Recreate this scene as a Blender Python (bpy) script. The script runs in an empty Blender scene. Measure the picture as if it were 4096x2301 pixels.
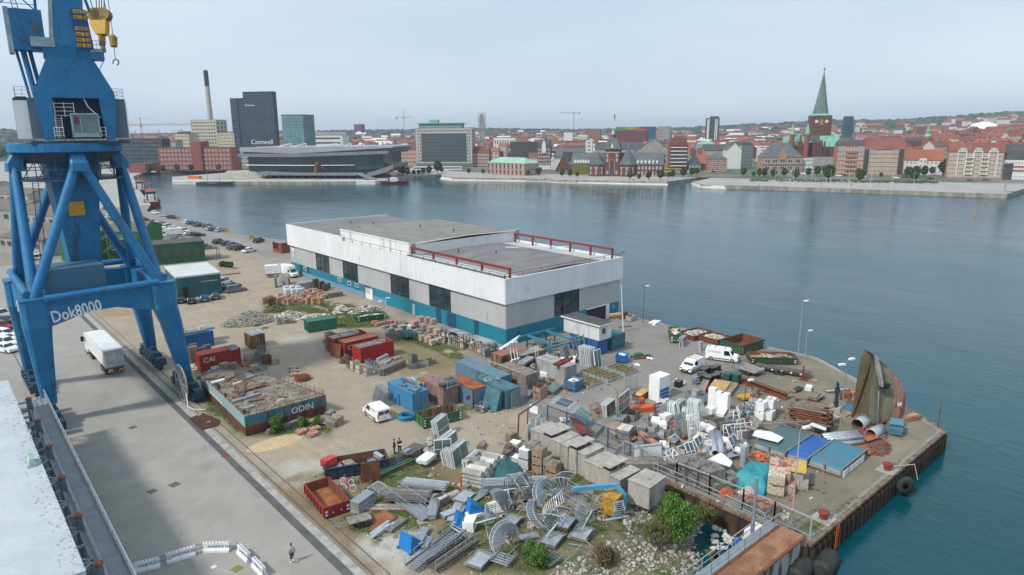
import bpy,math,random
import mathutils;Matrix=mathutils.Matrix;Vt=getattr(mathutils,'Vector')
import numpy as np
Rg=range;En=enumerate;cos=math.cos;sin=math.sin;atan2=math.atan2;hypot=math.hypot
def sv(n,k,v):n.inputs[k].default_value=v
def lk(t,a,b):t.links.new(a,b)
rc=random.choice;KS='structure';KF='stuff';XR=(math.pi/2,0,0)
random.seed(7);rnd=random.random;U=random.uniform
S=bpy.context.scene;COL=S.collection
# camera, sky, sun, exposure
CH=35.;FP=2731.;TH=math.radians(12.85);RO=math.radians(.41);AZ=math.radians(41.24)
CAMP=Vt((0,0,CH))
hd=Vt((sin(AZ),cos(AZ),0));r0=Vt((cos(AZ),-sin(AZ),0))
fw=hd*cos(TH)+Vt((0,0,-sin(TH)));u0=r0.cross(fw)
CR=r0*cos(RO)-u0*sin(RO);CU=r0*sin(RO)+u0*cos(RO)
cam=bpy.data.cameras.new('camera');co=bpy.data.objects.new('camera',cam);COL.objects.link(co)
cam.sensor_width=36;cam.lens=36*FP/4096;cam.clip_end=20000;cam.clip_start=.5
co.matrix_world=Matrix.Translation(CAMP)@Matrix((CR,CU,-fw)).transposed().to_4x4()
S.camera=co
SUN_EL=math.radians(46);SUN_DIR=Vt((-.93,.05,0))
w=bpy.data.worlds.new('World');S.world=w;w.use_nodes=True
nt=w.node_tree;nt.nodes.clear()
def nn(t,ty,**k):
 n=t.nodes.new(ty)
 for a,b in k.items():setattr(n,a,b)
 return n
out=nn(nt,'ShaderNodeOutputWorld');bg=nn(nt,'ShaderNodeBackground');sky=nn(nt,'ShaderNodeTexSky')
sky.sky_type='NISHITA';sky.sun_disc=0;sky.sun_elevation=SUN_EL
sky.sun_rotation=atan2(SUN_DIR.x,SUN_DIR.y);sky.air_density=1.;sky.dust_density=2.
tc=nn(nt,'ShaderNodeTexCoord');mp=nn(nt,'ShaderNodeMapping');sv(mp,'Scale',(1,1,5))
nz=nn(nt,'ShaderNodeTexNoise');sv(nz,'Scale',2.2);sv(nz,'Detail',5);sv(nz,'Roughness',.45)
cr=nn(nt,'ShaderNodeValToRGB');cr.color_ramp.elements[0].position=.3;cr.color_ramp.elements[1].position=.72
cr.color_ramp.elements[0].color=(5.2,6.4,7.7,1);cr.color_ramp.elements[1].color=(6.5,7.5,8.5,1)
mx=nn(nt,'ShaderNodeMix',data_type='RGBA');sv(mx,0,.9)
lk(nt,tc.outputs['Generated'],mp.inputs[0]);lk(nt,mp.outputs[0],nz.inputs['Vector']);lk(nt,nz.outputs['Fac'],cr.inputs[0])
lk(nt,sky.outputs[0],mx.inputs[6]);lk(nt,cr.outputs[0],mx.inputs[7]);lk(nt,mx.outputs[2],bg.inputs[0])
lk(nt,bg.outputs[0],out.inputs[0]);sv(bg,1,.1)
sl=bpy.data.lights.new('sun','SUN');so=bpy.data.objects.new('sun',sl);COL.objects.link(so)
sl.energy=2.8;sl.angle=math.radians(5);sl.color=(1,.94,.86)
sd=Vt((SUN_DIR.x,SUN_DIR.y,math.tan(SUN_EL)*SUN_DIR.length)).normalized()
so.rotation_euler=sd.to_track_quat('Z','Y').to_euler();so.location=(0,0,200)
S.view_settings.view_transform='Standard';S.view_settings.look='None';S.view_settings.gamma=1;S.view_settings.exposure=.25
S.view_settings.use_curve_mapping=False
# measuring: where a line of sight meets a level
def ray(x,y):return fw+CR*((x-2048)/FP)-CU*((y-1150.5)/FP)
def G(p,z=0.):
 d=ray(*p);t=(z-CH)/d.z;return Vt((d.x*t,d.y*t,z))
def HZ(p,g):
 d=ray(*p);dd=Vt((g[0],g[1])).length;h=Vt((d.x,d.y)).length
 return CH+d.z*dd/h
def ZM(ox,oy,s):return lambda x,y:(ox+x/s,oy+y/s)
zA=ZM(700,1150,2.411);zB=ZM(1300,1250,2.411);zC=ZM(1800,1200,2.411);zD=ZM(2500,1200,2.411);zE=ZM(3200,1200,2.067)
zF=ZM(1150,1700,2.4075);zG=ZM(1750,1700,2.4075);zH=ZM(2100,1550,3.215);zI=ZM(2600,1500,3.215);zJ=ZM(3000,1600,3.215)
zK=ZM(2400,1850,3.209);zL=ZM(3000,1850,3.209);zW=ZM(1000,780,1.61);zP=ZM(500,700,2.631);zQ=ZM(500,250,2.631)
z5=ZM(1200,400,2.576);z6=ZM(2100,400,2.576);z7=ZM(3000,250,2.3504);z2=ZM(0,800,1.608);z1=ZM(0,0,1.608);z3=ZM(0,1600,2.064)
# materials
MT={}
def mat(name,c,rough=.8,c2=None,scale=1.,metal=0.,bump=0.,bs=None,lo=.4,hi=.6,spec=None,stretch=None,det=5,fine=0.,trans=0.,wear=None):
 if name in MT:return MT[name]
 m=bpy.data.materials.new(name);m.use_nodes=1;t=m.node_tree;b=t.nodes['Principled BSDF']
 sv(b,'Roughness',rough);sv(b,'Metallic',metal)
 if spec is not None:sv(b,'Specular IOR Level',spec)
 if trans:sv(b,'Transmission Weight',trans);sv(b,'IOR',1.1)
 c=tuple(c)+(1,)
 if c2 is None:
  c2=tuple(x*.72 for x in c[:3])
 c2=tuple(c2)+(1,)
 g=nn(t,'ShaderNodeNewGeometry');src=g.outputs['Position']
 if stretch:
  mp=nn(t,'ShaderNodeMapping');sv(mp,'Scale',stretch);lk(t,src,mp.inputs[0]);src=mp.outputs[0]
 n=nn(t,'ShaderNodeTexNoise');sv(n,'Scale',scale);sv(n,'Detail',det);sv(n,'Roughness',.6)
 lk(t,src,n.inputs['Vector'])
 r=nn(t,'ShaderNodeValToRGB');r.color_ramp.elements[0].position=lo;r.color_ramp.elements[1].position=hi
 r.color_ramp.elements[0].color=c;r.color_ramp.elements[1].color=c2
 lk(t,n.outputs['Fac'],r.inputs[0]);col=r.outputs[0]
 if fine:
  n2=nn(t,'ShaderNodeTexNoise');sv(n2,'Scale',scale*9);sv(n2,'Detail',3)
  lk(t,src,n2.inputs['Vector'])
  mr=nn(t,'ShaderNodeMapRange');sv(mr,1,.3);sv(mr,2,.7);sv(mr,3,1-fine);sv(mr,4,1+fine)
  lk(t,n2.outputs['Fac'],mr.inputs[0])
  vm=nn(t,'ShaderNodeVectorMath',operation='SCALE');lk(t,col,vm.inputs[0]);lk(t,mr.outputs[0],vm.inputs['Scale']);col=vm.outputs[0]
 if wear:
  n4=nn(t,'ShaderNodeTexNoise');sv(n4,'Scale',wear[2]);sv(n4,'Detail',8);sv(n4,'Roughness',.7)
  m4=nn(t,'ShaderNodeMapping');sv(m4,'Scale',(1,1,.22));lk(t,g.outputs['Position'],m4.inputs[0]);lk(t,m4.outputs[0],n4.inputs['Vector'])
  r4=nn(t,'ShaderNodeMapRange');sv(r4,1,wear[1]);sv(r4,2,wear[1]+.07);lk(t,n4.outputs['Fac'],r4.inputs[0])
  x4=nn(t,'ShaderNodeMix',data_type='RGBA');sv(x4,7,tuple(wear[0])+(1,));lk(t,r4.outputs[0],x4.inputs[0]);lk(t,col,x4.inputs[6]);col=x4.outputs[2]
 lk(t,col,b.inputs['Base Color'])
 if bump:
  bn=nn(t,'ShaderNodeBump');sv(bn,'Strength',bump);sv(bn,'Distance',.05)
  n3=nn(t,'ShaderNodeTexNoise');sv(n3,'Scale',bs or scale*4);sv(n3,'Detail',4)
  lk(t,src,n3.inputs['Vector']);lk(t,n3.outputs['Fac'],bn.inputs['Height']);lk(t,bn.outputs[0],b.inputs['Normal'])
 MT[name]=m;return m
V=(1,1,.25)
cB=mat('crane_blue',(.004,.13,.31),.5,(.009,.16,.34),.45,fine=.16,wear=((.02,.07,.12),.58,.55))
cD=mat('crane_dark',(.02,.06,.10),.6);cP=mat('crane_pale',(.30,.40,.46),.6)
wT=mat('white_paint',(.76,.78,.79),.5,(.66,.68,.68),.6);wD=mat('white_dirty',(.72,.74,.73),.6,(.35,.33,.28),.5,lo=.55,hi=.78,stretch=V)
cladw=mat('clad_white',(.76,.78,.80),.5,(.70,.72,.73),.25,stretch=V,fine=.05,wear=((.50,.50,.47),.60,1.2));cladg=mat('clad_grey',(.47,.49,.49),.55,(.43,.44,.44),.3,stretch=V,wear=((.33,.33,.30),.6,1.2))
cladt=mat('clad_teal',(.014,.22,.31),.5,(.018,.20,.285),.12,stretch=V,wear=((.05,.12,.15),.58,.9));cladd=mat('clad_teal_dark',(.01,.10,.17),.5);plinth=mat('plinth_blue',(.13,.27,.42),.7,(.17,.30,.42),.4)
roofm=mat('roof_felt',(.20,.195,.20),.9,(.15,.145,.15),.35,fine=.1,stretch=(.3,1,1));roofg=mat('roof_mossy',(.225,.22,.20),.9,(.18,.18,.15),.3,fine=.15)
redox=mat('red_oxide',(.24,.035,.025),.7,(.16,.03,.02),1.5);ru=mat('rust',(.20,.068,.03),.9,(.11,.045,.03),1.2,fine=.2);rustl=mat('rust_orange',(.33,.12,.045),.9,(.20,.07,.03),.8,fine=.2)
rustw=mat('rust_streak',(.26,.17,.10),.9,(.10,.045,.025),1.5,stretch=(1,1,.2),fine=.2,lo=.42,hi=.58)
cr_=mat('container_red',(.33,.028,.024),.6,(.25,.03,.025),.8,stretch=V,wear=((.12,.05,.03),.58,1.6));cont_org=mat('container_orange',(.42,.13,.06),.7,(.36,.09,.05),1);cb1=mat('container_blue',(.015,.10,.32),.55,(.03,.12,.30),.8)
cont_lb=mat('container_light_blue',(.05,.21,.38),.6,(.14,.24,.30),1.2,lo=.55,hi=.7,stretch=V);cont_pink=mat('container_dusty_pink',(.30,.19,.17),.7,(.20,.12,.10),1.4,stretch=V);csb=mat('container_steel_blue',(.07,.19,.30),.6,(.14,.20,.24),1)
ct_=mat('container_teal',(.07,.19,.23),.6,(.05,.13,.16),1);cont_grey=mat('container_grey',(.38,.39,.39),.7,(.25,.24,.23),1,stretch=V)
green=mat('skip_green',(.02,.16,.055),.6,(.03,.11,.05),1.5,wear=((.12,.07,.04),.6,2));green_t=mat('skip_teal_green',(.02,.19,.13),.6,(.05,.12,.08),2);green_d=mat('skip_dark_green',(.03,.09,.05),.7,(.12,.07,.04),1.2,stretch=(1,1,.3),lo=.5,hi=.62)
navy=mat('skip_navy',(.015,.03,.06),.6,(.03,.05,.08),2);redskip=mat('skip_red',(.28,.025,.02),.65,(.20,.02,.015),1.2,wear=((.11,.045,.03),.56,2))
wood=mat('wood',(.36,.27,.18),.85,(.25,.19,.13),2,fine=.2);wg=mat('wood_grey',(.27,.25,.225),.9,(.17,.155,.14),2,fine=.2);wy=mat('wood_yellow',(.55,.36,.14),.8,(.42,.27,.10),2,fine=.15)
board=mat('board_grey',(.40,.38,.35),.9,(.31,.29,.26),1.2,fine=.16,stretch=V,wear=((.20,.18,.15),.57,1.5))
conc=mat('concrete',(.38,.37,.345),.9,(.27,.265,.245),1.,fine=.12,bump=.3);cn=mat('concrete_dark',(.22,.22,.21),.9,(.15,.15,.14),1.5,fine=.15)
bR=mat('brick_red',(.34,.12,.07),.9,(.45,.22,.16),5,fine=.3);brickp=mat('brick_pale',(.56,.42,.36),.9,(.42,.26,.2),5,fine=.2);bricky=mat('brick_yellow',(.60,.54,.40),.9,(.46,.41,.30),5,fine=.15);brickor=mat('brick_orange',(.48,.27,.15),.9,(.36,.2,.12),5,fine=.3)
sN=mat('stone',(.30,.28,.25),.9,(.17,.155,.14),1.7,fine=.25);sw=mat('stone_white',(.62,.60,.55),.9,(.48,.45,.40),2,fine=.2);slate=mat('slate',(.10,.11,.12),.8,(.06,.07,.07),3)
zN=mat('galvanised',(.30,.34,.37),.45,(.26,.30,.33),1.5,metal=.35);zl=mat('galvanised_light',(.43,.47,.50),.4,(.34,.38,.41),1.5,metal=.3);sL=mat('steel_dark',(.07,.08,.09),.6,(.13,.10,.08),2)
glass=mat('glass_dark',(.015,.03,.035),.08,(.03,.05,.055),.3,spec=.8);glassg=mat('glass_green',(.08,.16,.15),.12,(.12,.20,.185),1,spec=.7);gb=mat('glass_blue',(.06,.10,.13),.12,(.03,.05,.07),.2,spec=.8)
rb=mat('rubber',(.018,.019,.02),.75,(.035,.04,.035),1.5);bK=mat('black',(.015,.016,.018),.5)
net=mat('tarp_green_net',(.03,.14,.14),.8,(.02,.10,.11),1);tarpt=mat('tarp_turquoise',(.02,.27,.31),.6,(.015,.20,.25),1.2,bump=.5,bs=3);tarpb=mat('tarp_blue',(.01,.07,.27),.5,(.02,.09,.30),1,bump=.4,bs=2)
tarpg=mat('tarp_mesh',(.055,.12,.14),.8,(.09,.13,.14),.8,bump=.4,bs=2);tarpr=mat('rust_stain',(.19,.07,.06),.85,(.14,.09,.09),2)
yellow=mat('yellow_paint',(.55,.34,.02),.6,(.45,.27,.03),3);orange=mat('orange_paint',(.65,.13,.03),.6,(.5,.10,.03),2);hose=mat('hose_blue',(.04,.30,.52),.5);skyb=mat('bright_blue',(.01,.20,.55),.45,(.01,.16,.46),2)
poly=mat('white_board_packs',(.80,.81,.80),.6,(.74,.75,.74),1);boardblue=mat('pack_blue',(.015,.12,.42),.5);osb=mat('chipboard_edge',(.50,.30,.12),.8,(.42,.24,.09),4);redp=mat('red_paint',(.5,.03,.03),.6);bluep=mat('blue_steel_paint',(.03,.12,.27),.6)
sandm=mat('sand',(.52,.40,.24),.95,(.44,.34,.21),2);skin_m=mat('skin',(.48,.27,.19),.6);hairm=mat('hair_brown',(.07,.04,.025),.8);hairg=mat('hair_blond',(.30,.22,.14),.8)
plant=mat('plant_green',(.05,.11,.02),.8,(.09,.15,.03),4);leafm=mat('leaf_bush',(.10,.22,.03),.7,(.055,.13,.018),2.2);leafd=mat('leaf_dark',(.03,.075,.02),.8,(.05,.10,.025),.5);bark=mat('bark',(.10,.08,.06),.9);moss=mat('plant_yellow',(.25,.21,.07),.9,(.16,.16,.05),5)
# mesh building
class MB:
 def __init__(s):s.v=[];s.f=[];s.m=[];s.sm=[]
 def add(s,vs,fs,m=0,sm=0):
  o=len(s.v);s.v.extend([tuple(p)for p in vs])
  for f in fs:s.f.append(tuple(i+o for i in f));s.m.append(m);s.sm.append(sm)
  return s
 def box(s,x0,x1,y0,y1,z0,z1,m=0):
  return s.add([(x0,y0,z0),(x1,y0,z0),(x1,y1,z0),(x0,y1,z0),(x0,y0,z1),(x1,y0,z1),(x1,y1,z1),(x0,y1,z1)],[(3,2,1,0),(4,5,6,7),(0,1,5,4),(1,2,6,5),(2,3,7,6),(3,0,4,7)],m)
 def ob(s,c,sz,rz=0,m=0,rx=0,ry=0):
  R=Matrix.Rotation(rz,3,'Z')@Matrix.Rotation(ry,3,'Y')@Matrix.Rotation(rx,3,'X');c=Vt(c);a,b,d=[k/2 for k in sz]
  P=[c+R@Vt(q)for q in[(-a,-b,-d),(a,-b,-d),(a,b,-d),(-a,b,-d),(-a,-b,d),(a,-b,d),(a,b,d),(-a,b,d)]]
  return s.add(P,[(3,2,1,0),(4,5,6,7),(0,1,5,4),(1,2,6,5),(2,3,7,6),(3,0,4,7)],m)
 def bar(s,p,q,w=.1,h=None,m=0):
  p=Vt(p);q=Vt(q);h=h or w;d=(q-p)
  if d.length<1e-6:return s
  d.normalize();up=Vt((0,0,1))if abs(d.z)<.95 else Vt((0,1,0));a=d.cross(up).normalized();b=a.cross(d)
  P=[]
  for o in(p,q):
   for i,j in((-1,-1),(1,-1),(1,1),(-1,1)):P.append(o+a*(i*w/2)+b*(j*h/2))
  return s.add(P,[(0,1,2,3),(7,6,5,4),(1,0,4,5),(2,1,5,6),(3,2,6,7),(0,3,7,4)],m)
 def cyl(s,p,q,r0,r1=None,n=10,m=0,caps=1):
  p=Vt(p);q=Vt(q);r1=r0 if r1 is None else r1;d=(q-p).normalized();up=Vt((0,0,1))if abs(d.z)<.95 else Vt((1,0,0))
  a=d.cross(up).normalized();b=a.cross(d);P=[]
  for o,r in((p,r0),(q,r1)):
   for i in Rg(n):t=2*math.pi*i/n;P.append(o+a*(r*cos(t))+b*(r*sin(t)))
  s.add(P,[(i,(i+1)%n,n+(i+1)%n,n+i)for i in Rg(n)],m,1)
  if caps:s.add(P[:n],[tuple(Rg(n-1,-1,-1))],m);s.add(P[n:],[tuple(Rg(n))],m)
  return s
 def pipe(s,p,q,r,th,n=16,m=0,mi=None):
  p=Vt(p);q=Vt(q);d=(q-p).normalized();up=Vt((0,0,1))if abs(d.z)<.95 else Vt((1,0,0))
  a=d.cross(up).normalized();b=a.cross(d);P=[]
  for o,rr in((p,r),(q,r),(q,r-th),(p,r-th)):
   for i in Rg(n):t=2*math.pi*i/n;P.append(o+a*(rr*cos(t))+b*(rr*sin(t)))
  for k in Rg(4):
   k2=(k+1)%4;s.add([],[],m)
  o=len(s.v);s.v.extend([tuple(x)for x in P])
  for k in Rg(4):
   k2=(k+1)%4
   for i in Rg(n):
    j=(i+1)%n;s.f.append((o+k*n+i,o+k*n+j,o+k2*n+j,o+k2*n+i));s.m.append(mi if(mi is not None and k==2)else m);s.sm.append(k in(0,2))
  return s
 def path(s,pts,r,n=5,m=0):
  for a,b in zip(pts[:-1],pts[1:]):s.cyl(a,b,r,r,n,m,0)
  return s
 def prism(s,poly,z0,z1,m=0,mt=None):
  n=len(poly);P=[(x,y,z0)for x,y in poly]+[(x,y,z1)for x,y in poly]
  s.add(P,[(i,(i+1)%n,n+(i+1)%n,n+i)for i in Rg(n)]+[tuple(Rg(n-1,-1,-1))],m)
  return s.add([(x,y,z1)for x,y in poly],[tuple(Rg(n))],m if mt is None else mt)
 def ext(s,poly,y0,y1,m=0,ax='y'):
  n=len(poly);k=(lambda a,z,y:(a,y,z))if ax=='y' else(lambda a,z,y:(y,a,z))
  P=[k(a,z,y0)for a,z in poly]+[k(a,z,y1)for a,z in poly]
  return s.add(P,[(i,(i+1)%n,n+(i+1)%n,n+i)for i in Rg(n)]+[tuple(Rg(n-1,-1,-1)),tuple(Rg(n,2*n))],m)
 def loft(s,rings,m=0,sm=0,caps=1):
  n=len(rings[0]);o=len(s.v)
  for r in rings:s.v.extend([tuple(p)for p in r])
  for k in Rg(len(rings)-1):
   for i in Rg(n):
    j=(i+1)%n;s.f.append((o+k*n+i,o+k*n+j,o+(k+1)*n+j,o+(k+1)*n+i));s.m.append(m);s.sm.append(sm)
  if caps:
   s.f.append(tuple(Rg(o+n-1,o-1,-1)));s.m.append(m);s.sm.append(0)
   e=o+(len(rings)-1)*n;s.f.append(tuple(Rg(e,e+n)));s.m.append(m);s.sm.append(0)
  return s
 def rock(s,c,r,m=0,sq=.75):
  c=Vt(c);t=1.618;P=[]
  for q in[(-1,t,0),(1,t,0),(-1,-t,0),(1,-t,0),(0,-1,t),(0,1,t),(0,-1,-t),(0,1,-t),(t,0,-1),(t,0,1),(-t,0,-1),(-t,0,1)]:
   k=r/1.9*U(.7,1.25);P.append(c+Vt((q[0]*k,q[1]*k,q[2]*k*sq)))
  return s.add(P,ICO,m)
 def corr(s,p,q,z0,z1,pitch=.25,dep=.04,m=0):
  p=Vt((p[0],p[1],0));q=Vt((q[0],q[1],0));d=q-p;L=d.length;d.normalize();nrm=Vt((d.y,-d.x,0));n=max(1,round(L/pitch));pt=L/n;P=[]
  for i in Rg(n):
   for t,o in((0,0),(.3,0),(.5,1),(.8,1)):P.append(p+d*((i+t)*pt)+nrm*(dep*o))
  P.append(q);k=len(P)
  return s.add([(a.x,a.y,z0)for a in P]+[(a.x,a.y,z1)for a in P],[(i,i+1,k+i+1,k+i)for i in Rg(k-1)],m)
 def mesh(s,name,mats):
  me=bpy.data.meshes.new(name);me.from_pydata(s.v,[],s.f)
  for a in mats:me.materials.append(a)
  if len(mats)>1:me.polygons.foreach_set('material_index',s.m)
  me.polygons.foreach_set('use_smooth',s.sm);me.update();return me
 def __call__(s,name,mats,parent=None,loc=None,rot=None,kind=None,lb_=None):
  if not isinstance(mats,(list,tuple)):mats=[mats]
  return obj(name,s.mesh(name,mats),parent,loc,rot,kind,lb_)
ICO=[(0,11,5),(0,5,1),(0,1,7),(0,7,10),(0,10,11),(1,5,9),(5,11,4),(11,10,2),(10,7,6),(7,1,8),(3,9,4),(3,4,2),(3,2,6),(3,6,8),(3,8,9),(4,9,5),(2,4,11),(6,2,10),(8,6,7),(9,8,1)]
def obj(name,me,parent=None,loc=None,rot=None,kind=None,lb_=None,sc=None):
 o=bpy.data.objects.new(name,me);COL.objects.link(o)
 if parent is not None:o.parent=parent;CHI.setdefault(parent.name,[]).append(o)
 if loc is not None:o.location=loc
 if rot is not None:o.rotation_euler=rot if hasattr(rot,'__len__')else(0,0,rot)
 if sc:o.scale=sc
 if kind:o['kind']=kind
 if lb_:o['label']=lb_
 return o
CHI={}
def Bx(*a):return MB().box(*a)
def Cy(*a):return MB().cyl(*a)
def Br(*a):return MB().bar(*a)
def Ob(*a):return MB().ob(*a)
def Ex(*a):return MB().ext(*a)
def T(name,lb_,cat,loc,rz=0,gp=None,rx=0,ry=0):
 if len(loc)==2:loc=G(loc)
 o=bpy.data.objects.new(name,None);COL.objects.link(o);o.location=loc;o.rotation_euler=(rx,ry,rz);o.empty_display_size=.2
 o['label']=lb_;o['category']=cat;o['kind']='thing'
 if gp:o['group']=gp
 return o
def tag(o,lb_,cat,gp=None):
 o['label']=lb_;o['category']=cat
 if gp:o['group']=gp
 return o
def dup(r,loc=None,rz=None,lb_=None,par=None,gp=None,swap=None):
 c=r.copy();COL.objects.link(c)
 if par is not None:c.parent=par
 if loc is not None:c.location=G(loc)if len(loc)==2 else loc
 if rz is not None:c.rotation_euler=(c.rotation_euler[0],c.rotation_euler[1],rz)
 if lb_:c['label']=lb_
 if gp:c['group']=gp
 for ch in CHI.get(r.name,[]):
  k=dup(ch,par=c);CHI.setdefault(c.name,[]).append(k)
 return c
def text(s,size,m,parent,loc,rot,depth=.01,name='lettering',sc=(1,1,1),align='LEFT',bold=0):
 cu=bpy.data.curves.new('t','FONT');cu.body=s;cu.size=size;cu.extrude=depth;cu.align_x=align;cu.resolution_u=2;cu.offset=bold
 to=bpy.data.objects.new('t',cu);COL.objects.link(to);dg=bpy.context.evaluated_depsgraph_get()
 me=bpy.data.meshes.new_from_object(to.evaluated_get(dg));bpy.data.objects.remove(to);bpy.data.curves.remove(cu)
 me.materials.clear();me.materials.append(m)
 return obj(name,me,parent,loc,rot,sc=sc)
ORD=['first','second','third','fourth','fifth','sixth','seventh','eighth','ninth','tenth','eleventh','twelfth','thirteenth','fourteenth','fifteenth','sixteenth','seventeenth','eighteenth','nineteenth','twentieth']
def heap(mb,n,rx,ry,h,r0,r1,m=0,ms=1,cx=0,cy=0,sq=.75):
 for i in Rg(n):
  a=U(0,6.283);t=math.sqrt(rnd());x=cx+rx*t*cos(a);y=cy+ry*t*sin(a);z=h*max(0,1-t)**.8
  mb.rock((x,y,z+U(-.1,.1)*r1),U(r0,r1),m+random.randrange(ms),sq)
 return mb
# setting: water, land, hills
WL=-2.4
def vnoise(x,y,s,seed):
 x=x/s;y=y/s;xi=np.floor(x).astype(int);yi=np.floor(y).astype(int);fx=x-xi;fy=y-yi
 h=lambda a,b:(np.sin(a*127.1+b*311.7+seed*74.7)*43758.5453)%1.
 fx=fx*fx*(3-2*fx);fy=fy*fy*(3-2*fy)
 return(h(xi,yi)*(1-fx)+h(xi+1,yi)*fx)*(1-fy)+(h(xi,yi+1)*(1-fx)+h(xi+1,yi+1)*fx)*fy
def fbm(x,y,s,seed):return .5*vnoise(x,y,s,seed)+.3*vnoise(x,y,s/2.3,seed+1)+.2*vnoise(x,y,s/5.1,seed+2)
def sdist(X,Y,poly):
 n=len(poly);d=np.full(X.shape,1e9);ins=np.zeros(X.shape,bool)
 for i in Rg(n):
  ax,ay=poly[i];bx,by=poly[(i+1)%n];ex,ey=bx-ax,by-ay;t=np.clip(((X-ax)*ex+(Y-ay)*ey)/(ex*ex+ey*ey+1e-9),0,1)
  d=np.minimum(d,np.hypot(X-ax-t*ex,Y-ay-t*ey))
  c=((ay>Y)!=(by>Y));xs=(bx-ax)*(Y-ay)/((by-ay)if abs(by-ay)>1e-9 else 1e-9)+ax;ins^=(c&(X<xs))
 return np.where(ins,-d,d)
water=bpy.data.materials.new('water');water.use_nodes=1;t=water.node_tree;b=t.nodes['Principled BSDF']
sv(b,'Roughness',.10);sv(b,'IOR',1.33)
g=nn(t,'ShaderNodeNewGeometry')
pn=nn(t,'ShaderNodeTexNoise');sv(pn,'Scale',.012);sv(pn,'Detail',4)
mpp=nn(t,'ShaderNodeMapping');sv(mpp,'Rotation',(0,0,.6));sv(mpp,'Scale',(1,.35,1));lk(t,g.outputs['Position'],mpp.inputs[0]);lk(t,mpp.outputs[0],pn.inputs['Vector'])
rp=nn(t,'ShaderNodeValToRGB');rp.color_ramp.elements[0].position=.35;rp.color_ramp.elements[1].position=.65
rp.color_ramp.elements[0].color=(.001,.046,.064,1);rp.color_ramp.elements[1].color=(.0016,.068,.092,1);lk(t,pn.outputs['Fac'],rp.inputs[0]);lk(t,rp.outputs[0],b.inputs['Base Color'])
mr=nn(t,'ShaderNodeMapRange');sv(mr,1,.38);sv(mr,2,.62);sv(mr,3,.06);sv(mr,4,.22);lk(t,pn.outputs['Fac'],mr.inputs[0]);lk(t,mr.outputs[0],b.inputs['Roughness'])
m1=nn(t,'ShaderNodeMapping');sv(m1,'Rotation',(0,0,.25));sv(m1,'Scale',(1,.4,1));lk(t,g.outputs['Position'],m1.inputs[0])
w1=nn(t,'ShaderNodeTexNoise');sv(w1,'Scale',.8);sv(w1,'Detail',5);sv(w1,'Roughness',.62);lk(t,m1.outputs[0],w1.inputs['Vector'])
bn=nn(t,'ShaderNodeBump');sv(bn,'Strength',.38);sv(bn,'Distance',.25);w2=nn(t,'ShaderNodeTexNoise');sv(w2,'Scale',.13);sv(w2,'Detail',3);lk(t,m1.outputs[0],w2.inputs['Vector']);wm=nn(t,'ShaderNodeMath',operation='MULTIPLY');lk(t,w1.outputs['Fac'],wm.inputs[0]);lk(t,w2.outputs['Fac'],wm.inputs[1]);wa=nn(t,'ShaderNodeMath',operation='MULTIPLY_ADD');sv(wa,1,1.9);lk(t,wm.outputs[0],wa.inputs[0]);lk(t,w2.outputs['Fac'],wa.inputs[2]);lk(t,wa.outputs[0],bn.inputs['Height']);lk(t,bn.outputs[0],b.inputs['Normal'])
MB().add([(-3000,-800,WL),(7000,-800,WL),(7000,7000,WL),(-3000,7000,WL)],[(0,1,2,3)])('water',water,kind=KS)
asph=mat('asphalt',(.245,.235,.215),.92,(.20,.19,.175),.35,fine=.12);quaywall=mat('quay_wall_rust',(.075,.04,.026),.9,(.03,.022,.016),.9,stretch=(1,1,.15),fine=.3)
quayconc=mat('quay_concrete',(.33,.31,.27),.9,(.20,.19,.16),.3,stretch=(1,1,.4));paving=mat('plaza_paving',(.36,.35,.33),.9,(.31,.30,.285),.05,fine=.06);whitec=mat('white_concrete',(.62,.61,.58),.85,(.52,.51,.48),.1)
cityg=mat('city_ground',(.17,.165,.15),.95,(.07,.10,.05),.02)
NEAR=[(-300,-60),(36,-60),(34,34.5),(40.5,36),(46,40),(54,42),(54,22.8),(88.2,22.8),(93.3,29.8),(103.4,45.6),(101,78),(101,200),(93,218),(85,256),(82.7,354),(92,384),(-300,384)]
gx=np.arange(4,103.5,.45);gy=np.arange(22,232,.45);XX,YY=np.meshgrid(gx,gy,indexing='ij');shp=XX.shape
colr=np.zeros(shp+(3,));colr[:]=(.235,.225,.205)
n1=fbm(XX,YY,6,1);n2=fbm(XX,YY,2.2,9);n3=fbm(XX,YY,15,4)
colr*=(.9+.22*n3)[...,None]
def zone(pix,c,soft=2.,amt=1.,rag=3.,z=1,seed=3,tr=.5):
 poly=[(G(p).x,G(p).y)for p in pix]if z else pix
 d=sdist(XX,YY,poly)+rag*(fbm(XX,YY,4,seed)-.5)*2
 wgt=np.clip(.5-d/soft,0,1)*amt
 pat=np.clip((fbm(XX,YY,3,seed+5)-tr)*6+.5,0,1)if tr>0 else 1.
 wgt=wgt*pat
 cc=np.array(c)*(.85+.3*n2)[...,None]
 colr[:]=colr*(1-wgt[...,None])+cc*wgt[...,None];return wgt
GR=(.10,.13,.04);GRD=(.16,.135,.075);GVL=(.315,.268,.205);SND=(.40,.31,.18);EAR=(.21,.16,.10);WHT=(.42,.40,.36)
zone([(23.2,20),(52,20),(52,45),(60,60),(71,84),(71,232),(23.2,232)],GVL,3,1,1,0,3,0)
zone([(71,20),(104,20),(104,84),(60,84),(56,62),(54,40)],(.225,.215,.195),3,1,1,0,5,0)
zone([zC(760,1100),zC(1900,700),zC(1900,1100),zD(300,1100),zH(1300,250),zH(500,330)],(.26,.245,.22),4,.8,1)
zone([(54,22),(104,22),(104,60),(75,45),(54,40)],(.185,.165,.125),3,1,2,0,8,0)
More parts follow.
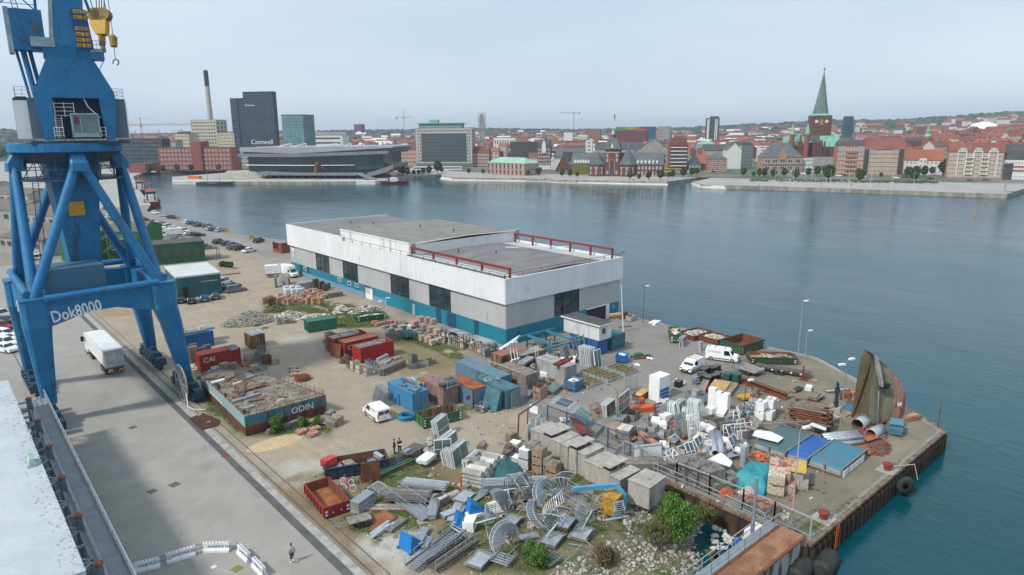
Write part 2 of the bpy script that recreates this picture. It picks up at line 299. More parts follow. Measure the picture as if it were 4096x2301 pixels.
zone([zE(0,480),zE(480,700),zE(700,960),zE(1200,1100),zE(800,1447),zE(500,1100),zE(0,800)],(.24,.215,.16),3,.9,2,tr=.42)
zone([zE(1000,1180),zE(1180,1100),zE(800,1400),zE(700,1447)],GR,1.2,.9,.8,tr=.48)
zone([zL(850,730),zL(1000,760),zL(800,960),zL(600,900)],GR,1.2,.9,.8,tr=.45);zone([zL(1100,690),zL(2000,60),zL(1900,40),zL(1050,640)],GR,1,.8,.6,tr=.5)
zone([zL(400,500),zL(900,360),zL(880,420),zL(450,640)],(.14,.13,.07),1.5,.7,1,tr=.45)
zone([zF(-250,480),zF(700,1447),zG(700,1447),zG(1800,900),zG(1500,600),zG(1100,400),zF(1200,250),zF(500,600),zF(100,500)],EAR,2,1,2,tr=0)
zone([zF(100,640),zF(700,1100),zF(1500,1300),zG(900,1447),zG(1900,900),zG(1800,650),zG(1200,380),zG(300,600),zF(1100,300),zF(900,560),zF(350,500)],GR,1.5,1,2,seed=12,tr=.3)
zone([zG(1200,400),zG(1900,700),zG(1900,1000),zG(1300,750),zG(900,500)],(.075,.09,.03),1.5,1,1,seed=15,tr=.3)
zone([zF(700,1120),zF(1130,1020),zF(1550,1190),zF(1300,1400),zF(1000,1447),zF(760,1250)],WHT,2,1,1.2,tr=.3)
zone([zF(-30,300),zF(350,380),zF(350,500),zF(120,560),zF(-100,520)],WHT,3,.8,1.5,tr=.4)
zone([zF(1300,330),zF(1600,500),zF(1700,900),zF(1400,850),zF(1300,600)],(.15,.12,.075),1.5,.7,1,tr=.45)
zone([zF(-230,60),zF(200,120),zF(300,240),zF(-100,230),zF(-300,150)],SND,3,.8,2,tr=.35)
zone([zA(230,1100),zA(640,1447),zA(1500,1447),zA(1600,1290),zA(900,1300),zA(280,950)],GR,1.5,1,1,tr=.3)
zone([zA(60,760),zA(780,640),zA(960,740),zA(600,880),zA(200,900)],(.13,.13,.06),1.5,.8,1.5,tr=.45)
zone([zA(850,180),zA(1500,130),zA(1929,200),zB(700,110),zA(1600,420),zA(1250,230),zA(950,260)],GR,2,1,2,tr=.34)
zone([zB(650,240),zB(900,240),zB(1400,380),zB(1250,620),zB(1050,620),zB(700,620),zB(620,420)],(.22,.18,.11),2,.9,2,tr=.3);zone([zB(700,240),zB(1150,290),zB(1420,400),zB(1300,480),zB(900,330)],GR,1.5,1,1.2,tr=.3);zone([zB(690,260),zB(900,330),zB(1300,480),zB(1000,600),zB(700,500)],(.17,.145,.075),2,.7,2,tr=.4)
zone([zB(600,880),zB(900,960),zB(1350,900),zB(1500,950),zB(800,990)],GR,1,.8,.6,tr=.45)
zone([zA(1100,560),zA(1500,800),zA(1300,900),zA(1000,700)],(.30,.25,.18),3,.6,2,tr=.4);zone([zA(1400,400),zA(1050,380),zA(1000,520),zA(1250,560)],WHT,3,.5,2,tr=.45)
zone([zP(800,760),zP(1800,900),zP(1800,1000),zP(900,800)],(.33,.28,.22),3,.7,2,tr=.35);zone([z2(630,700),z2(850,700),z2(860,740),z2(660,750)],(.27,.20,.10),2,.8,1,tr=.3)
zone([(4,20),(21.8,20),(21.8,232),(4,232)],(.30,.288,.262),.5,1,0,0,3,0)
for q in Rg(90):
 cx,cy,r=U(9,21),U(28,170),U(.4,2.2);wgt=np.clip(1.2-np.hypot((XX-cx)*2.2,(YY-cy))/r,0,1)*U(.04,.14);colr*=(1-wgt*(1 if rnd()<.6 else-.7))[...,None]
for xo,sx in((31,1),(34,1),(44,-1)):
 for k in(0,1.7):
  wgt=np.clip(1-abs(XX-(xo+k+3*np.sin(YY/17*sx)))/.45,0,1)*.12*((YY>58)&(YY<150));colr*=(1+wgt)[...,None]
dn=sdist(XX,YY,NEAR);keep=(dn<-.5)
ix=np.arange(XX.size).reshape(shp)
fk=keep[:-1,:-1]&keep[1:,:-1]&keep[1:,1:]&keep[:-1,1:]
F=np.stack([ix[:-1,:-1][fk],ix[1:,:-1][fk],ix[1:,1:][fk],ix[:-1,1:][fk]],1)
me=bpy.data.meshes.new('yard_ground');ZZ=.004+.05*np.clip(-dn-1,0,1)*((n2-.5))*(XX>24.5)*(XX<70)
ZZ=np.maximum(ZZ,.004)
me.from_pydata(np.stack([XX,YY,ZZ],-1).reshape(-1,3).tolist(),[],F.tolist())
at=me.color_attributes.new('ground_colour','FLOAT_COLOR','POINT');at.data.foreach_set('color',np.concatenate([colr.reshape(-1,3),np.where(XX<22.5,.10,np.where(XX<71,.28,.2)).reshape(-1,1)],1).ravel().astype(np.float32))
def ground_mat():
 m=bpy.data.materials.new('yard_ground');m.use_nodes=1;t=m.node_tree;b=t.nodes['Principled BSDF'];sv(b,'Roughness',.95);sv(b,'Specular IOR Level',.25)
 a=nn(t,'ShaderNodeAttribute',attribute_name='ground_colour');g=nn(t,'ShaderNodeNewGeometry')
 n=nn(t,'ShaderNodeTexNoise');sv(n,'Scale',4.5);sv(n,'Detail',6);sv(n,'Roughness',.8);lk(t,g.outputs['Position'],n.inputs['Vector'])
 r=nn(t,'ShaderNodeMapRange');sv(r,1,.3);sv(r,2,.7);lk(t,n.outputs['Fac'],r.inputs[0])
 for k,sg in((3,-1),(4,1)):q=nn(t,'ShaderNodeMath',operation='MULTIPLY_ADD');sv(q,1,sg);sv(q,2,1.);lk(t,a.outputs['Alpha'],q.inputs[0]);lk(t,q.outputs[0],r.inputs[k])
 v=nn(t,'ShaderNodeVectorMath',operation='SCALE');lk(t,a.outputs['Color'],v.inputs[0]);lk(t,r.outputs[0],v.inputs['Scale']);lk(t,v.outputs[0],b.inputs['Base Color'])
 bn=nn(t,'ShaderNodeBump');lk(t,a.outputs['Alpha'],bn.inputs['Strength']);sv(bn,'Distance',.05);lk(t,n.outputs['Fac'],bn.inputs['Height']);lk(t,bn.outputs[0],b.inputs['Normal']);return m
me.materials.append(ground_mat());obj('yard_ground',me,kind=KS)
MB().prism(NEAR,-6,0,1,0)('quay',[asph,quaywall],kind=KS)
def piling(p,q,name,step=.95,dep=.42,z0=-3.2,z1=-.35):
 mb=MB();p=Vt(p);q=Vt(q);d=(q-p);L=d.length;d.normalize();nr=Vt((d.y,-d.x));n=int(L/step);P=[]
 for i in Rg(n):
  for tt,o in((0,.03),(.25,.03),(.4,dep),(.85,dep)):P.append(p+d*((i+tt)*L/n)+nr*o)
 P.append(q+nr*.03);k=len(P);mb.add([(a.x,a.y,z0)for a in P]+[(a.x,a.y,z1)for a in P],[(i,i+1,k+i+1,k+i)for i in Rg(k-1)])
 return mb(name,quaywall,kind=KS)
SEG=[((54,42),(54,22.8)),((54,22.8),(88.2,22.8)),((88.2,22.8),(93.3,29.8)),((93.3,29.8),(103.4,45.6)),((103.4,45.6),(101,78)),((101,78),(101,200))]
for a_,b_ in SEG[1:4]:piling(a_,b_,'sheet_piling')
piling(SEG[0][0],SEG[0][1],'sheet_piling',1.5,.35,-3.2,-.3)
for k,(a_,b_)in En(SEG):
 mb=MB();v=Vt(b_)-Vt(a_);n=max(1,int(v.length/3));nr=Vt((v.y,-v.x)).normalized()
 for i in Rg(n):
  p=Vt(a_)+v*(i/n);q=Vt(a_)+v*((i+1)/n-.004);off=nr*.05
  mb.bar((p.x+off.x,p.y+off.y,-.13+U(-.02,.02)),(q.x+off.x,q.y+off.y,-.13+U(-.02,.02)),.46,.3)
 mb('coping',[mat('coping_rust',(.13,.07,.045),.9,(.20,.17,.13),1.1,fine=.3),quayconc][k in(3,4,5)],kind=KS)
MB().add([(21.75,20,.012),(22.5,20,.012),(22.5,232,.012),(21.75,232,.012)],[(0,1,2,3)])('rail_groove_strip',mat('dark_strip',(.075,.08,.085),.9,(.11,.11,.105),.6,fine=.2),kind=KS)
mb=MB()
for i in Rg(88):
 y=20+i*2.4;mb.box(22.5,23.25,y,y+2.37,0.,.03+U(0,.008))
mb('rail_kerb',conc,kind=KS)
Bx(23.6,23.68,30,232,0,.07).box(24.6,24.68,30,232,0,.05).box(8.9,8.98,20,232,0,.06)('crane_rail',sL,kind=KS)
mb=MB()
for i in Rg(16):
 x,y=U(10,21),U(30,95);a=rc((0,1.57,.3))
 for q in Rg(9):x1,y1=x+.55*cos(a),y+.55*sin(a);mb.bar((x,y,.009),(x1,y1,.009),.045,.002);x,y=x1,y1;a+=U(-.35,.35)
mb('tar_cracks',asph,kind=KS)
bx=np.arange(30,54.2,.5);by=np.arange(12,44,.5);BX,BY=np.meshgrid(bx,by,indexing='ij')
top=[(10,60),(34,60),(34,34.5),(40.5,36),(46,40),(54,42),(54,60)]
dd=np.abs(sdist(BX,BY,[(-20,60),(-20,34.5),(34,34.5),(40.5,36),(46,40),(54,42),(54,60)]))
ins=sdist(BX,BY,[(-20,60),(-20,34.5),(34,34.5),(40.5,36),(46,40),(54,42),(54,60)])<0
BZ=np.where(ins,.02,-.02-dd*.27)+.35*(fbm(BX,BY,3,2)-.5)*np.clip(dd,0,1)*(~ins);i2=np.arange(BX.size).reshape(BX.shape)
F=np.stack([i2[:-1,:-1].ravel(),i2[1:,:-1].ravel(),i2[1:,1:].ravel(),i2[:-1,1:].ravel()],1)
bankm=mat('bank_earth',(.19,.16,.10),.95,(.085,.11,.035),.55,fine=.3,bump=.5);me=bpy.data.meshes.new('rock_bank');me.from_pydata(np.stack([BX,BY,BZ],-1).reshape(-1,3).tolist(),[],F.tolist());me.materials.append(bankm);obj('rock_bank',me,kind=KS)
def bankz(x,y):
 i=min(max(int((x-30)/.5),0),BX.shape[0]-1);j=min(max(int((y-12)/.5),0),BX.shape[1]-1);return BZ[i,j]
mb=MB()
for i in Rg(5200):
 x,y=U(30,53.6),U(24,41.5)
 dl=-1
 z=bankz(x,y)
 if z>-.05 or z<-3.:continue
 if fbm(np.array([x]),np.array([y]),4,6)[0]>.52 and rnd()<.95:continue
 mb.rock((x,y,z+.03),U(.06,.24)*(1.4 if rnd()<.08 else 1),rc([0,0,1,1,1,2]),.7)
mb('bank_stones',[sN,mat('stone_pale',(.45,.43,.39),.9,(.30,.28,.25),2,fine=.2),mat('stone_dark',(.20,.17,.14),.9,(.13,.11,.09),2)],kind=KF)
for i in Rg(60):
 p=G((zK(U(1420,1880),U(790,1080))),-2.);z=bankz(p.x,p.y)
 tag(MB().rock((0,0,0),U(.14,.36),0,.6)('white_boulder',sw,loc=(p.x,p.y,max(z,WL)+.12),rot=U(0,6)),'white quarried boulder heaped at the water under the rusty sheet pile wall','boulder','white boulders at the foot of the wall')
mb=MB()
for i in Rg(60):
 p=G(zK(U(1000,2000),U(1090,1447)),WL+.02)
 if sdist(np.array([p.x]),np.array([p.y]),[(34,20),(53,20),(53,40),(34,40)])[0]<0:
  n=9;r=U(.2,.8);mb.add([(p.x+r*U(.5,1.2)*cos(k*6.283/n),p.y+r*U(.4,1.)*sin(k*6.283/n),WL+.015)for k in Rg(n)],[tuple(Rg(n))])
mb('seaweed',mat('algae',(.11,.10,.02),.9,(.06,.07,.015),2),kind=KF)
cp=lambda x,y,z=WL:(G((x,y),z).x,G((x,y),z).y)
FARL=[(-3000,384),(92,384)]+[cp(560,776),cp(545,745),cp(534,717),cp(587,695),cp(918,687),cp(900,702)]+[cp(690,719),cp(690,738),cp(1190,740),cp(1501,738),cp(1526,735),cp(1604,722),cp(1716,711),cp(1763,707),cp(1768,714),cp(1825,722),cp(2200,727),cp(2212,731),cp(2669,740),cp(2793,722),cp(2857,722),cp(2770,741),cp(2806,752),cp(3100,761),cp(4025,794),cp(4096,770)]+[(700,150),(1500,-100),(7000,-900),(7000,7000),(-3000,7000)]
mb=MB().prism(FARL,-5,-.01,1,0);mb('city_ground',[paving,quayconc],kind=KS)
inner=[cp(0,640,0),cp(560,684,0),cp(1640,672,0),cp(1900,690,0),cp(3000,715,0),cp(4096,735,0)]
MB().add([(x,y,0.)for x,y in[(-3000,700)]+inner+[(1500,200),(6000,0),(6800,6800),(-2800,6800)]],[tuple(Rg(len(inner)+4))])('city_streets',cityg,kind=KS)
st=[(1763,716),(1825,722),(2200,726),(2212,730),(2669,740)]
for k in Rg(4):
 mb=MB();a_=[Vt(cp(*p))for p in st];off=Vt((sin(AZ+.1),cos(AZ+.1)))
 lo=[p-off*(6-k*4.)for p in a_];hi=[p-off*(2-k*4.)for p in a_]
 z=-2.2+k*.62;mb.prism([tuple(p)for p in lo]+[tuple(p)for p in reversed(hi)],-4,z);mb('waterfront_step',whitec,kind=KS)
mb=MB();a_=[Vt(cp(*p))for p in[(2768,743),(2806,752),(2900,757)]]
for k in Rg(3):mb.prism([tuple(p-off*(4-k*3))for p in a_]+[tuple(p+off*(6))for p in reversed(a_)],-4,-1.9+k*.7-.001*k)
mb('waterfront_step',whitec,kind=KS)
MB().prism([cp(690,738.5),cp(1501,738.5),cp(1526,735.5),cp(1600,722,0),cp(1100,725,0),cp(690,722,0)],-4,.25)('pier_edge',whitec,kind=KS)
hm=mat('hill_woods',(.03,.055,.035),.95,(.055,.075,.05),.006,fine=.3,det=8);bxs=[]
na,nr_=220,26;P=[];hmz={}
def hprof(x):
 pts=[(-900,62),(0,52),(500,30),(1200,38),(1900,45),(2300,38),(2700,40),(3000,54),(3300,66),(3600,66),(3990,86),(4300,92),(5200,90)]
 for(a,ha),(b_,hb)in zip(pts[:-1],pts[1:]):
  if a<=x<=b_:return ha+(hb-ha)*(x-a)/(b_-a)
 return 60
for i in Rg(na):
 px=-900+6100*i/(na-1);d=ray(px,528);d=Vt((d.x,d.y)).normalized()
 for j in Rg(nr_):
  R=1100+2700*(j/(nr_-1));q=j/(nr_-1);h=hprof(px)*(min(1,q*1.35)**1.6)*(.84+.3*fbm(np.array([px*1.]),np.array([R*.5]),420,7)[0])+(1.5 if j%2 else 0)*q+U(0,5)*q
  P.append((d.x*R,d.y*R,h-2.5 if j==0 else h))
F=[(i*nr_+j,(i+1)*nr_+j,(i+1)*nr_+j+1,i*nr_+j+1)for i in Rg(na-1)for j in Rg(nr_-1)]
me=bpy.data.meshes.new('hills');me.from_pydata(P,[],F);me.materials.append(hm);obj('hills',me,kind=KS)
def hillz(px,R):
 q=(R-1100)/2700
 return 0 if q<=0 else hprof(px)*(min(1,q*1.35)**1.6)*.98
# warehouse
def warehouse():
 X0,X1,Y0,Y1=71.3,100.3,83.,167.5
 t=T('warehouse','long white and teal corrugated warehouse with red steel railings on its roof','warehouse',(X0,Y0,0))
 LX,LY=X1-X0,Y1-Y0;zt=2.85;zg=7.3;zw=11.5;zr=12.5;ov=.55
 mb=MB();mb.box(.02,LX,.05,LY,0,zt);mb('base',plinth,t)
 mb=MB().corr((0,38.),(0,0),0,zt,.32,.05,0).corr((0,LY),(0,38.),1.15,zt,.32,.05,0);mb.corr((0,0),(LX-9.2,0),0,zt,.32,.05,0).corr((LX-3.6,0),(LX,0),0,zt,.32,.05,0).corr((LX-9.2,0),(LX-3.6,0),2.75,zt,.32,.05,0);mb('teal_cladding',cladt,t)
 for a_,b_ in((16.5,13.8),(20,18.5),(47,44.6),(51,49.8),(75.2,74.),(79.5,77.5),(8.5,7.2)):MB().corr((-.06,a_),(-.06,b_),1.2 if a_>38 else .1,zt-.02,.32,.05)('dark_teal_panel',cladd,t)
 mb=MB();mb.box(.06,LX-.02,.06,LY,zt,zw-.4);mb('core_wall',cladg,t)
 mb=MB().corr((0,LY),(0,0),zt+.002,zg,.32,.06).corr((0,0),(LX,0),zt+.002,zg,.32,.06);mb('grey_cladding',cladg,t)
 mb=MB();mb.box(-ov,LX+.3,-ov,LY+.2,zg-.02,zg+.02)
 mb.corr((-ov,28.+27),(-ov,-ov),zg,zw,.32,.05).corr((-ov,LY+.2),(-ov,55.),zg,zr,.32,.05).corr((-ov,-ov),(LX+.3,-ov),zg,zw,.32,.05)
 mb.box(LX+.1,LX+.3,-ov,LY+.2,zg,zw);mb.box(-ov,LX+.3,LY,LY+.2,zg,zr)
 for q in(zw,):mb.box(-ov-.06,-ov+.28,-ov-.06,55.,q,q+.07).box(-ov+.28,LX+.3,-ov-.06,-ov+.28,q,q+.07)
 mb.box(-ov-.06,-ov+.28,55,LY+.2,zr,zr+.07);mb.box(-ov+.3,LX+.1,LY-.1,LY+.2,zr,zr+.09);mb.box(-ov,-ov+.8,54.9,55.1,zw,zr)
 mb('white_fascia',cladw,t)
 def saddle(y0,y1,x0,x1,ze,zc,m,name):
  mb=MB();n=14
  P=[]
  for i in Rg(n+1):
   x=x0+(x1-x0)*i/n;z=ze+(zc-ze)*(1-abs(2*i/n-1));P+=[(x,y0,z),(x,y1,z)]
  mb.add(P,[(2*i,2*i+2,2*i+3,2*i+1)for i in Rg(n)]);return mb(name,m,t)
 saddle(1.6,31.,1.,LX-.2,11.,11.4,roofm,'roof');saddle(59.5,LY-.1,-.2,LX,12.,12.4,roofm,'roof')
 saddle(30.5,60.4,2.,LX+.5,13.35,13.75,roofg,'roof')
 mb=MB().corr((2.,60.4),(2.,30.4),11.,13.3,.32,.05).corr((2.,30.4),(LX+.5,30.4),11.,13.3,.32,.05);mb.box(2.02,LX+.4,30.42,60.3,10.9,13.2)
 mb.box(1.85,2.15,30.2,60.5,13.3,13.5).ext([(2,13.3),(2,13.55),(LX/2+1,13.9),(LX+.5,13.55),(LX+.5,13.3),(LX/2+1,13.9)],30.15,30.4)
 mb('raised_roof_wall',wD,t)
 Bx(1.4,2.4,29.9,30.8,10.8,13.7).box(LX-.1,LX+.9,29.9,30.8,10.8,13.7)('corner_post',conc,t)
 Bx(-.3,1.,-.3,LY*.36+31-.3,10.9,11.).box(.4,.9,1,30,11,11.7)('gutter',zN,t)
 mb=Bx(.9,1.1,1,30,11,11.75)
 for i in Rg(13):mb.box(.84,1.16,1.5+i*2.3,2.5+i*2.3,11.1,11.7)
 mb('stained_kerb',wD,t)
 for x,ya,yb,ym in((1.,-.2,29.5,4),(LX-.9,1.,29.5,5)):
  f=MB();f.bar((x,ya,13.),(x,yb,13.),.3,.4);f('steel_beam',redox,t)
  for i in Rg(ym+1):
   y=ya+.2+(yb-ya-.6)*i/ym;Bx(x-.15,x+.15,y-.18,y+.18,10.9,12.85)('steel_post',redox,t)
 mb=MB()
 mb.path([(-.4,-.3,12.35),(-.4,58,12.35)],.05).path([(-.4,-.3,12.35),(LX,-.3,12.35)],.05).path([(-.4,-.3,11.95),(LX,-.3,11.95)],.03)
 for i in Rg(16):mb.bar((-.4,-.3+i*3.9,11.5),(-.4,-.3+i*3.9,12.35),.07)
 for i in Rg(8):mb.bar((-.4+i*4.1,-.3,11.5),(-.4+i*4.1,-.3,12.35),.07)
 mb('roof_railing',redox,t)
 for x,y,z in((12,74,12.5),(15,68,12.6),(9,64,12.4),(15,47,13.8),(17,37,13.8),(14,19,11.5),(10,26,11.4)):Cy((x,y,z),(x,y,z+.75),.1,.1,8)('vent_pipe',bK,t)
 def wpane(c,wd,z0,z1,side):
  f=MB();g_=MB();n=3;rows=6
  if side=='x':
   g_.box(-.1,-.07,c-wd/2,c+wd/2,z0,z1);
   for i in Rg(n+1):y=c-wd/2+wd*i/n;f.box(-.17,-.08,y-.05,y+.05,z0,z1)
   for i in Rg(rows+1):z=z0+(z1-z0)*i/rows;f.box(-.16,-.09,c-wd/2,c+wd/2,z-.03,z+.03)
  else:
   g_.box(c-wd/2,c+wd/2,-.1,-.07,z0,z1)
   for i in Rg(n+1):x=c-wd/2+wd*i/n;f.box(x-.04,x+.04,-.17,-.08,z0,z1)
   for i in Rg(rows+1):z=z0+(z1-z0)*i/rows;f.box(c-wd/2,c+wd/2,-.16,-.09,z-.03,z+.03)
  p=f('window',mat('window_steel',(.015,.07,.10),.5),t);g_('pane',glass,p)
 for px in(zW(1228,750),zW(970,655),zW(652,545),zW(474,490)):
  for _ in Rg(1):
   d=ray(*px);k=X0/d.x;wpane(d.y*k-Y0,6.6,3.,zg-.03,'x')
 d=ray(*zW(2038,745));k=Y0/d.y;wpane(d.x*k-X0,6.2,3.,zg-.03,'y')
 Bx(LX-9.1,LX-3.7,-.04,.03,0,2.75)('doorway',bK,t)
 Bx(LX-3.9,LX-3.,-.22,-.06,0,2.9).box(LX-9.3,LX-3.,-.2,-.06,2.72,2.95)('door_frame',wT,t)
 mb=MB()
 for i in Rg(9):mb.bar((LX-8.8+i*.55,-.3,0.),(LX-8.6+i*.55,-.12,2.3+U(-.4,.2)),.08)
 mb('leaning_rods',sL,t)
 for y in(76.2,53.6,50.2,58.2):f=Bx(-.14,-.07,y-.75,y+.75,1.75,2.6)('window',wD,t);Bx(-.16,-.141,y-.6,y-.05,1.85,2.5).box(-.16,-.141,y+.05,y+.6,1.85,2.5)('pane',gb,f)
 Bx(-.1,-.02,43.5,46.5,0,2.4)('door',wD,t);Bx(-.15,-.02,46.5,46.8,0,2.9)('door_post',redox,t)
 Bx(-.1,-.02,27.2,28.1,0,2.1)('door',mat('door_pale_blue',(.42,.60,.70),.5),t)
 pl=Bx(-.13,-.08,LY-2.6,LY-1.5,4.6,7.1).box(-.131,-.08,LY-2.6,LY-1.5,6.7,7.2,1)('number_sign',[wT,bK],t);text('21',1.15,bK,pl,(-.14,LY-1.55,5.),(PI/2,0,-PI/2))
 Cy((13.2,-.02,4.1),(13.2,-.1,4.1),.33,.33,14)('vent_disc',mat('vent_tan',(.30,.25,.16),.7),t)
 Cy((LX-1.6,-.02,2.),(LX-1.6,-.1,2.),.45,.45,14)('vent_disc',zN,t)
 Cy((11.8,-.02,5.2),(11.8,-.1,5.2),.13,.13,8)('vent_disc',green,t)
 mb=MB();P=[(18+i*.25,-.3+.5*sin(i*1.3)*.1,11.55+.12*sin(i*2.1))for i in Rg(12)]
 n=len(P);mb.add([(p[0],-.45,p[2]+.08)for p in P]+[(p[0],-.63,p[2]-.25-.3*abs(sin(i*.9+1)))for i,p in En(P)],[(i,i+1,n+i+1,n+i)for i in Rg(n-1)]);mb('torn_sheet',wT,t)
 Br((LX-.4,13,12.),(19,22,11.9),.18)('loose_plank',wD,t)
 mb=Br((LX-.4,-.3,12.3),(LX+1.1,-.5,12.3),.06)
 for i in Rg(4):mb.bar((LX+.2*i,-.8,12.4+.1*i),(LX+.9,.4,12.3),.05)
 mb('aerial_frame',sL,t)
 Cy((-.3,LY-1,12.55),(-.3,LY-1,12.85),.12,.12,8)('warning_lamp',mat('lamp_red',(.8,.1,.1),.3),t)
 Cy((-.4,46,12.35),(-.4,46,12.6),.14,.1,8)('warning_lamp',wT,t)
 text('NFI',.55,mat('graffiti_purple',(.10,.02,.12),.7),t,(2.2,-.12,1.6),XR)
PI=math.pi
warehouse()
# harbour crane
def crane():
 t=T('harbour_crane','huge blue harbour crane on four tapered portal legs reading Dok8000','crane',(0,0,0))
 x0,x1,y0,y1=9.1,23.2,96.4,111.2;zt=16.1;cx,cy=16.,104.
 feet=[(9.2,97.6),(24.9,97.),(24.9,114.6),(9.2,114.6)];tops=[(x0,y0),(x1,y0),(x1,y1),(x0,y1)]
 def oct_(c,s,z,cut=.3):
  h=s/2;k=h*cut;return[(c[0]+a,c[1]+b,z)for a,b in((-h,-h+k),(-h+k,-h),(h-k,-h),(h,-h+k),(h,h-k),(h-k,h),(-h+k,h),(-h,h-k))]
 for(fx,fy),(tx,ty)in zip(feet,tops):
  MB().loft([oct_((fx,fy),1.5,2.6),oct_((fx*.35+tx*.65,fy*.35+ty*.65),2.4,10.4),oct_((tx,ty),2.8,12.8),oct_((tx,ty),2.8,zt)])('portal_leg',cB,t)
  [MB().loft([oct_((fx+(tx-fx)*k,fy+(ty-fy)*k),1.52+1.*k+.06,z),oct_((fx+(tx-fx)*k,fy+(ty-fy)*k),1.52+1.*k+.06,z+.1)])('seam_band',cB,t)for k,z in((.27,5.2),(.49,7.8))];MB().loft([oct_((tx,ty),3.05,zt),oct_((tx,ty),3.05,zt+.15)])('leg_cap',cB,t)
 def girder(a,b,ax,z0=13.8,zh=12.6,w=1.5,txt=None):
  L=b-a;prof=[(a,zh),(a+L*.13,zh+.4),(a+L*.38,z0),(a+L*.62,z0),(a+L*.87,zh+.4),(b,zh),(b,zt-.05),(a+L*.5,zt+.35),(a,zt-.05)]
  return prof
 for yy in(y0,y1):
  Ex(girder(x0+1.2,x1-1.2,'x'),yy-.8,yy+.8,0,'y')('cross_girder',cB,t)
 for xx in(x0,x1):
  Ex(girder(y0+1.2,y1-1.2,'y'),xx-.8,xx+.8,0,'x')('side_girder',cB,t)
 text('Dok8000',2.05,wT,t,(x0+1.5,y0-.83,13.05),(PI/2,-.13,0),.02,sc=(.7,1,1),bold=.035);text('Dok8000',2.05,wT,t,(x0-.83,y0+9.6,13.),(PI/2,0,-PI/2),.02,sc=(.8,1,1),bold=.035)
 for a_,b_ in(((x0+1,y0-1.9,zt+.2),(x1-.8,y0-1.9,zt+.4)),((x0-.5,y0,zt+.6),(x0-.5,y1,zt+1.2)),((x0,y1+.6,zt+.8),(x1,y1+.6,zt+.8)),((x1+.4,y0,zt+.6),(x1+.4,y1,zt+.8))):Cy(a_,b_,.42,.42,12)('tie_tube',cB,t)
 zr=31.7;R=6.35;br=[(cx+.1,cy-5.6),(cx+5.7,cy),(cx,cy+5.6),(cx-5.7,cy)]
 for k,(bx_,by_)in En(br):
  MB().loft([oct_((bx_,by_),2.1,zr-1.,.2),oct_((bx_,by_),1.9,zr,.2),oct_((bx_+(cx-bx_)*.12,by_+(cy-by_)*.12),1.5,zr+1.3,.2)])('ring_bracket',cB,t)
 for k,(tx,ty)in En(tops):
  for j in((k,(k+3)%4)):
   bx_,by_=br[j]
   Cy((tx+(cx-tx)*.03,ty+(cy-ty)*.03,zt),(bx_+(tx-bx_)*.07,by_+(ty-by_)*.07,zr-.7),.6,.54,16)('brace_tube',cB,t)
 n=24;rg=lambda r,z:[(cx+r*cos(i*2*PI/n),cy+r*sin(i*2*PI/n),z)for i in Rg(n)]
 MB().loft([rg(R-.2,32.95),rg(R,33.),rg(R,33.95),rg(R-.2,34.)])('slewing_ring',cB,t)
 MB().loft([rg(4.6,31.6),rg(5.2,33.)])('ring_hub',cD,t)
 mb=MB();n=16
 for i in Rg(n):
  a=i*2*PI/n;b_=(i+1)*2*PI/n
  for z in(29.7,30.9):mb.bar((cx+5.9*cos(a),cy+5.9*sin(a),z),(cx+5.9*cos(b_),cy+5.9*sin(b_),z),.1)
  mb.bar((cx+5.9*cos(a),cy+5.9*sin(a),29.6),(cx+5.9*cos(a),cy+5.9*sin(a),33),.1);mb.bar((cx+5.9*cos(a),cy+5.9*sin(a),29.7),(cx+4.6*cos(b_),cy+4.6*sin(b_),33),.08)
 mb('ring_walkway_rail',cD,t)
 MB().loft([rg(6.,29.5),rg(6.,29.62)])('ring_walkway',cD,t)
 def rect(c,a,b,z):return[(c[0]-a/2,c[1]-b/2,z),(c[0]+a/2,c[1]-b/2,z),(c[0]+a/2,c[1]+b/2,z),(c[0]-a/2,c[1]+b/2,z)]
 MB().loft([rect((cx,cy),2.6,2.6,13.2),rect((cx,cy),3.1,3.1,17.2),rect((cx,cy),5.6,5.6,31.6)])('king_post',cB,t)
 ang=AZ;Ob((cx-.3,cy-2.52,25.9),(1.75,.1,1.75),0)('yellow_plate',yellow,t)
 text('OSTEPPA',.7,wT,t,(cx-1.5,cy-1.66,16.9),XR);text('512',.6,wT,t,(cx+.3,cy-1.5,13.9),XR)
 Bx(x0+1.5,x0+8.,y0+.9,y0+6.5,zt-.1,zt+3.)('machine_box',mat('crane_box_blue',(.02,.13,.24),.6,(.05,.12,.17),.6),t)
 Bx(cx-3,cx+5,cy-3.5,cy-1.5,zt-2.6,zt-2.4)('inner_deck',cD,t)
 mb=MB()
 for zz in(zt-1.6,zt-1.):mb.path([(cx-3,cy-3.5,zz),(cx+5,cy-3.5,zz),(cx+5,cy-1.5,zz)],.05)
 for i in Rg(9):mb.bar((cx-3+i,cy-3.5,zt-2.5),(cx-3+i,cy-3.5,zt-1.),.06)
 mb('deck_railing',cD,t)
 mb=MB()
 for s in(-.3,.3):mb.bar((cx-4.6+s,cy-1,zt),(cx-4.+s,cy-1,29.6),.08)
 for i in Rg(42):mb.bar((cx-4.9+.6*i/42,cy-1,zt+.3+i*.32),(cx-4.3+.6*i/42,cy-1,zt+.3+i*.32),.04)
 mb('ladder',cD,t)
 mb=MB().path([(x1+.9,y0-.5,zt),(x1+1.1,y0-.9,12),(x1+1.,y0-.7,8),(x1+.9,y0,3)],.07)
 mb('cable',sL,t)
 h=obj('upper_works',None,t,(cx,cy,33.95),(0,0,-.12));h.empty_display_size=.5
 hx=lambda:None
 def B(name,m,*b):
  mb=MB()
  for q in b:mb.box(*q)
  return mb(name,m,h)
 B('turntable',cD,(-6.2,6.2,-5,5,0.,.45))
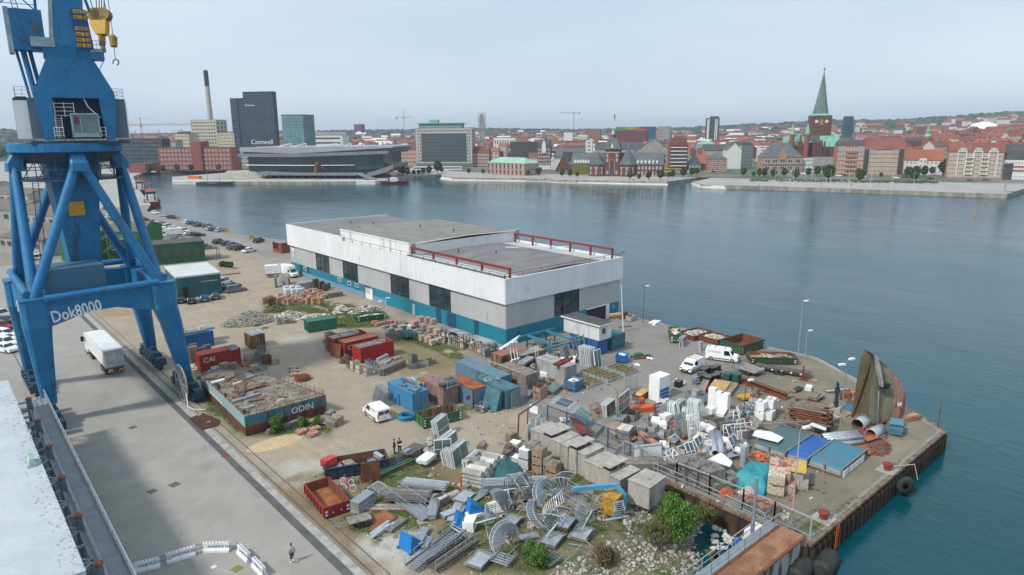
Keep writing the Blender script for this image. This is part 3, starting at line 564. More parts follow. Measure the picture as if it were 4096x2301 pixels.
 B('machine_house',mat('house_grey_blue',(.10,.17,.22),.6,(.08,.14,.19),.5),(-5.9,-2.6,-4,5.5,1.,8.4),(3.6,6.3,-4,5.5,1.,8.4),(-2.6,3.6,-.6,5.5,1.,8.))
 B('house_edge',wT,(-7.6,-5.9,-3.6,5,1.,7.9));B('house_edge',wT,(6.3,6.45,-4,5.5,1,8));B('house_edge',sL,(-7.65,-7.6,-1.2,-.6,1.5,7.))
 Ex([(-7.6,7.9),(-7.5,8.3),(-7.,8.6),(-5.9,8.6),(-5.9,7.9)],-3.6,5,0,'y')('house_edge',cD,h)
 mb=MB()
 for z in(9.,9.7,10.3):mb.path([(-7.2,-4,z),(-2.6,-4,z)],.045);mb.path([(3.6,-4,z),(6.2,-4,z),(6.2,5,z)],.045);mb.path([(-7.2,-4,z),(-7.2,5,z)],.045)
 for i in Rg(6):mb.bar((-7.2+i*.9,-4,8.4),(-7.2+i*.9,-4,10.3),.06)
 for i in Rg(4):mb.bar((3.6+i*.87,-4,8.4),(3.6+i*.87,-4,10.3),.06)
 mb('roof_railing',zl,h)
 leg=lambda s:[(s*4.4,.9),(s*3.1,.9),(s*3.1,2.5),(s*2.9,8.4),(0,8.4),(0,15.6),(s*2.8,15.6),(s*4.95,9.6),(s*5.05,8.4)]
 for s in(-1,1):Ex(leg(s),-4.9,-2.9)('a_frame',cB,h)
 B('a_frame_foot',cP,(-4.6,-3.4,-4.7,-3.2,0,.9),(3.4,4.6,-4.7,-3.2,0,.9))
 B('cabin',cP,(-1,2.5,-5.6,-3.4,1.2,1.45),(-1,2.5,-5.7,-3.3,5.3,5.6),(-1,-.8,-5.6,-3.4,1.45,5.3),(2.3,2.5,-5.6,-3.4,1.45,5.3),(.1,.22,-5.62,-5.4,1.45,5.3),(-1,2.5,-5.6,-5.45,1.45,2.))
 B('cabin_glass',glassg,(-.8,2.3,-5.5,-3.5,1.45,5.3));B('cabin_screen',mat('cabin_red',(.2,.02,.04),.6),(-.6,-.1,-5.62,-5.55,3.6,4.9))
 B('winch',redox,(-1.6,2.3,-2.4,-.7,5.4,8.2));B('back_wall',cD,(-3.1,3.1,-2.6,-2.5,.9,8.6))
 mb=MB()
 for z in(5.2,6.,6.7,7.4):mb.path([(-2.8,-4.7,z),(-.4,-4.7,z)],.05)
 for x in(-2.8,-1.6,-.4):mb.bar((x,-4.7,5.),(x,-4.7,7.6),.07)
 for z in(1.6,2.3,3.):mb.path([(-3.2,-5.3,z),(-2.,-5.3,z)],.05);mb.path([(2.,-5.3,z),(3.2,-5.3,z)],.05)
 for i in Rg(10):mb.bar((-2.9,-4.9,1.2+i*.38),(-2.1,-4.9,1.2+i*.38),.05)
 for x in(-3.2,-2.6,2.6,3.2):mb.bar((x,-5.3,1.2),(x,-5.3,3.),.07)
 mb.bar((-2.9,-4.9,1.2),(-2.9,-4.9,5),.07);mb.bar((-2.1,-4.9,1.2),(-2.1,-4.9,5),.07)
 mb('cabin_railing',wT,h);MB().path([(1.,-4.4,8.4),(1.4,-4.6,6.8),(2.3,-4.6,5.5),(2.8,-4.6,4.8)],.09)('hose',wT,h)
 MB().loft([rect((-.25,-3.9),5.7,2.,15.4),rect((-.25,-3.9),5.7,2.7,17.6),rect((-.1,-3.9),4.,2.7,17.65),rect((.85,-3.9),3.9,2.6,29.5)])('mast',cB,h)
 Br((-2.,-5.2,17.6),(-1.1,-5.2,29.5),.5,.15)('mast_edge',cP,h);B('cabin_ledge',cP,(-4.4,-1.6,-5.4,-4.6,17.3,18.9))
 B('trolley_deck',cB,(2.55,4.3,-5.2,-3,15.4,17.4));B('trolley_deck',cP,(2.6,4.1,-5.3,-5.2,16.8,17.4))
 mb=MB()
 for z in(18.1,18.8):mb.path([(2.6,-5.2,z),(4.4,-5.2,z),(4.4,-3,z)],.05)
 for i in Rg(5):mb.bar((2.6+i*.45,-5.2,17.4),(2.6+i*.45,-5.2,18.8),.05)
 mb.path([(4.3,-5,17.4),(4.2,-5,15.4),(3.3,-5,13.2)],.06);mb('deck_railing',cB,h)
 pnl=Ob((1.95,-5.35,20.6),(1.9,.12,7.),0,0,0,-.06)('load_panel',mat('panel_blue',(.01,.06,.22),.6),h)
 for i,(a_,b_)in En((('100','26'),('80','28'),('',''),('108','25'),('66','30'),('44','32'),('38','33'))):
  if not a_:continue
  z=23.4-i*.98
  for xx,ww,s_ in((1.1,1.05,a_),(2.3,.55,b_)):
   p=Bx(xx,xx+ww,-5.47,-5.42,z,z+.62)('number_plate',mat('plate_yellow',(.60,.33,.01),.6),h);text(s_,.55,bK,p,(xx+.1,-5.48,z+.1),XR,.004)
 B('boom_house',cB,(-6.4,-2.6,-4.,-1,16.8,23.8));B('boom_house_side',cP,(-7.,-6.4,-4.,-1,16.2,24));B('boom_house_window',glass,(-3.9,-3.,-4.06,-4.,20.,21.4),(-5.6,-4.8,-4.06,-4.,18.4,19.3))
 mb=MB()
 for s in(-5.2,-4.6):mb.bar((s,-4.6,18.),(s-1.4,-4.6,31),.1)
 for i in Rg(22):mb.bar((-5.2-.065*i,-4.6,18.5+i*.58),(-4.6-.065*i,-4.6,18.5+i*.58),.05)
 for s in(-8.,-3.2):mb.bar((s,-2,23.4),(s+.4,-2,32),.35)
 mb.bar((-8,-2,24),(-3,-2,30),.16);mb.bar((-3.2,-2,24),(-7.6,-2,30),.16)
 for z in(25,26.5,28):mb.bar((-8.1,-2.2,z),(-3,-2.2,z),.1)
 mb('jib_lattice',cB,h)
 mb=MB()
 for z in(24.,24.9,25.7,28.,29.):mb.path([(-9.9,-4,z),(-7.4,-4.4,z)],.06)
 mb.box(-9.9,-7.5,-4.4,-2.6,23.7,23.9);
 for i in Rg(4):mb.bar((-9.8+i*.7,-4.2,23.8),(-10.1+i*.7,-4.2,30),.1)
 mb('side_platform',cD,h)
 Cy((-4.7,-2.6,8.2),(-5.4,-2.6,17),.38,.38,10).cyl((-3.9,-2.,8.2),(-4.6,-2.,17),.28,.28,10).cyl((-5.4,-1.4,8.2),(-6.2,-1.4,17),.2,.2,10)('hydraulic_tube',cB,h)
 Br((3.3,-4.2,24),(1.6,-4.2,34),.35)('stay_tube',cB,h)
 HM=Matrix.Translation((cx+1.4,cy-.7,33.95))@Matrix.Rotation(-.12,4,'Z')@Matrix.Diagonal((.83,1,.64,1))
 for ch in list(CHI.get(h.name,[])):
  lm=Matrix.LocRotScale(ch.location,ch.rotation_euler,ch.scale);ch.parent=t;ch.matrix_basis=HM@lm
 bpy.data.objects.remove(h)
 bog=MB()
 for i in Rg(6):
  y=-4.25+i*1.7;bog.box(-.55,.55,y-.7,y+.7,.75,1.9+.25*(i%2));bog.box(-.85,-.55,y-.5,y+.5,.5,1.5).box(.55,.8,y-.3,y+.3,.7,1.7);bog.cyl((-.2,y,.42),(.2,y,.42),.4,.4,12)
 bog.box(-.5,.5,-3.,3.,1.9,2.3).box(-.4,.4,-1.4,1.4,2.3,2.9)
 bm=bog.mesh('bogie',[cD])
 for fx,fy in feet:obj('bogie',bm,t,(fx,fy-.6,0))
 mb=MB();n=20;c=Vt((23.4,93.6,2.75))
 for r in(2.5,.4):
  for i in Rg(n):a=i*2*PI/n;b_=(i+1)*2*PI/n;mb.bar(c+Vt((0,r*cos(a),r*sin(a))),c+Vt((0,r*cos(b_),r*sin(b_))),.1)
 for i in Rg(10):a=i*2*PI/10;mb.bar(c,c+Vt((0,2.5*cos(a),2.5*sin(a))),.08)
 mb('cable_drum',zl,t);Cy((c.x+.1,c.y,c.z),(c.x+.3,c.y,c.z),2.2,2.2,24)('cable_coil',sL,t)
 MB().path([(c.x-.1,91.4,1.9),(c.x-.3,90.6,.4),(c.x+.2,89.6,.1),(c.x+1.3,88.8,.1)],.06,6)('cable',wT,t)
 return t
crane()
def hooks():
 t=T('hook_block','yellow crane hook block hanging on steel ropes beside the blue mast','hook',(0,0,0))
 D=96.
 def pt(x,y):d=ray(x,y);k=D/d.dot(fw);return CAMP+d*k
 a=pt(400,0);s=lambda px,py:pt(px,py)
 px=lambda x,y:(x/1.608,y/1.608)
 P=[pt(*px(*q))for q in((590,115),(690,115),(692,160),(690,225),(625,225),(592,165))]
 off=fw*.5;mb=MB();n=6;mb.add([tuple(p-off)for p in P]+[tuple(p+off)for p in P],[(i,(i+1)%n,n+(i+1)%n,n+i)for i in Rg(n)]+[(5,4,3,2,1,0),(6,7,8,9,10,11)]);mb('block',yellow,t)
 for x in(612,632,655,672):Cy(tuple(pt(*px(x,98))-off),tuple(pt(*px(x,98))+off),.9,.9,12)('sheave',mat('sheave_brown',(.22,.14,.03),.6),t)
 Br(pt(*px(655,225)),pt(*px(658,290)),.75).bar(pt(*px(658,285)),pt(*px(668,335)),.55)('hook',mat('hook_yellow',(.36,.24,.04),.6,(.12,.05,.02),1.2),t)
 mb=MB()
 for x0_,x1_ in((612,580),(625,618),(640,637),(655,652),(668,670),(690,668)):
  A=pt(*px(x0_,100));Bq=pt(*px(x1_,0));mb.cyl(A,A+(Bq-A)*2.2,.07,.07,5,0,0)
 mb('rope',sL,t)
 t2=T('auxiliary_hook','small hook on a thin rope right of the large yellow hook block','hook',(0,0,0))
 mb=Cy(pt(*px(727,240)),pt(*px(733,300)),.55,.45,10);mb.cyl(pt(*px(725,222)),pt(*px(727,240)),.2,.5,10);mb('weight',mat('hook_yellow2',(.30,.2,.04),.6),t2)
 mb=MB();A=pt(*px(727,230));Bq=pt(*px(695,0));mb.cyl(A,A+(Bq-A)*2.,.05,.05,5,0,0);mb.cyl(pt(*px(733,300)),pt(*px(743,388)),.05,.05,5);mb('rope',sL,t2)
 mb=MB();c=pt(*px(745,402))
 for i in Rg(8):
  a=-1.2+i*.6;b_=a+.6;mb.bar(c+CR*(.42*cos(a))+CU*(.42*sin(a)),c+CR*(.42*cos(b_))+CU*(.42*sin(b_)),.13)
 mb('hook',sL,t2)
hooks()
# conveyor gantry, white roof, barriers at the left edge
def lefthand():
 t=T('white_roofed_hall','flat white roofed hall with moss along its edge, bottom left corner','building',(0,0,0))
 e0=G((42,1545),9.);e1=G((345,2290),9.);
 xr=(e0.x+e1.x)/2+0.
 poly=[(e0.x,e0.y+2),(e1.x,e1.y),(e1.x-20,e1.y),(e0.x-20,e0.y+2)]
 MB().prism(poly,0,8.9)('wall',cladg,t);MB().prism([(x,y)for x,y in poly],8.9,9.15)('roof',mat('roof_membrane',(.45,.5,.53),.6,(.4,.45,.48),.3,fine=.05),t)
 mb=MB()
 for i in Rg(380):
  k=rnd();x=e0.x+(e1.x-e0.x)*k-.05-1.3*rnd()**2;y=e0.y+(e1.y-e0.y)*k;mb.rock((x,y,9.16),U(.02,.10),0,.12)
 mb('roof_moss',mat('roof_moss',(.24,.23,.17),.95,(.34,.34,.30),3),t,kind=KF)
 u=T('roof_box','pale green box on the white roof by its mossy edge','box',(e0.x+(e1.x-e0.x)*.55-.6,e0.y+(e1.y-e0.y)*.55,9.15));Ex([(-.3,0),(.3,0),(.2,.6),(-.2,.7)],-.7,.7)('body',mat('pale_green',(.45,.62,.50),.5),u);Bx(-.35,.35,-.75,.75,-0.,.06)('lid',zN,u)
 g=T('lattice_gantry','steel lattice gantry with walkway and handrails beside the white roof','gantry',(0,0,0))
 a=G((150,1600),5.5);b_=G((470,2301),5.5);d=(b_-a);L=d.length;d.normalize();n=Vt((-d.y,d.x,0));
 if n.x>0:n=-n
 Br(a+Vt((0,0,0)),b_+d*4,1.35,.12)('walkway',mat('walkway_grating',(.19,.22,.25),.8,(.24,.26,.27),1,fine=.2),g)
 for s,nm in((.72,'handrail'),(-.72,'handrail')):
  mb=MB();o=n*s
  for z in(.55,1.1):mb.path([a+o+Vt((0,0,z)),b_+d*4+o+Vt((0,0,z))],.045)
  k=int(L/1.6)
  for i in Rg(k+1):p=a+d*(i*1.6)+o;mb.bar(p,p+Vt((0,0,1.1)),.05)
  mb.bar(a+o+Vt((0,0,.12)),b_+d*4+o+Vt((0,0,.12)),.03,.2);mb(nm,zl,g)
 o1=n*.95;o2=n*3.2
 for z,o,nm in((0,o1,'chord'),(-2.4,o1,'chord'),(0,o2,'chord'),(-2.4,o2,'chord')):Br(a+o+Vt((0,0,z-.1)),b_+d*4+o+Vt((0,0,z-.1)),.3)(nm,mat('gantry_steel',(.20,.27,.31),.6,(.27,.30,.31),1),g)
 k=int(L/2.6);gs=MT['gantry_steel']
 for i in Rg(k+2):
  p=a+d*(i*2.6);q=a+d*((i+1)*2.6)
  Br(p+o1,p+o2,.2)('truss_strut',gs,g);Br((p if i%2 else q)+o1,(q if i%2 else p)+o2,.2)('truss_brace',gs,g)
  Br(p+o1+Vt((0,0,-2.4)),p+o1,.18)('truss_strut',gs,g);Br(p+o1+Vt((0,0,-2.4)),q+o1,.15)('truss_brace',gs,g)
  if i%3==1:
   Cy(p+n*.95+Vt((0,0,-5.5)),p+n*.95+Vt((0,0,1.)),.26,.26,12)('post',mat('post_blue_grey',(.14,.22,.28),.6),g);Cy(p+n*.95+Vt((0,0,1.)),p+n*.95+Vt((0,0,1.3)),.29,.29,12)('post_cap',rustl,g)
 me=Ex([(-.28,0),(.28,0),(.28,.18),(.14,.4),(.14,.85),(-.14,.85),(-.14,.4),(-.28,.18)],-1.,1.,0,'y').mesh('barrier_block',[wT])
 hole=MB()
 for i in Rg(4):hole.box(-.06,.06,-.85+i*.5,-.6+i*.5,.851,.86);
 hm_=hole.mesh('slot',[bK])
 B=[(z3(1100,1430),z3(1330,1370),'nearest the gantry handrail'),(z3(1370,1345),z3(1620,1275),'between the gantry and the square drain'),(z3(1680,1250),z3(1905,1245),'standing square on in the row end'),(z3(1975,1260),z3(2064,1345),'turned toward the rail strip'),((1015,2262),(1060,2310),'cut by the bottom edge of the picture')]
 for i,(p,q,l)in En(B):
  P=G(p);Q=G(q);c=(P+Q)/2;v=Q-P;r=atan2(v.y,v.x)-PI/2
  e=T('road_barrier','white plastic road barrier with blue lettering '+l,'barrier',c,r,'white barriers across the lane')
  for s in(-1,1):
   k=obj('barrier_block',me,e,(0,s*v.length*.24,0),sc=(1,v.length*.235,1));obj('slot',hm_,k)
  text('AARHUS HAVN',.36,mat('letter_blue',(.03,.08,.3),.6),e,(.15,-v.length*.3,.42),(PI/2,0,PI/2),.005);text('AARHUS HAVN',.36,MT['letter_blue'],e,(-.15,v.length*.3,.42),(PI/2,0,-PI/2),.005)
lefthand()
# vehicles
def wheel(par,x,y,r=.33,w_=.22,rim=None):
 k=Cy((x-w_/2,y,r),(x+w_/2,y,r),r,r,16)('wheel',rb,par)
 Cy((x-w_/2-.012,y,r),(x+w_/2+.012,y,r),r*.62,r*.62,10)('rim',rim or zN,k)
def vbody(name,m,pts,hw,par,z_in=None,inset=0.):
 n=len(pts);L=[];R=[]
 for y,z in pts:
  k=hw-(max(0,z-z_in)*inset if z_in else 0);L.append((-k,y,z));R.append((k,y,z))
 mb=MB();mb.add(L+R,[(i,(i+1)%n,n+(i+1)%n,n+i)for i in Rg(n)]+[tuple(Rg(n-1,-1,-1)),tuple(Rg(n,2*n))]);o=mb(name,m,par);return o
paints={'black':(.012,.013,.015),'dark grey':(.05,.055,.06),'silver':(.42,.44,.46),'white':(.78,.79,.80),'blue':(.015,.07,.22),'dark blue':(.015,.03,.07),'grey':(.16,.17,.18),'red':(.30,.02,.02),'pale blue grey':(.28,.34,.40),'yellow':(.62,.52,.08)}
def car(kind,colour,lb_,loc,rz,gp=None,name='parked_car'):
 m=mat('car_'+colour.replace(' ','_'),paints[colour],.25,tuple(c*.95 for c in paints[colour]),.5,metal=.1 if colour!='white' else 0,spec=.6)
 t=T(name,lb_,'car',loc,rz,gp)
 L=4.3 if kind=='hatchback' else 4.65;h=1.47 if kind!='sedan' else 1.42;a=L/2
 if kind=='suv':h=1.68
 low=[(-a,.35),(-a,.62),(-a+.05,.92),(-a+.5 if kind!='sedan' else-a+1.,.98),(a-1.25,.97),(a-.35,.84),(a-.05,.66),(a,.42),(a-.1,.26),(a-.52,.26),(a-.62,.52),(a-.9,.64),(a-1.18,.52),(a-1.28,.24),(-a+1.28,.24),(-a+1.16,.52),(-a+.9,.64),(-a+.62,.52),(-a+.52,.26),(-a+.1,.28)]
 vbody('body',m,low,.89,t,.6,.12)
 if kind=='hatchback':cab=[(-a+.12,.96),(-a+.45,h-.12),(-a+.8,h-.02),(.1,h),(.55,h-.08),(a-1.15,.95)]
 elif kind=='sedan':cab=[(-a+.55,.96),(-a+1.25,h-.08),(-a+1.7,h),(.15,h),(.55,h-.06),(a-1.3,.95)]
 else:cab=[(-a+.06,.96),(-a+.3,h-.14),(-a+.6,h-.02),(.15,h),(.6,h-.08),(a-1.25,.95)]
 g_=vbody('glasshouse',glass,cab,.80,t,.95,.32)
 ro=[(y,z+.012)for y,z in cab[1:-1]];ro=ro+[(y,z-.05)for y,z in reversed(ro)]
 vbody('roof',m,[(y,z)for y,z in ro],.81,t,.95,.32)
 mb=MB()
 for s in(-1,1):
  for y,yt in((cab[0][0]+.25,cab[1][0]+.2),(-.25,-.25),(cab[-1][0]-.25,cab[-2][0]+.05)):mb.bar((s*.80,y,.96),(s*(.81-(h-.95)*.32),yt,h-.06),.07)
 mb('window_pillar',m,t)
 for s in(-1,1):
  for y in(-a+.9,a-.9):wheel(t,s*.80,y)
  Bx(s*.66-.16,s*.66+.16,a-.14,a+.005,.6,.72)('headlight',zl,t);Bx(s*.72-.12,s*.72+.12,-a-.01,-a+.06,.68,.86)('tail_light',redp,t);Bx(s*.93-.07,s*.93+.07,a-1.5,a-1.38,.98,1.1)('mirror',m,t)
 Bx(-.26,.26,-a-.015,-a,.5,.6)('number_plate',wT,t)
 return t
CARS={}
def park(kind,colour,lb_,p,q,gp=None,name='parked_car'):
 P=G(p);Q=G(q);v=Q-P;c=(P+Q)/2;r=atan2(v.y,v.x)-PI/2
 k=(kind,colour)
 if k not in CARS:CARS[k]=car(kind,colour,lb_,c,r,gp,name);return CARS[k]
 return dup(CARS[k],c,r,lb_,gp=gp)
def van(lb_,p,q,h=1.85,L=4.5,text_side=None,roofbars=1,gp=None):
 P=G(p);Q=G(q);v=(Q-P);c=(P+Q)/2;r=atan2(v.y,v.x)-PI/2;t=T('white_van',lb_,'van',c,r,gp);a=L/2;wm=mat('van_white',(.80,.81,.82),.3,(.78,.79,.80),1,spec=.6)
 low=[(-a,.38),(-a+.02,h-.35),(-a+.12,h-.06),(-a+.3,h),(a-1.75,h),(a-1.35,h-.1),(a-.85,1.12),(a-.25,.98),(a-.04,.75),(a,.42),(a-.1,.3),(a-.48,.28),(a-.6,.56),(a-.88,.68),(a-1.16,.56),(a-1.26,.26),(-a+1.3,.26),(-a+1.2,.56),(-a+.92,.68),(-a+.64,.56),(-a+.54,.28),(-a+.1,.3)]
 vbody('body',wm,low,.92,t,1.,.12)
 ws=[(a-1.36,h-.14),(a-.88,1.14)];mb=MB();mb.add([(-.72,ws[0][0]+.03,ws[0][1]),(.72,ws[0][0]+.03,ws[0][1]),(.80,ws[1][0]+.03,ws[1][1]),(-.80,ws[1][0]+.03,ws[1][1])],[(0,1,2,3)]);mb('windscreen',glass,t)
 for s in(-1,1):
  hw=lambda z:(.925-max(0,z-1.)*.12)*s
  mb=MB();P4=[(a-2.15,1.1),(a-1.1,1.12),(a-1.45,h-.2),(a-2.15,h-.2)];mb.add([(hw(z)+s*.008,y,z)for y,z in P4],[(0,1,2,3),(3,2,1,0)]);mb('side_window',glass,t)
  Bx(min(s*.93,s*.945),max(s*.93,s*.945),-a+1.3,a-1.3,.42,.56)('rubbing_strip',bK,t)
  for y in(-a+.92,a-.88):wheel(t,s*.82,y,.34)
  Bx(s*.68-.17,s*.68+.17,a-.3,a-.02,.72,.9)('headlight',glassg,t);Bx(s*.84-.07,s*.84+.07,-a-.015,-a+.05,.75,1.2)('tail_light',redp,t);Bx(s*1.-.1,s*1.+.1,a-1.2,a-1.05,1.05,1.28)('mirror',wm,t)
 Bx(-.6,.6,a-.03,a+.02,.38,.66)('grille',bK,t);Bx(-.9,.9,a-.08,a+.01,.26,.4)('bumper',bK,t);Bx(-.26,.26,a+.02,a+.035,.42,.53)('number_plate',mat('plate_y',(.75,.5,.03),.5),t)
 Bx(-.75,-.05,-a-.012,-a+.02,1.1,h-.25).box(.05,.75,-a-.012,-a+.02,1.1,h-.25)('rear_window',gb,t);Bx(-.26,.26,-a-.03,-a-0.,.62,.73)('number_plate',MT['plate_y'],t)
 if roofbars:
  for y in(-a+.5,-a+1.4,a-2.1):Br((-.7,y,h+.12),(.7,y,h+.12),.05).bar((-.7,y,h-.02),(-.7,y,h+.12),.05).bar((.7,y,h-.02),(.7,y,h+.12),.05)('roof_bar',sL,t)
 if text_side:
  for s in text_side[1]:
   z=1.42;text(text_side[0],.34,mat('letter_grey',(.35,.42,.5),.6),t,(s*(.94-.42*.12)+s*.01,-a+.35 if s>0 else a-1.9-.3,z),(PI/2-s*0,0,s*PI/2),.004)if s>0 else text(text_side[0],.34,mat('letter_grey',(.35,.42,.5),.6),t,(s*(.94-.42*.12)+s*.01,a-2.3,z),(PI/2,0,-PI/2),.004)
 return t
def lorry():
 P=G(z2(755,1130));t=T('container_lorry','white container lorry driving away under the blue crane portal','truck',(P.x,P.y,0),0.);t.location=(19.2,G(z2(730,1120)).y-1.,0)
 L=13.;W_=1.25
 MB().corr((-W_,L),(-W_,0),1.35,3.95,.3,.03).corr((W_,0),(W_,L),1.35,3.95,.3,.03).corr((W_,L),(-W_,L),1.35,3.95,.3,.03).box(-W_+.03,W_-.03,.06,L-.05,1.35,3.93)('container_box',wT,t)
 Bx(-W_-.03,W_+.03,-.02,L+.02,3.93,4.)('container_roof',mat('roof_white',(.68,.70,.70),.6,(.60,.62,.61),.6),t)
 for s in(-1,1):
  d=Bx(min(0,s*1.22),max(0,s*1.22),-.02,.05,1.4,3.9)('door',mat('door_grey_white',(.50,.53,.54),.6),t)
  for q in(.35,.85):Br((s*q,-.06,1.42),(s*q,-.06,3.88),.05)('lock_rod',zN,d)
  Bx(s*.55-.18,s*.55+.18,-.05,-.03,1.9,2.15)('door_sign',yellow,t)
 Bx(-W_,W_,-.08,.12,1.15,1.38).box(-W_,W_,L-.1,L+.05,1.1,1.38)('frame_end',sL,t)
 Br((-.45,0,1.15),(-.45,L,1.15),.15).bar((.45,0,1.15),(.45,L,1.15),.15).box(-1.2,1.2,-.05,.1,.55,.7)('chassis',sL,t)
 [Bx(x,x+.6,-.08,-.05,.72,.95)('rear_marker',mat('marker_y',(.6,.35,.02),.6),t)for x in(-1,.4)]
 for s in(-1,1):
  for y in(1.6,2.9,4.2):wheel(t,s*1.,y,.5,.38,sL)
  Bx(s*1.1-.12,s*1.1+.12,-.09,0.,.72,.9)('tail_light',redp,t)
 Ex([(L+.6,.9),(L+.5,3.3),(L+.9,3.7),(L+2.5,3.5),(L+2.85,2.2),(L+2.95,.6),(L+.7,.5)],-1.2,1.2,0,'x')('cab',wT,t)
 Bx(-1.1,1.1,L+2.72,L+2.8,2.,3.1).box(-1.22,-1.2,L+1.6,L+2.5,2.,2.9).box(1.2,1.22,L+1.6,L+2.5,2.,2.9)('cab_window',glass,t)
 Bx(-1.75,-1.3,L+2.3,L+2.5,2.1,2.9).box(1.3,1.75,L+2.3,L+2.5,2.1,2.9)('mirror',bK,t)
 for s in(-1,1):
  for y in(L-1.9,L+1.9,L-.6):wheel(t,s*1.,y,.5,.38,sL)
lorry()
def boxvan(name,lb_,p,rz,m=None,sign=None,L=3.6):
 t=T(name,lb_,'truck',p,rz)
 Bx(-1.05,1.05,-L,0,.95,3.)('box_body',m or wT,t);Ex([(0,.6),(0,2.3),(.25,2.35),(.9,2.15),(1.4,1.35),(2.,1.1),(2.1,.5)],-.95,.95,0,'x')('cab',wT,t);Ex([(-.02,2.3),(0,3.),(.5,2.85),(.8,2.35)],-1.,1.,0,'x')('wind_deflector',wT,t)
 MB().add([(-.8,.93,2.12),(.8,.93,2.12),(.85,1.42,1.4),(-.85,1.42,1.4)],[(0,1,2,3)]).box(-.97,-.95,.2,.95,1.4,2.05).box(.95,.97,.2,.95,1.4,2.05)('cab_window',glass,t)
 Bx(-.4,.4,-L,1.8,.55,.9)('chassis',sL,t)
 for s in(-1,1):
  for y in(-L+.9,1.2):wheel(t,s*.85,y,.36)
 Bx(-1.06,-1.05,-L+1.,-L+1.9,1.,2.7)('side_door',mat('door_line',(.66,.68,.69),.5),t)
 if sign:
  s=Bx(-1.09,-1.06,-L+.2,-.2,1.1,2.9)('sign_panel',yellow,t);text(sign,.33,bK,s,(-1.1,-.3,2.4),(PI/2,0,-PI/2),.004)
 return t
boxvan('box_truck','white box truck parked before the left end of the warehouse',G(zP(1640,1065)),-PI/2-.35)
boxvan('yellow_sign_truck','truck with bright yellow sign panel, half hidden by the warehouse end',G(zP(1745,1075)),PI+.25,sign='SOLIDARITET')
boxvan('delivery_truck','white and green delivery truck parked beyond the green sheds',G(zP(440,655)),-AZ-1.2+PI,mat('white_green_body',(.66,.70,.66),.5),L=5)
van('white delivery van parked on gravel in front of the blue container',zB(548,1045),zB(452,975),1.85,4.4,('olavdelinde',(1,-1)),0)
van('larger white van beside the green skips reading olavdelinde.dk',zD(790,560),zD(1085,600),2.,5.,('olavdelinde.dk',(1,-1)),1)
van('small white van facing the camera on the tarmac by the skips',zD(725,640),zD(570,715),1.84,4.4,('P',(1,)),1)
def rowcars(items,gp,where):
 for i,(k,c,x,y,dx,dy)in En(items):
  park(k,c,f'{c} {k} {where.replace("#",ORD[i])}',zP(x-dx,y-dy),zP(x+dx,y+dy),gp)
D1=(38,3)
rowcars([('hatchback','white',318,410,34,4),('hatchback','silver',418,438,34,3),('suv','black',490,460,40,4),('hatchback','white',648,510,30,-8),('sedan','black',695,518,32,-8),('hatchback','dark grey',748,528,30,-8),('sedan','black',783,542,34,-8),('suv','dark grey',872,558,30,-8),('sedan','silver',893,578,34,-8),('hatchback','black',938,588,30,-8),('hatchback','silver',993,596,38,-10),('suv','black',1410,708,46,-14)],'cars parked along the quay edge','parked nose to the quay edge, # from the left in its row')
rowcars([('hatchback','dark grey',190,480,30,-6),('sedan','black',285,508,30,-6),('hatchback','silver',340,520,24,-6),('hatchback','pale blue grey',365,526,24,-6),('suv','dark grey',395,538,26,-6),('hatchback','dark grey',412,550,26,-6),('suv','white',460,556,38,-6),('sedan','white',525,576,50,-2),('suv','white',625,606,42,-6),('hatchback','white',680,624,32,-6),('hatchback','pale blue grey',718,636,34,-4),('sedan','black',775,646,58,-2)],'cars in the middle row of the car park','in the middle row of the car park, # from the left')
rowcars([('suv','black',535,706,30,-8),('hatchback','dark blue',600,706,40,-8),('suv','silver',650,722,44,-6),('sedan','black',720,742,40,-4),('sedan','black',835,768,34,2),('suv','black',990,722,44,-10),('hatchback','dark blue',1070,738,46,-10),('hatchback','dark grey',1130,752,46,-10),('sedan','dark grey',1140,778,46,-12),('suv','black',1205,786,46,-10),('sedan','white',1310,812,60,-12)],'cars in the inner row of the car park','in the inner row nearest the green sheds, # from the left')
park('suv','white','white estate car just behind the teal shed corner',zP(1005,1160),zP(1085,1135));park('sedan','dark grey','dark grey saloon parked beyond the grey estate beside the teal shed',zP(1050,1215),zP(1190,1180))
park('suv','grey','grey estate car parked beside the teal shed, nearest the brick pallets',zP(1070,1245),zP(1265,1215))
for i,(k,c,x,y)in En([('hatchback','black',600,1380),('hatchback','black',712,1385),('hatchback','blue',848,1365),('hatchback','dark grey',968,1340)]):
 park(k,c,f'{c} {k} parked rear outward before the teal shed, {ORD[i]} from the crane leg',zP(x,y),zP(x-22,y-82),'cars parked before the teal shed')
for i,(c,x,y)in En([('white',20,1345),('white',22,1362),('white',22,1378),('white',25,1400),('red',5,1312),('black',8,1290),('silver',6,1262)]):
 park('hatchback' if i%2 else 'suv',c,f'{c} car in the row left of the crane, {ORD[i]} in the column',(x-26,y+2),(x+28,y+10),'cars left of the crane')
park('suv','white','white car standing alone behind the crane leg by the white shed',z2(225,388),z2(278,380))
for i,(c,x,y)in En([('white',705,115),('dark grey',740,130),('silver',885,110),('black',935,140),('white',905,180),('dark grey',690,60)]):park('hatchback',c,f'{c} car seen between the crane tubes, {ORD[i]} from the left',z2(x-22,y+4),z2(x+22,y-2),'cars seen between the crane tubes')
mb=MB()
for i in Rg(40):
 a=G(zP(560+i*24.5,462+i*7.4));b_=Vt((a.x-4.6,a.y+2.,0));mb.bar((a.x-1,a.y,.012),(b_.x-1,b_.y,.012),.14,.004)
for i in Rg(26):
 a=G(zP(400+i*24,600+i*7));mb.bar((a.x,a.y,.012),(a.x-4.4,a.y+1.6,.012),.13,.004)
mb('parking_bay_lines',wT,kind=KS)
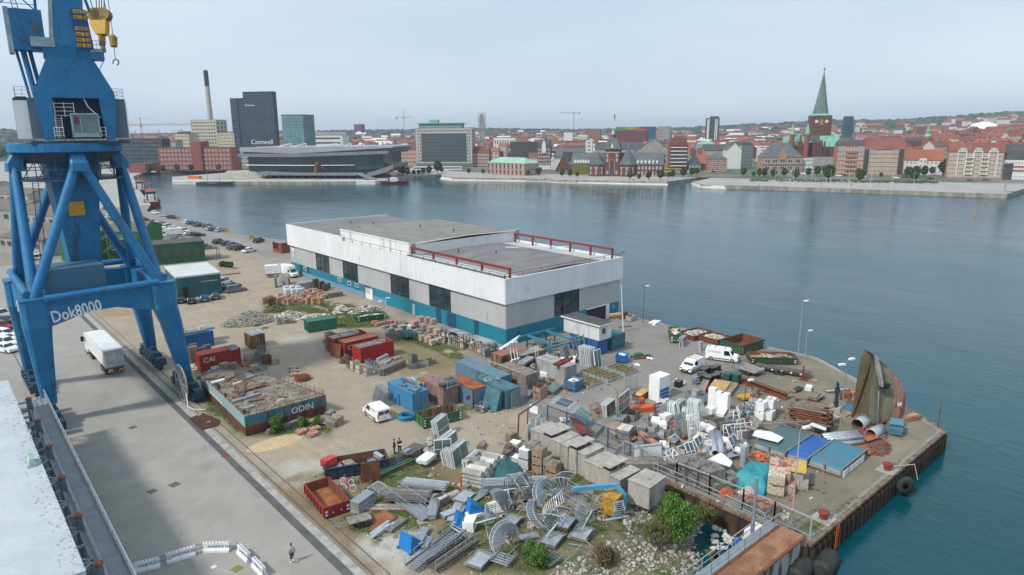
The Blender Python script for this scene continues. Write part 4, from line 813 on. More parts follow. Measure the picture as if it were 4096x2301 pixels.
for i,(x,y)in En(((565,478),(830,548),(1070,612),(1343,685))):
 t=T('mooring_ladder_frame',f'yellow steel frame standing on the quay edge, {ORD[i]} from the left','safety frame',zP(x,y),-.2,'yellow frames on the quay edge')
 Bx(-.7,.7,-.05,.05,.4,1.6)('panel',yellow,t);Bx(-.75,-.65,-.1,.1,0,1.7).box(.65,.75,-.1,.1,0,1.7)('post',yellow,t);Cy((-.9,0,0),(-.9,0,2.6),.06,.06,6)('pole',sL,t)
# yard: builders (local x to the right-back, y to the left-back, origin at the nearest corner)
def CN(lb_,p,L=6.06,W=2.44,H=2.6,m=None,roof=None,doors=None,long='x',rz=0,open_top=0,txt=None,txs=.9,frame=None,name='shipping_container',z=0,gp=None):
 t=T(name,lb_,'container',G(p)+Vt((0,0,z)),rz,gp);X,Y=(L,W)if long=='x' else(W,L);f=frame or m
 for nm,a,b in(('side_wall',(.05,.04),(X-.05,.04)),('side_wall',(.04,Y-.05),(.04,.05)),('side_wall',(X-.05,Y-.04),(.05,Y-.04)),('side_wall',(X-.04,.05),(X-.04,Y-.05))):
  if doors and((doors=='front' and a[1]==.04 and b[1]==.04)or(doors=='left' and a[0]==.04 and b[0]==.04)):continue
  MB().corr(a,b,.14,H-.08,.28,.04)(nm,m,t)
  if open_top:pass
 mb=MB()
 for x in(0,X-.14):
  for y in(0,Y-.14):mb.box(x,x+.14,y,y+.14,0,H)
 for z0,z1 in((0,.15),(H-.11,H-.003)):mb.box(.14,X-.14,0.,.1,z0,z1).box(.14,X-.14,Y-.1,Y,z0,z1).box(0,.1,.14,Y-.14,z0,z1).box(X-.1,X,.14,Y-.14,z0,z1)
 mb('frame',f,t)
 if open_top:
  Bx(.1,X-.1,.1,Y-.1,H*.55,H*.6)('load',sw,t);k=MB();heap(k,90,X/2-.3,Y/2-.3,.1,.1,.3,0,1,X/2,Y/2);
  for i in Rg(len(k.v)):k.v[i]=(k.v[i][0],k.v[i][1],k.v[i][2]+H*.62)
  k('rubble',sN,t,kind=KF);Br((X*.25,0,H),(X*.35,Y,H),.16,.1).bar((X*.75,0,H),(X*.66,Y,H),.16,.1)('cross_bar',rustl,t);MB().corr((X-.1,Y-.12),(.1,Y-.12),H*.5,H-.1,.28,.04)('inner_wall',wD,t)
 else:
  r=MB();n=int(X/.55)if long=='x' else int(Y/.55)
  r.box(.1,X-.1,.1,Y-.1,H-.06,H-.02)
  for i in Rg(n):
   if long=='x':a=.2+i*(X-.3)/n;r.box(a,a+.3,.15,Y-.15,H-.02,H+.005)
   else:a=.2+i*(Y-.3)/n;r.box(.15,X-.15,a,a+.3,H-.02,H+.005)
  r('roof',roof or m,t)
 if doors:
  w_=X if doors=='front' else Y
  for k in(0,1):
   a=.12+k*(w_-.2)/2;b_=a+(w_-.26)/2;mb=MB()
   bx=(lambda u0,u1,d0,d1,z0,z1:mb.box(u0,u1,d0,d1,z0,z1))if doors=='front' else(lambda u0,u1,d0,d1,z0,z1:mb.box(d0,d1,u0,u1,z0,z1))
   bx(a,b_,.03,.07,.15,H-.1)
   for q in Rg(4):bx(a+.04,b_-.04,.01,.03,.25+q*(H-.4)/4,.25+q*(H-.4)/4+.4)
   d=mb('door',m,t);mb=MB()
   bx=(lambda u0,u1,d0,d1,z0,z1:mb.box(u0,u1,d0,d1,z0,z1))if doors=='front' else(lambda u0,u1,d0,d1,z0,z1:mb.box(d0,d1,u0,u1,z0,z1))
   for q in(.3,.75):c=a+(b_-a)*q;bx(c-.02,c+.02,-.04,-0.,.18,H-.12)
   mb('lock_rod',zN,d)
 if txt:text(txt,txs,wT,t,(.45 if long=='x' else-.05,-.02,H*.52),XR,.004)
 return t
def skip(lb_,p,q,W=2.4,H=1.3,m=green,inner=None,load=None,stripes=1,ribs=8,flare=0.,cat='skip',name='waste_skip',gp=None):
 P=G(p);Q=G(q);v=Q-P;L=v.length;t=T(name,lb_,cat,P,atan2(v.y,v.x),gp);inner=inner or m;f=flare
 th=.07;z0=.18
 def wall(a,b,nm):
  A=Vt((*a,0));B_=Vt((*b,0));d=(B_-A).normalized();o=Vt((d.y,-d.x,0));mb=MB()
  Pq=[A+Vt((0,0,z0)),B_+Vt((0,0,z0)),B_+o*f+Vt((0,0,H)),A+o*f+Vt((0,0,H))];Ii=[x-o*th for x in Pq]
  mb.add(Pq,[(0,1,2,3)],0);mb.add(Ii,[(3,2,1,0)],1);mb.add(Pq+Ii,[(3,2,6,7),(1,5,6,2),(0,3,7,4),(0,4,5,1)],0)
  mb.bar(Pq[3]+o*.02,Pq[2]+o*.02,.13,.1,0)
  n=max(2,int((B_-A).length/(L/ribs)))
  for i in Rg(n+1):c=A+(B_-A)*(i/n);mb.bar(c+o*.05+Vt((0,0,z0)),c+o*(f+.05)+Vt((0,0,H-.06)),.09,.09,0)
  return mb(nm,[m,inner],t)
 wall((0,0),(L,0),'side_wall');wall((L,0),(L,W),'end_wall');wall((L,W),(0,W),'side_wall');wall((0,W),(0,0),'end_wall')
 Bx(.02,L-.02,.02,W-.02,.14,.24)('floor',inner if load!='sand' else rustl,t);Bx(.2,L-.2,W*.3,W*.3+.15,0,.14).box(.2,L-.2,W*.7,W*.7+.15,0,.14)('runner',m,t)
 if stripes:
  for x in(.05,L-.3):
   for k in Rg(5):
    z=.35+k*.17
    if z>H-.2:break
    Bx(x,x+.25,-.105,-.09,z,z+.16)('warning_stripe',[wT,redp][k%2],t)
  for x in(L*.33,L*.66):MB().add([(x-.09,-.105,.5),(x+.09,-.105,.5),(x,-.105,.68)],[(0,1,2)])('reflector',wT,t)
 if load=='rubble':k=MB();heap(k,260,L/2-.2,W/2-.15,.35,.08,.24,0,2,L/2,W/2);k.v=[(a,b_,c+H*.62)for a,b_,c in k.v];k('rubble',[sw,sN],t,kind=KF);Bx(.1,L-.1,.1,W-.1,H*.5,H*.68)('fill',sN,t)
 if load=='planks':
  Bx(.1,L-.1,.1,W-.1,H*.4,H*.6)('fill',wood,t)
  for i in Rg(16):Ob((U(.6,L-.6),U(.4,W-.4),H*.7+U(0,.3)),(U(.8,2),U(.15,.6),.04),U(0,3),0,U(-.2,.2),U(-.2,.2))('plank',rc([wood,sw,wD,wy]),t)
 if load=='junk':
  for i in Rg(14):Ob((U(.5,L-.5),U(.4,W-.4),U(.3,H*.8)),(U(.4,1.6),U(.2,.8),U(.05,.5)),U(0,3),0,U(-.3,.3),U(-.3,.3))('scrap_piece',rc([zN,zl,wT,sL,cn,wood]),t)
 return t
_pal=None
def pallet_mesh():
 global _pal
 if _pal is None:
  mb=MB()
  for i in Rg(7):mb.box(0,1.2,i*.115,i*.115+.095,.12,.144)
  for y in(0,.35,.7):mb.box(0,1.2,y,y+.1,.022,.10)
  for x in(0,.53,1.06):mb.box(x,x+.14,0,.8,.1,.12)
  for y in(0,.35,.7):mb.box(0,1.2,y,y+.1,0,.02)
  _pal=mb
 return _pal
PALM={}
def pallets(lb_,p,n,rz=0,m=wg,gp=None,z=0,cat='pallets'):
 k=m.name
 if k not in PALM:PALM[k]=pallet_mesh().mesh('pallet',[m])
 t=T('pallet_stack' if n>1 else 'single_pallet',lb_,cat if n>1 else 'pallet',(G(p)+Vt((0,0,z)))if len(p)==2 else p,rz,gp)
 for i in Rg(n):obj('pallet',PALM[k],t,(U(-.03,.03),U(-.03,.03),i*.145),U(-.03,.03))
 return t
def bricks_mb(nx,ny,nz,m=1,top=.4):
 mb=MB();bx,by,bz=.235,.115,.075
 for i in Rg(nx):
  for j in Rg(ny):
   for k in Rg(nz):
    if 0<i<nx-1 and 0<j<ny-1 and k<nz-2:continue
    if k==nz-1 and rnd()<top*.5:continue
    x,y,z=i*.24+U(-.008,.008),j*.12+U(-.008,.008),k*.08;mb.box(x,x+bx,y,y+by,z,z+bz,0 if rnd()<m else 1)
 return mb
def BP(lb_,p,m=bR,nz=9,rz=0,gp=None,z=0,nx=4,ny=7,name='brick_pallet',m2=None,h=None):
 t=T(name,lb_,'bricks',G(p)+Vt((0,0,z)),rz,gp);k=(m.name,nz,nx,ny)
 if k not in BPM:BPM[k]=[bricks_mb(nx,ny,nz,.75).mesh('bricks',[m,m2 or brickp])for _ in Rg(2)]
 if wg.name not in PALM:PALM[wg.name]=pallet_mesh().mesh('pallet',[wg])
 obj('pallet',PALM[wg.name],t,(-.1,0,0));obj('bricks',rc(BPM[k]),t,(0,0,.15),kind=KF);return t
BPM={}
CRM={}
def crate(lb_,p,m=wg,rz=0,sx=1.2,sy=1.,sz=.8,fill=None,gp=None,z=0,n=1):
 t=T('crate',lb_,'crate',G(p)+Vt((0,0,z)),rz,gp)
 k=(m.name,sx,sy,sz)
 if k not in CRM:
  mb=MB();r=max(3,int(sz/.2))
  for i in Rg(r):
   z0=.12+i*(sz-.12)/r;z1=z0+(sz-.12)/r-.025
   mb.box(0,sx,0,.03,z0,z1).box(0,sx,sy-.03,sy,z0,z1).box(0,.03,.03,sy-.03,z0,z1).box(sx-.03,sx,.03,sy-.03,z0,z1)
  for x in(0.,sx-.09):
   for y in(-.025,sy):mb.box(x,x+.09,y,y+.025,.1,sz)
  mb.box(.03,sx-.03,.03,sy-.03,.10,.14).box(0,sx,0,.1,0,.1).box(0,sx,sy-.1,sy,0,.1).box(0,sx,sy/2-.05,sy/2+.05,0,.1)
  CRM[k]=mb.mesh('slats',[m])
 for i in Rg(n):
  obj('slatted_box' if n>1 else 'slatted_box',CRM[k],t,(U(-.03,.03)*i,U(-.03,.03)*i,i*(sz+.02)))
 if fill:
  kk=('f',fill.name,sx,sy)
  if kk not in CRM:
   q=MB();heap(q,60,sx/2-.1,sy/2-.1,.08,.05,.13,0,1,sx/2,sy/2);q.box(.05,sx-.05,.05,sy-.05,-.3,0);CRM[kk]=q.mesh('contents',[fill])
  obj('contents',CRM[kk],t,(0,0,(n-1)*(sz+.02)+sz-.06),kind=KF)
 return t
def PO(name,lb_,cat,p,rx,ry,h,n,r0,r1,m,rz=0,gp=None,sq=.75,ms=1):
 mb=MB();heap(mb,n,rx,ry,h,r0,r1,0,ms,0,0,sq)
 k=12;mb.loft([[(rx*.92*cos(i*6.283/k),ry*.92*sin(i*6.283/k),0)for i in Rg(k)],[(rx*.35*cos(i*6.283/k),ry*.35*sin(i*6.283/k),h*.75)for i in Rg(k)]],0)
 o=mb(name,m,None,G(p),rz,KF);return tag(o,lb_,cat,gp)
def PK(name,lb_,cat,p,L,W,nl,th,m,rz=0,gp=None,z=0,jit=.1,pw=.2,part='plank',rx=0):
 t=T(name,lb_,cat,G(p)+Vt((0,0,z)),rz,gp,rx=rx);ms=m if isinstance(m,(list,tuple))else[m];n=max(1,int(W/pw))
 key=(tuple(a.name for a in ms),L,pw,th)
 meshes=[Bx(0,L,0,pw*.9,0,th*.92).mesh(part,[a])for a in ms]
 for k in Rg(nl):
  for i in Rg(n):obj(part,rc(meshes),t,(U(-jit,jit),i*pw,k*th),U(-.012,.012)*(jit*10))
 return t
def pipes(name,lb_,cat,p,L,r,lay,m,rz=0,gp=None,hollow=1,z=0,part='pipe',jit=.15):
 t=T(name,lb_,cat,G(p)+Vt((0,0,z)),rz,gp)
 me=(MB().pipe((0,0,0),(L,0,0),r,r*.08,16,0,1)if hollow else Cy((0,0,0),(L,0,0),r,r,8)).mesh(part,[m,sL]if hollow else[m])
 zz=r
 for k,nq in En(lay):
  for i in Rg(nq):obj(part,me,t,(U(-jit,jit),(i+.5*k)*2.04*r,zz),U(-.01,.01))
  zz+=1.75*r
 return t
def WF(par,W,H,m=wT,gm=glassg,th=.07,bars=(1,1),loc=(0,0,0),rot=(0,0,0),fw_=.08,name='window_frame',pane=1,arch=0):
 k=('wf',W,H,m.name,gm.name,th,bars,fw_,arch)
 if k not in CRM:
  mb=MB();mb.box(0,W,0,th,0,fw_).box(0,fw_,0,th,fw_,H-fw_-arch).box(W-fw_,W,0,th,fw_,H-fw_-arch)
  if arch:
   n=6;pts=[(W/2-(W/2-fw_/2)*cos(PI*i/n),th/2,H-fw_-arch+arch*sin(PI*i/n))for i in Rg(n+1)]
   for a_,b_ in zip(pts[:-1],pts[1:]):mb.bar(a_,b_,th,fw_)
  else:mb.box(0,W,0,th,H-fw_,H)
  for i in Rg(1,bars[0]):x=W*i/bars[0];mb.box(x-.03,x+.03,.01,th-.01,fw_,H-fw_)
  for i in Rg(1,bars[1]):z=H*i/bars[1];mb.box(fw_,W-fw_,.012,th-.012,z-.03,z+.03)
  g2=Bx(fw_,W-fw_,th*.4,th*.6,fw_,H-fw_);CRM[k]=(mb.mesh(name,[m]),g2.mesh('pane',[gm]))
 o=obj(name,CRM[k][0],par,loc,rot)
 if pane:obj('pane',CRM[k][1],o)
 return o
def FS(lb_,p,W,H,n,sp=.12,rz=0,lean=.12,m=wT,gm=glassg,bars=(2,1),gp=None,arch=0,pane=1,th=.07,part='window_frame',name='window_stack',cat='windows'):
 t=T(name,lb_,cat,p if len(p)==3 else G(p),rz,gp)
 for i in Rg(n):WF(t,W,H,m,gm,th,bars,(U(-.06,.06),i*sp,0),(-lean+U(-.015,.015),0,U(-.02,.02)),name=part,arch=arch,pane=pane)
 return t
def sheet(name,lb_,cat,pts,m,z=.03,th=.03,gp=None):
 P=[G(p)for p in pts];o=P[0];t=MB().prism([(q.x-o.x,q.y-o.y)for q in P],z,z+th)(name,m,loc=(o.x,o.y,0));return tag(t,lb_,cat,gp)
def lamp(lb_,p,h,hp=None,m=zl,heads=1,base=1,name='lamp_post',lean=0,cat='lamp post'):
 g=G(p);t=T(name,lb_,cat,g,0,ry=lean);Cy((0,0,0),(0,0,h),.08,.05,8)('pole',m,t)
 if base:Bx(-.3,.3,-.3,.3,0,.12)('base',cn,t)
 d=[(.7,-.2),(-.55,.3),(.2,.7)]
 for k in Rg(heads):a,b_=d[k];Br((0,0,h-.05-.5*k),(a*.5,b_*.5,h-.5*k),.06)('arm',m,t);Ob((a,b_,h+.05-.5*k),(.75,.35,.18),atan2(b_,a))('lamp_head',wT,t)
 return t
def tarp(name,lb_,cat,p,X,Y,H,m,rz=0,wave=.12,drop=.5,gp=None,stains=0,frame=1):
 t=T(name,lb_,cat,G(p),rz,gp);nx,ny=26,22;P=[]
 for i in Rg(nx+1):
  for j in Rg(ny+1):
   a=i/nx;b_=j/ny;e=min(a,b_,1-a,1-b_);x=a*X;y=b_*Y;z=H+wave*(fbm(np.array([x*1.+p[0]]),np.array([y*1.]),1.6,3)[0]-.5)*2
   if e<.001:z-=drop*U(.6,1.1);x+=(U(-.08,.08));y+=U(-.08,.08)
   P.append((x,y,z))
 mb=MB().add(P,[(i*(ny+1)+j,(i+1)*(ny+1)+j,(i+1)*(ny+1)+j+1,i*(ny+1)+j+1)for i in Rg(nx)for j in Rg(ny)],0,1);mb('tarpaulin',m,t)
 return t
# containers
CN('blue shipping container with planks and white panels on its roof behind the crane leg',zA(383,560),m=cb1).location-=Vt((6.06,0,0))
bc=G(zA(383,560))-Vt((6.06,0,0))
t=T('timber_bundle','pale timber beam and loose boards lying on the blue container','timber',(bc.x+1.6,bc.y+.5,2.62),-.1)
Bx(0,3.6,.3,.75,0,.3)('beam',wood,t)
for i in Rg(4):Ob((1.8+U(-.3,.3),.9+.22*i,.06),(3.2,.2,.05),U(-.1,.1))('board',[wood,wg][i%2],t)
t=T('panel_pack','white panels stacked on the right end of the blue container','panels',(bc.x+4.3,bc.y+1.1,2.62),0)
for i in Rg(9):Bx(0,1.,i*.13,i*.13+.1,0,.75+U(-.05,.05))('panel',[wT,wD,zN][i%3],t)
CN('rust stained short container with plastic covered roof between the crane and warehouse',zA(745,602),3.2,2.3,2.3,rustw,zN,long='y',frame=ru,name='rusty_container')
g=G(zA(745,602));t=T('roof_boards','weathered boards laid on the rust stained short container','boards',(g.x+.2,g.y+.3,2.33),.05)
for i in Rg(5):Ob((.5+.35*i,1.2,.05+.02*i),(.5,2.6,.05),U(-.1,.1))('board',[zl,wg][i%2],t)
cr1=CN('red shipping container lettered CAI beside the crane leg',zA(252,820),m=cr_,roof=cr_,txt='CAI',txs=1.1)
g=cr1.location;t=T('frame_pile','small grey window frames lying on the right end of the CAI container by the crane','frames',(g.x+4.4,g.y+.3,2.61),.1)
for i in Rg(5):WF(t,1.1,1.3,zl,gb,.06,(2,1),(0,.2+.02*i,.05+.08*i),(-PI/2+PI,0,.05*i-.1),name='frame',pane=0)
c3=CN('bright red open topped container filled with rubble, nearest of the three red ones',zB(345,500),m=mat('container_bright_red',(.40,.012,.02),.55,(.33,.015,.02),1),open_top=1,frame=rustl)
g=c3.location
c2=CN('red container lettered CAI with faded orange roof, middle of the three red ones',(0,0),m=cr_,roof=cont_org,doors='left',txt='CAI',txs=1.1,frame=cr_);c2.location=(g.x-.5,g.y+3.9,0)
c1=CN('dark red open topped container behind the orange roofed one',(0,0),m=cr_,open_top=1,frame=rustl);c1.location=(g.x-.8,g.y+7.2,0)
tag(Bx(0,.06,0,2.6,0,2.3)('rusty_sheet',rustl,loc=(g.x-1.2,g.y+4.4,0),rot=(0,.12,.15)),'rust brown steel sheet leaning on the doors of the orange roofed container','steel sheet')
CN('steel blue forty foot container with flat roof running toward the yard',zB(1262,640),5.9,2.44,2.6,csb,csb,long='y').location=G(zB(1262,635))-Vt((0,9.5,0))
BL=[o for o in COL.objects if o.get('label','').startswith('steel blue forty')][0];BL.scale=(1,1.62,1)
cb=CN('light blue container with graffiti and scrap piled on its roof behind the white van',zB(850,972),m=cont_lb,doors='front',long='y',frame=cont_lb)
CN('dusty pink container with blue cage on its roof between two blue ones',zB(1145,925),m=cont_pink,doors='front',long='y',frame=cont_pink)
CN('blue container with bright rust roof beside the leaning steel sheets',zB(1430,930),m=csb,roof=rustl,doors='front',long='y',frame=ru)
ct=CN('dark teal container with grey sheets leaning on its side by the gate',zC(545,1062),m=ct_,roof=ct_,doors='front',long='y')
CN('pale grey container with rust red doors and red beams on top',zC(1105,820),m=cont_grey,roof=cont_grey,doors='front',long='y')
CN('grey brown container with old panelled doors beside the ladder',zC(730,905),m=mat('container_tan',(.27,.23,.20),.8,(.18,.13,.10),1.5),doors='front',long='y')
CN('container with wide orange rust roof behind the steel blue one',zC(500,700),5.5,2.44,2.5,rustw,mat('roof_orange_rust',(.30,.12,.08),.85,(.24,.13,.10),1),long='x')
CN('brown container half buried in scrap beneath the white lamp shades',zC(690,690),5.,2.44,2.4,rustw,mat('roof_grey_flat',(.30,.29,.27),.9,(.24,.23,.21),1),long='x')
CN('teal container standing right of the raised white office cabin',zC(1575,482),6.06,2.44,2.5,ct_,ct_,long='x').rotation_euler=(0,0,0.)
for o in COL.objects:
 if o.get('label','').startswith('teal container standing right'):o.location=G(zC(1560,492));o.scale=(.55,1,1)
CN('blue container that carries the white office cabin',zC(1420,545),m=cb1,long='y')
g=G(zC(1420,545));t=T('office_cabin','raised white office cabin with dark flat roof by the warehouse end','cabin',(g.x-.1,g.y-.4,2.65),0)
Bx(0,2.9,0,7.8,0,2.5)('wall',mat('cabin_white',(.60,.62,.62),.6,(.52,.53,.53),.5),t);Bx(-.35,3.2,-.35,8.2,2.5,2.62)('roof',mat('roof_dark',(.06,.062,.066),.9,(.09,.09,.09),.5),t);Bx(-.38,3.23,-.38,-.35,2.42,2.64).box(-.38,-.35,-.35,8.2,2.42,2.64)('roof_trim',wT,t)
w_=Bx(.55,1.5,-.04,0,.9,2.)('window',wT,t);Bx(.62,1.43,-.06,-.041,.98,1.92)('pane',gb,w_)
Bx(1.8,2.75,-.06,-.01,.5,2.3)('notice_board',wT,t);Bx(-.03,0,2.2,2.24,.1,2.4).box(-.03,0,4.6,4.64,.1,2.4)('panel_joint',zN,t)
# skips
gsk=skip('green lidded tipping container standing on gravel before the red containers',zA(1290,442),zA(1562,398),2.3,2.05,green_t,stripes=0,ribs=14)
gl=gsk;Ex([(0,2.),(1.15,2.35),(2.3,2.)],.05,G(zA(1562,398)).x*0+((G(zA(1562,398))-G(zA(1290,442))).length-.05),0,'x')('lid',green_t,gl)
skip('small green skip full of pale rubble by the warehouse wall',zB(318,98),zB(590,62),2.2,1.,green,load='rubble',ribs=10)
skip('long empty green roll off container with striped corners beside the hose coil',zB(950,1130),zB(1318,1040),2.4,1.35,green,rustw,ribs=6)
skip('black skip of scrap with a red cabinet in it beside the two men',zF(375,545),zF(975,440),2.4,1.35,navy,ru,load='junk',ribs=8,stripes=0)
g=G(zF(375,545));t=T('red_cabinet','red metal cabinet lying in the black skip','cabinet',(g.x+.5,g.y+.9,.95),.25);Bx(0,1.5,0,.9,0,.75)('body',mat('cabinet_red',(.55,.05,.05),.5),t)
for i in Rg(4):Bx(.05+i*.37,.36+i*.37,-.02,0,.05,.7)('door',mat('cabinet_red2',(.6,.07,.06),.5),t)
rs=skip('empty red skip with rusty floor beside the rail strip',zF(360,915),zF(600,835),5.4,1.2,redskip,ru,load='sand',ribs=3)
tag(MB().prism([(a[0],a[1])for a in[(.3,-0.),(.5,0.),(.5,.2)]],0,.1)('bung',redskip,loc=G(zF(235,520))),'small red metal lug on the ground behind the red skip','scrap')
skip('green skip loaded with old planks at the quay, leftmost of the quay skips',zD(440,418),zD(540,422),5.,1.5,green,load='planks',ribs=3)
skip('rust red skip of white sacks behind the leaning window frames',zD(660,400),zD(850,350),3.4,.85,ru,load='rubble',stripes=0,ribs=5)
skip('rusty skip of pale rubble behind the larger white van',zD(890,440),zD(1010,400),3.8,.95,ru,load='rubble',stripes=0,ribs=5)
skip('tall green and rust skip standing empty behind the larger white van',zD(1120,535),zD(1335,470),4.2,1.6,green_d,ru,ribs=7)
skip('long flared green and rust skip holding a few planks by the lamp post',zD(1215,620),zD(1650,630),2.5,1.15,green_d,ru,load='planks',ribs=10,flare=.15)
def hopper(lb_,p,rz,s=1.,m=skyb,rx=0,load=None,z=0,name='tipping_hopper'):
 t=T(name,lb_,'hopper',G(p)+Vt((0,0,z)),rz,None,rx=rx);t.scale=(s,s,s)
 prof=[(0,.35),(.75,.2),(1.9,1.25),(0.,1.3)];th=.05
 mb=MB();L=1.7
 mb.ext([(0,.3),(.7,.15),(.7,.2),(.05,.36)],0,L,0,'y').ext([(.7,.15),(2.,1.25),(1.93,1.25),(.66,.22)],0,L,0,'y').ext([(0,.3),(.05,.3),(.05,1.3),(0,1.3)],0,L,0,'y').ext(prof,0,.05,0,'y').ext(prof,L-.05,L,0,'y');mb('bin',[m],t)
 Bx(0.,1.6,.1,.3,0,.16).box(0,1.6,L-.3,L-.1,0,.16)('fork_base',mat('hopper_base_blue',(.02,.15,.35),.6,(.12,.08,.05),3,lo=.55,hi=.7),t)
 if load:k=MB();heap(k,30,.6,.6,.25,.1,.25,0,2,.8,.85);k.v=[(a,b_,c+1.1)for a,b_,c in k.v];k('scrap',[wD,sw],t,kind=KF)
 return t
def bluetent(lb_,p,rz,s=1,ry=0,z=0):
 t=T('upturned_hopper',lb_,'hopper',G(p)+Vt((0,0,z)),rz,None,ry=ry);t.scale=(s,s,s)
 MB().add([(0,0,.1),(1.9,0,.3),(.35,0,1.7),(0,1.6,.1),(1.9,1.6,.3),(.35,1.6,1.7)],[(0,1,2),(5,4,3),(0,2,5,3),(2,1,4,5),(1,0,3,4)])('bin',skyb,t)
 Bx(-.1,1.8,-.15,.1,-0.,.2).box(-.1,1.8,1.5,1.75,0,.2)('fork_base',MT['hopper_base_blue'],t)
hopper('small blue skip of white rubbish sacks on the tarmac by the cabin',zC(1700,620),.5,1.,mat('hopper_blue',(.01,.13,.40),.5),load=1)
hopper('weathered blue hopper with tilted load beside the planters',zC(1210,900),.2,1.15,mat('hopper_blue_worn',(.02,.15,.30),.6,(.15,.09,.05),1.5,lo=.5,hi=.65),load=1)
bluetent('bright blue upturned hopper on the white gravel near the bottom edge',zF(1180,1255),.15,.95)
bluetent('bright blue upturned hopper with smooth back beside the grey steel plate',zG(300,905),-.4,.85,z=.1)
bluetent('chipped blue upturned hopper on a broken pallet, leftmost by the spiral stairs',zG(170,1040),-.5,.85,z=.12)
pallets('broken pale pallet under the chipped blue hopper',zG(110,1100),1,-.5,wood)
# barge-like steel pontoon reading ODIN
def pontoon():
 A=G(zA(690,1440));Lf=G(zA(262,1010));R=G(zA(1465,1215));
 t=T('steel_pontoon','old steel pontoon with blue and red sides and rusty deck on the grass','pontoon',(A.x,A.y,0),0)
 l=Lf-A;r=R-A;h=2.6;bk=[(0,0),(r.x,r.y),(r.x*.72+l.x*.62,r.y*.72+l.y*.62),(r.x*.30+l.x*1.,r.y*.3+l.y*1.05),(l.x,l.y)]
 mred=mat('pontoon_red',(.18,.045,.03),.8,(.10,.04,.03),1.2,fine=.2,wear=((.05,.03,.025),.5,1.3));mbl=mat('pontoon_blue',(.035,.15,.21),.75,(.12,.13,.11),.9,lo=.46,hi=.62,fine=.2,wear=((.10,.045,.03),.52,1.3));mbl2=mat('pontoon_cyan',(.20,.40,.46),.7,(.32,.36,.33),1.3,fine=.2)
 mb=MB().prism(bk,.05,1.15);mb('lower_hull',mred,t)
 for i in Rg(5):
  a,b_=bk[i],bk[(i+1)%5];v=Vt((b_[0]-a[0],b_[1]-a[1],0));L=v.length;v.normalize();nq=max(1,int(L/2.6))
  for q in Rg(nq):
   p0=Vt((*a,0))+v*(q*L/nq+.01);p1=Vt((*a,0))+v*((q+1)*L/nq-.01);o=Vt((v.y,-v.x,0))*.02
   Br(p0+o+Vt((0,0,1.86)),p1+o+Vt((0,0,1.86)),.06,1.4)('hull_plate',mbl2 if i==4 else mbl,t)
 dk=mat('pontoon_deck',(.155,.125,.09),.95,(.24,.22,.19),.75,fine=.4,bump=.4,wear=((.15,.07,.035),.53,.8))
 MB().prism([(x*.995,y*.995+.02)for x,y in bk],2.35,2.5)('deck',dk,t)
 for i in Rg(5):
  a,b_=bk[i],bk[(i+1)%5];v=Vt((b_[0]-a[0],b_[1]-a[1],0));L=v.length;nq=int(L/.9);mb=MB()
  for q in Rg(nq):p0=Vt((*a,2.45))+v*((q+.5)/nq);mb.bar(p0,p0+Vt((U(-.06,.06),U(-.06,.06),U(.4,.85))),.05)
  mb.path([Vt((*a,2.9)),Vt((*b_,2.9))],.02);mb('bent_railing',ru,t)
 text('ODIN',1.15,wT,t,(r.x*.54+.02,r.y*.54-.13,1.28),(PI/2,0,atan2(r.y,r.x)),.005)
 text('olavdelinde.dk',1.05,wT,t,(l.x*.78-.12,l.y*.78,1.3),(PI/2,0,atan2(-l.y,-l.x)),.005)
 c=lambda a,b_:(r.x*a+l.x*b_,r.y*a+l.y*b_)
 mb=MB()
 for k in Rg(9):q=[c(.12+.03*k/2,.25+.02*k),c(.2+.02*k,.55),c(.34+.015*k,.8),c(.42,.92)];mb.path([(x,y,2.58+.03*k)for x,y in q],.05,5)
 mb('old_hoses',sL,t)
 for a,b_,sx,sy,m_ in((.20,.30,3.6,.5,zN),(.12,.12,1.3,.6,zN),(.28,.62,1.2,.4,sw),(.42,.5,3.2,.35,cn),(.1,.75,1.8,.5,wD),(.5,.1,.9,.12,wT)):Ob((*c(a,b_),2.65),(sx,sy,.25),.1)('deck_box',m_,t)
 mb=MB();p0=c(.16,.38);mb.prism([c(.2,.42),c(.55,.44),c(.5,.5),c(.32,.72),c(.24,.7)],2.5,2.75);mb('raised_hatch',rustw,t)
 for a,b_ in((.03,.05),(.02,.42),(.05,.62),(.05,.66)):Cy((*c(a,b_),2.5),(*c(a,b_),2.95),.13,.13,8).cyl((*c(a,b_),2.95),(*c(a,b_),3.02),.2,.2,8)('bollard',bK,t)
 k=MB();
 for i in Rg(16):a,b_=U(.02,.6),U(.05,.9);Ob((*c(a,b_*(1-a*.4)),2.6),(U(.4,2.6),U(.1,.6),U(.06,.3)),U(0,3))('deck_scrap',rc([zN,wg,ru,sL,rustw]),t)
 for i in Rg(500):
  a,b_=rnd(),rnd()
  if a+b_*.5>1:continue
  k.rock((*c(a*.9+.03,b_*.9+.03),2.52),U(.04,.12),0,.5)
 k('deck_litter',mat('litter',(.14,.13,.09),.9,(.09,.10,.05),2),t,kind=KF)
pontoon()
sheet('rusty_plate','square rust brown steel plate across the rail strip before the pontoon','steel plate',[z3(1556,158),z3(1680,115),z3(1815,170),z3(1805,215),z3(1668,255)],mat('rust_brown_flat',(.075,.03,.014),.9,(.055,.022,.012),1),.05,.06)
for i,(x,y,r)in En(((1648,132,.6),(1722,192,-.4))):
 tag(Ob((0,0,.15),(.5,.09,.03),r).ob((.1,.1,.15),(.4,.09,.03),r+1.2)('tape_scrap',mat('tape_pink',(.75,.25,.3),.6,(.8,.75,.75),6),loc=G(z3(x,y))),['crumpled red and white tape at the far side of the brown plate','crumpled red and white tape on the middle of the brown plate'][i],'tape')
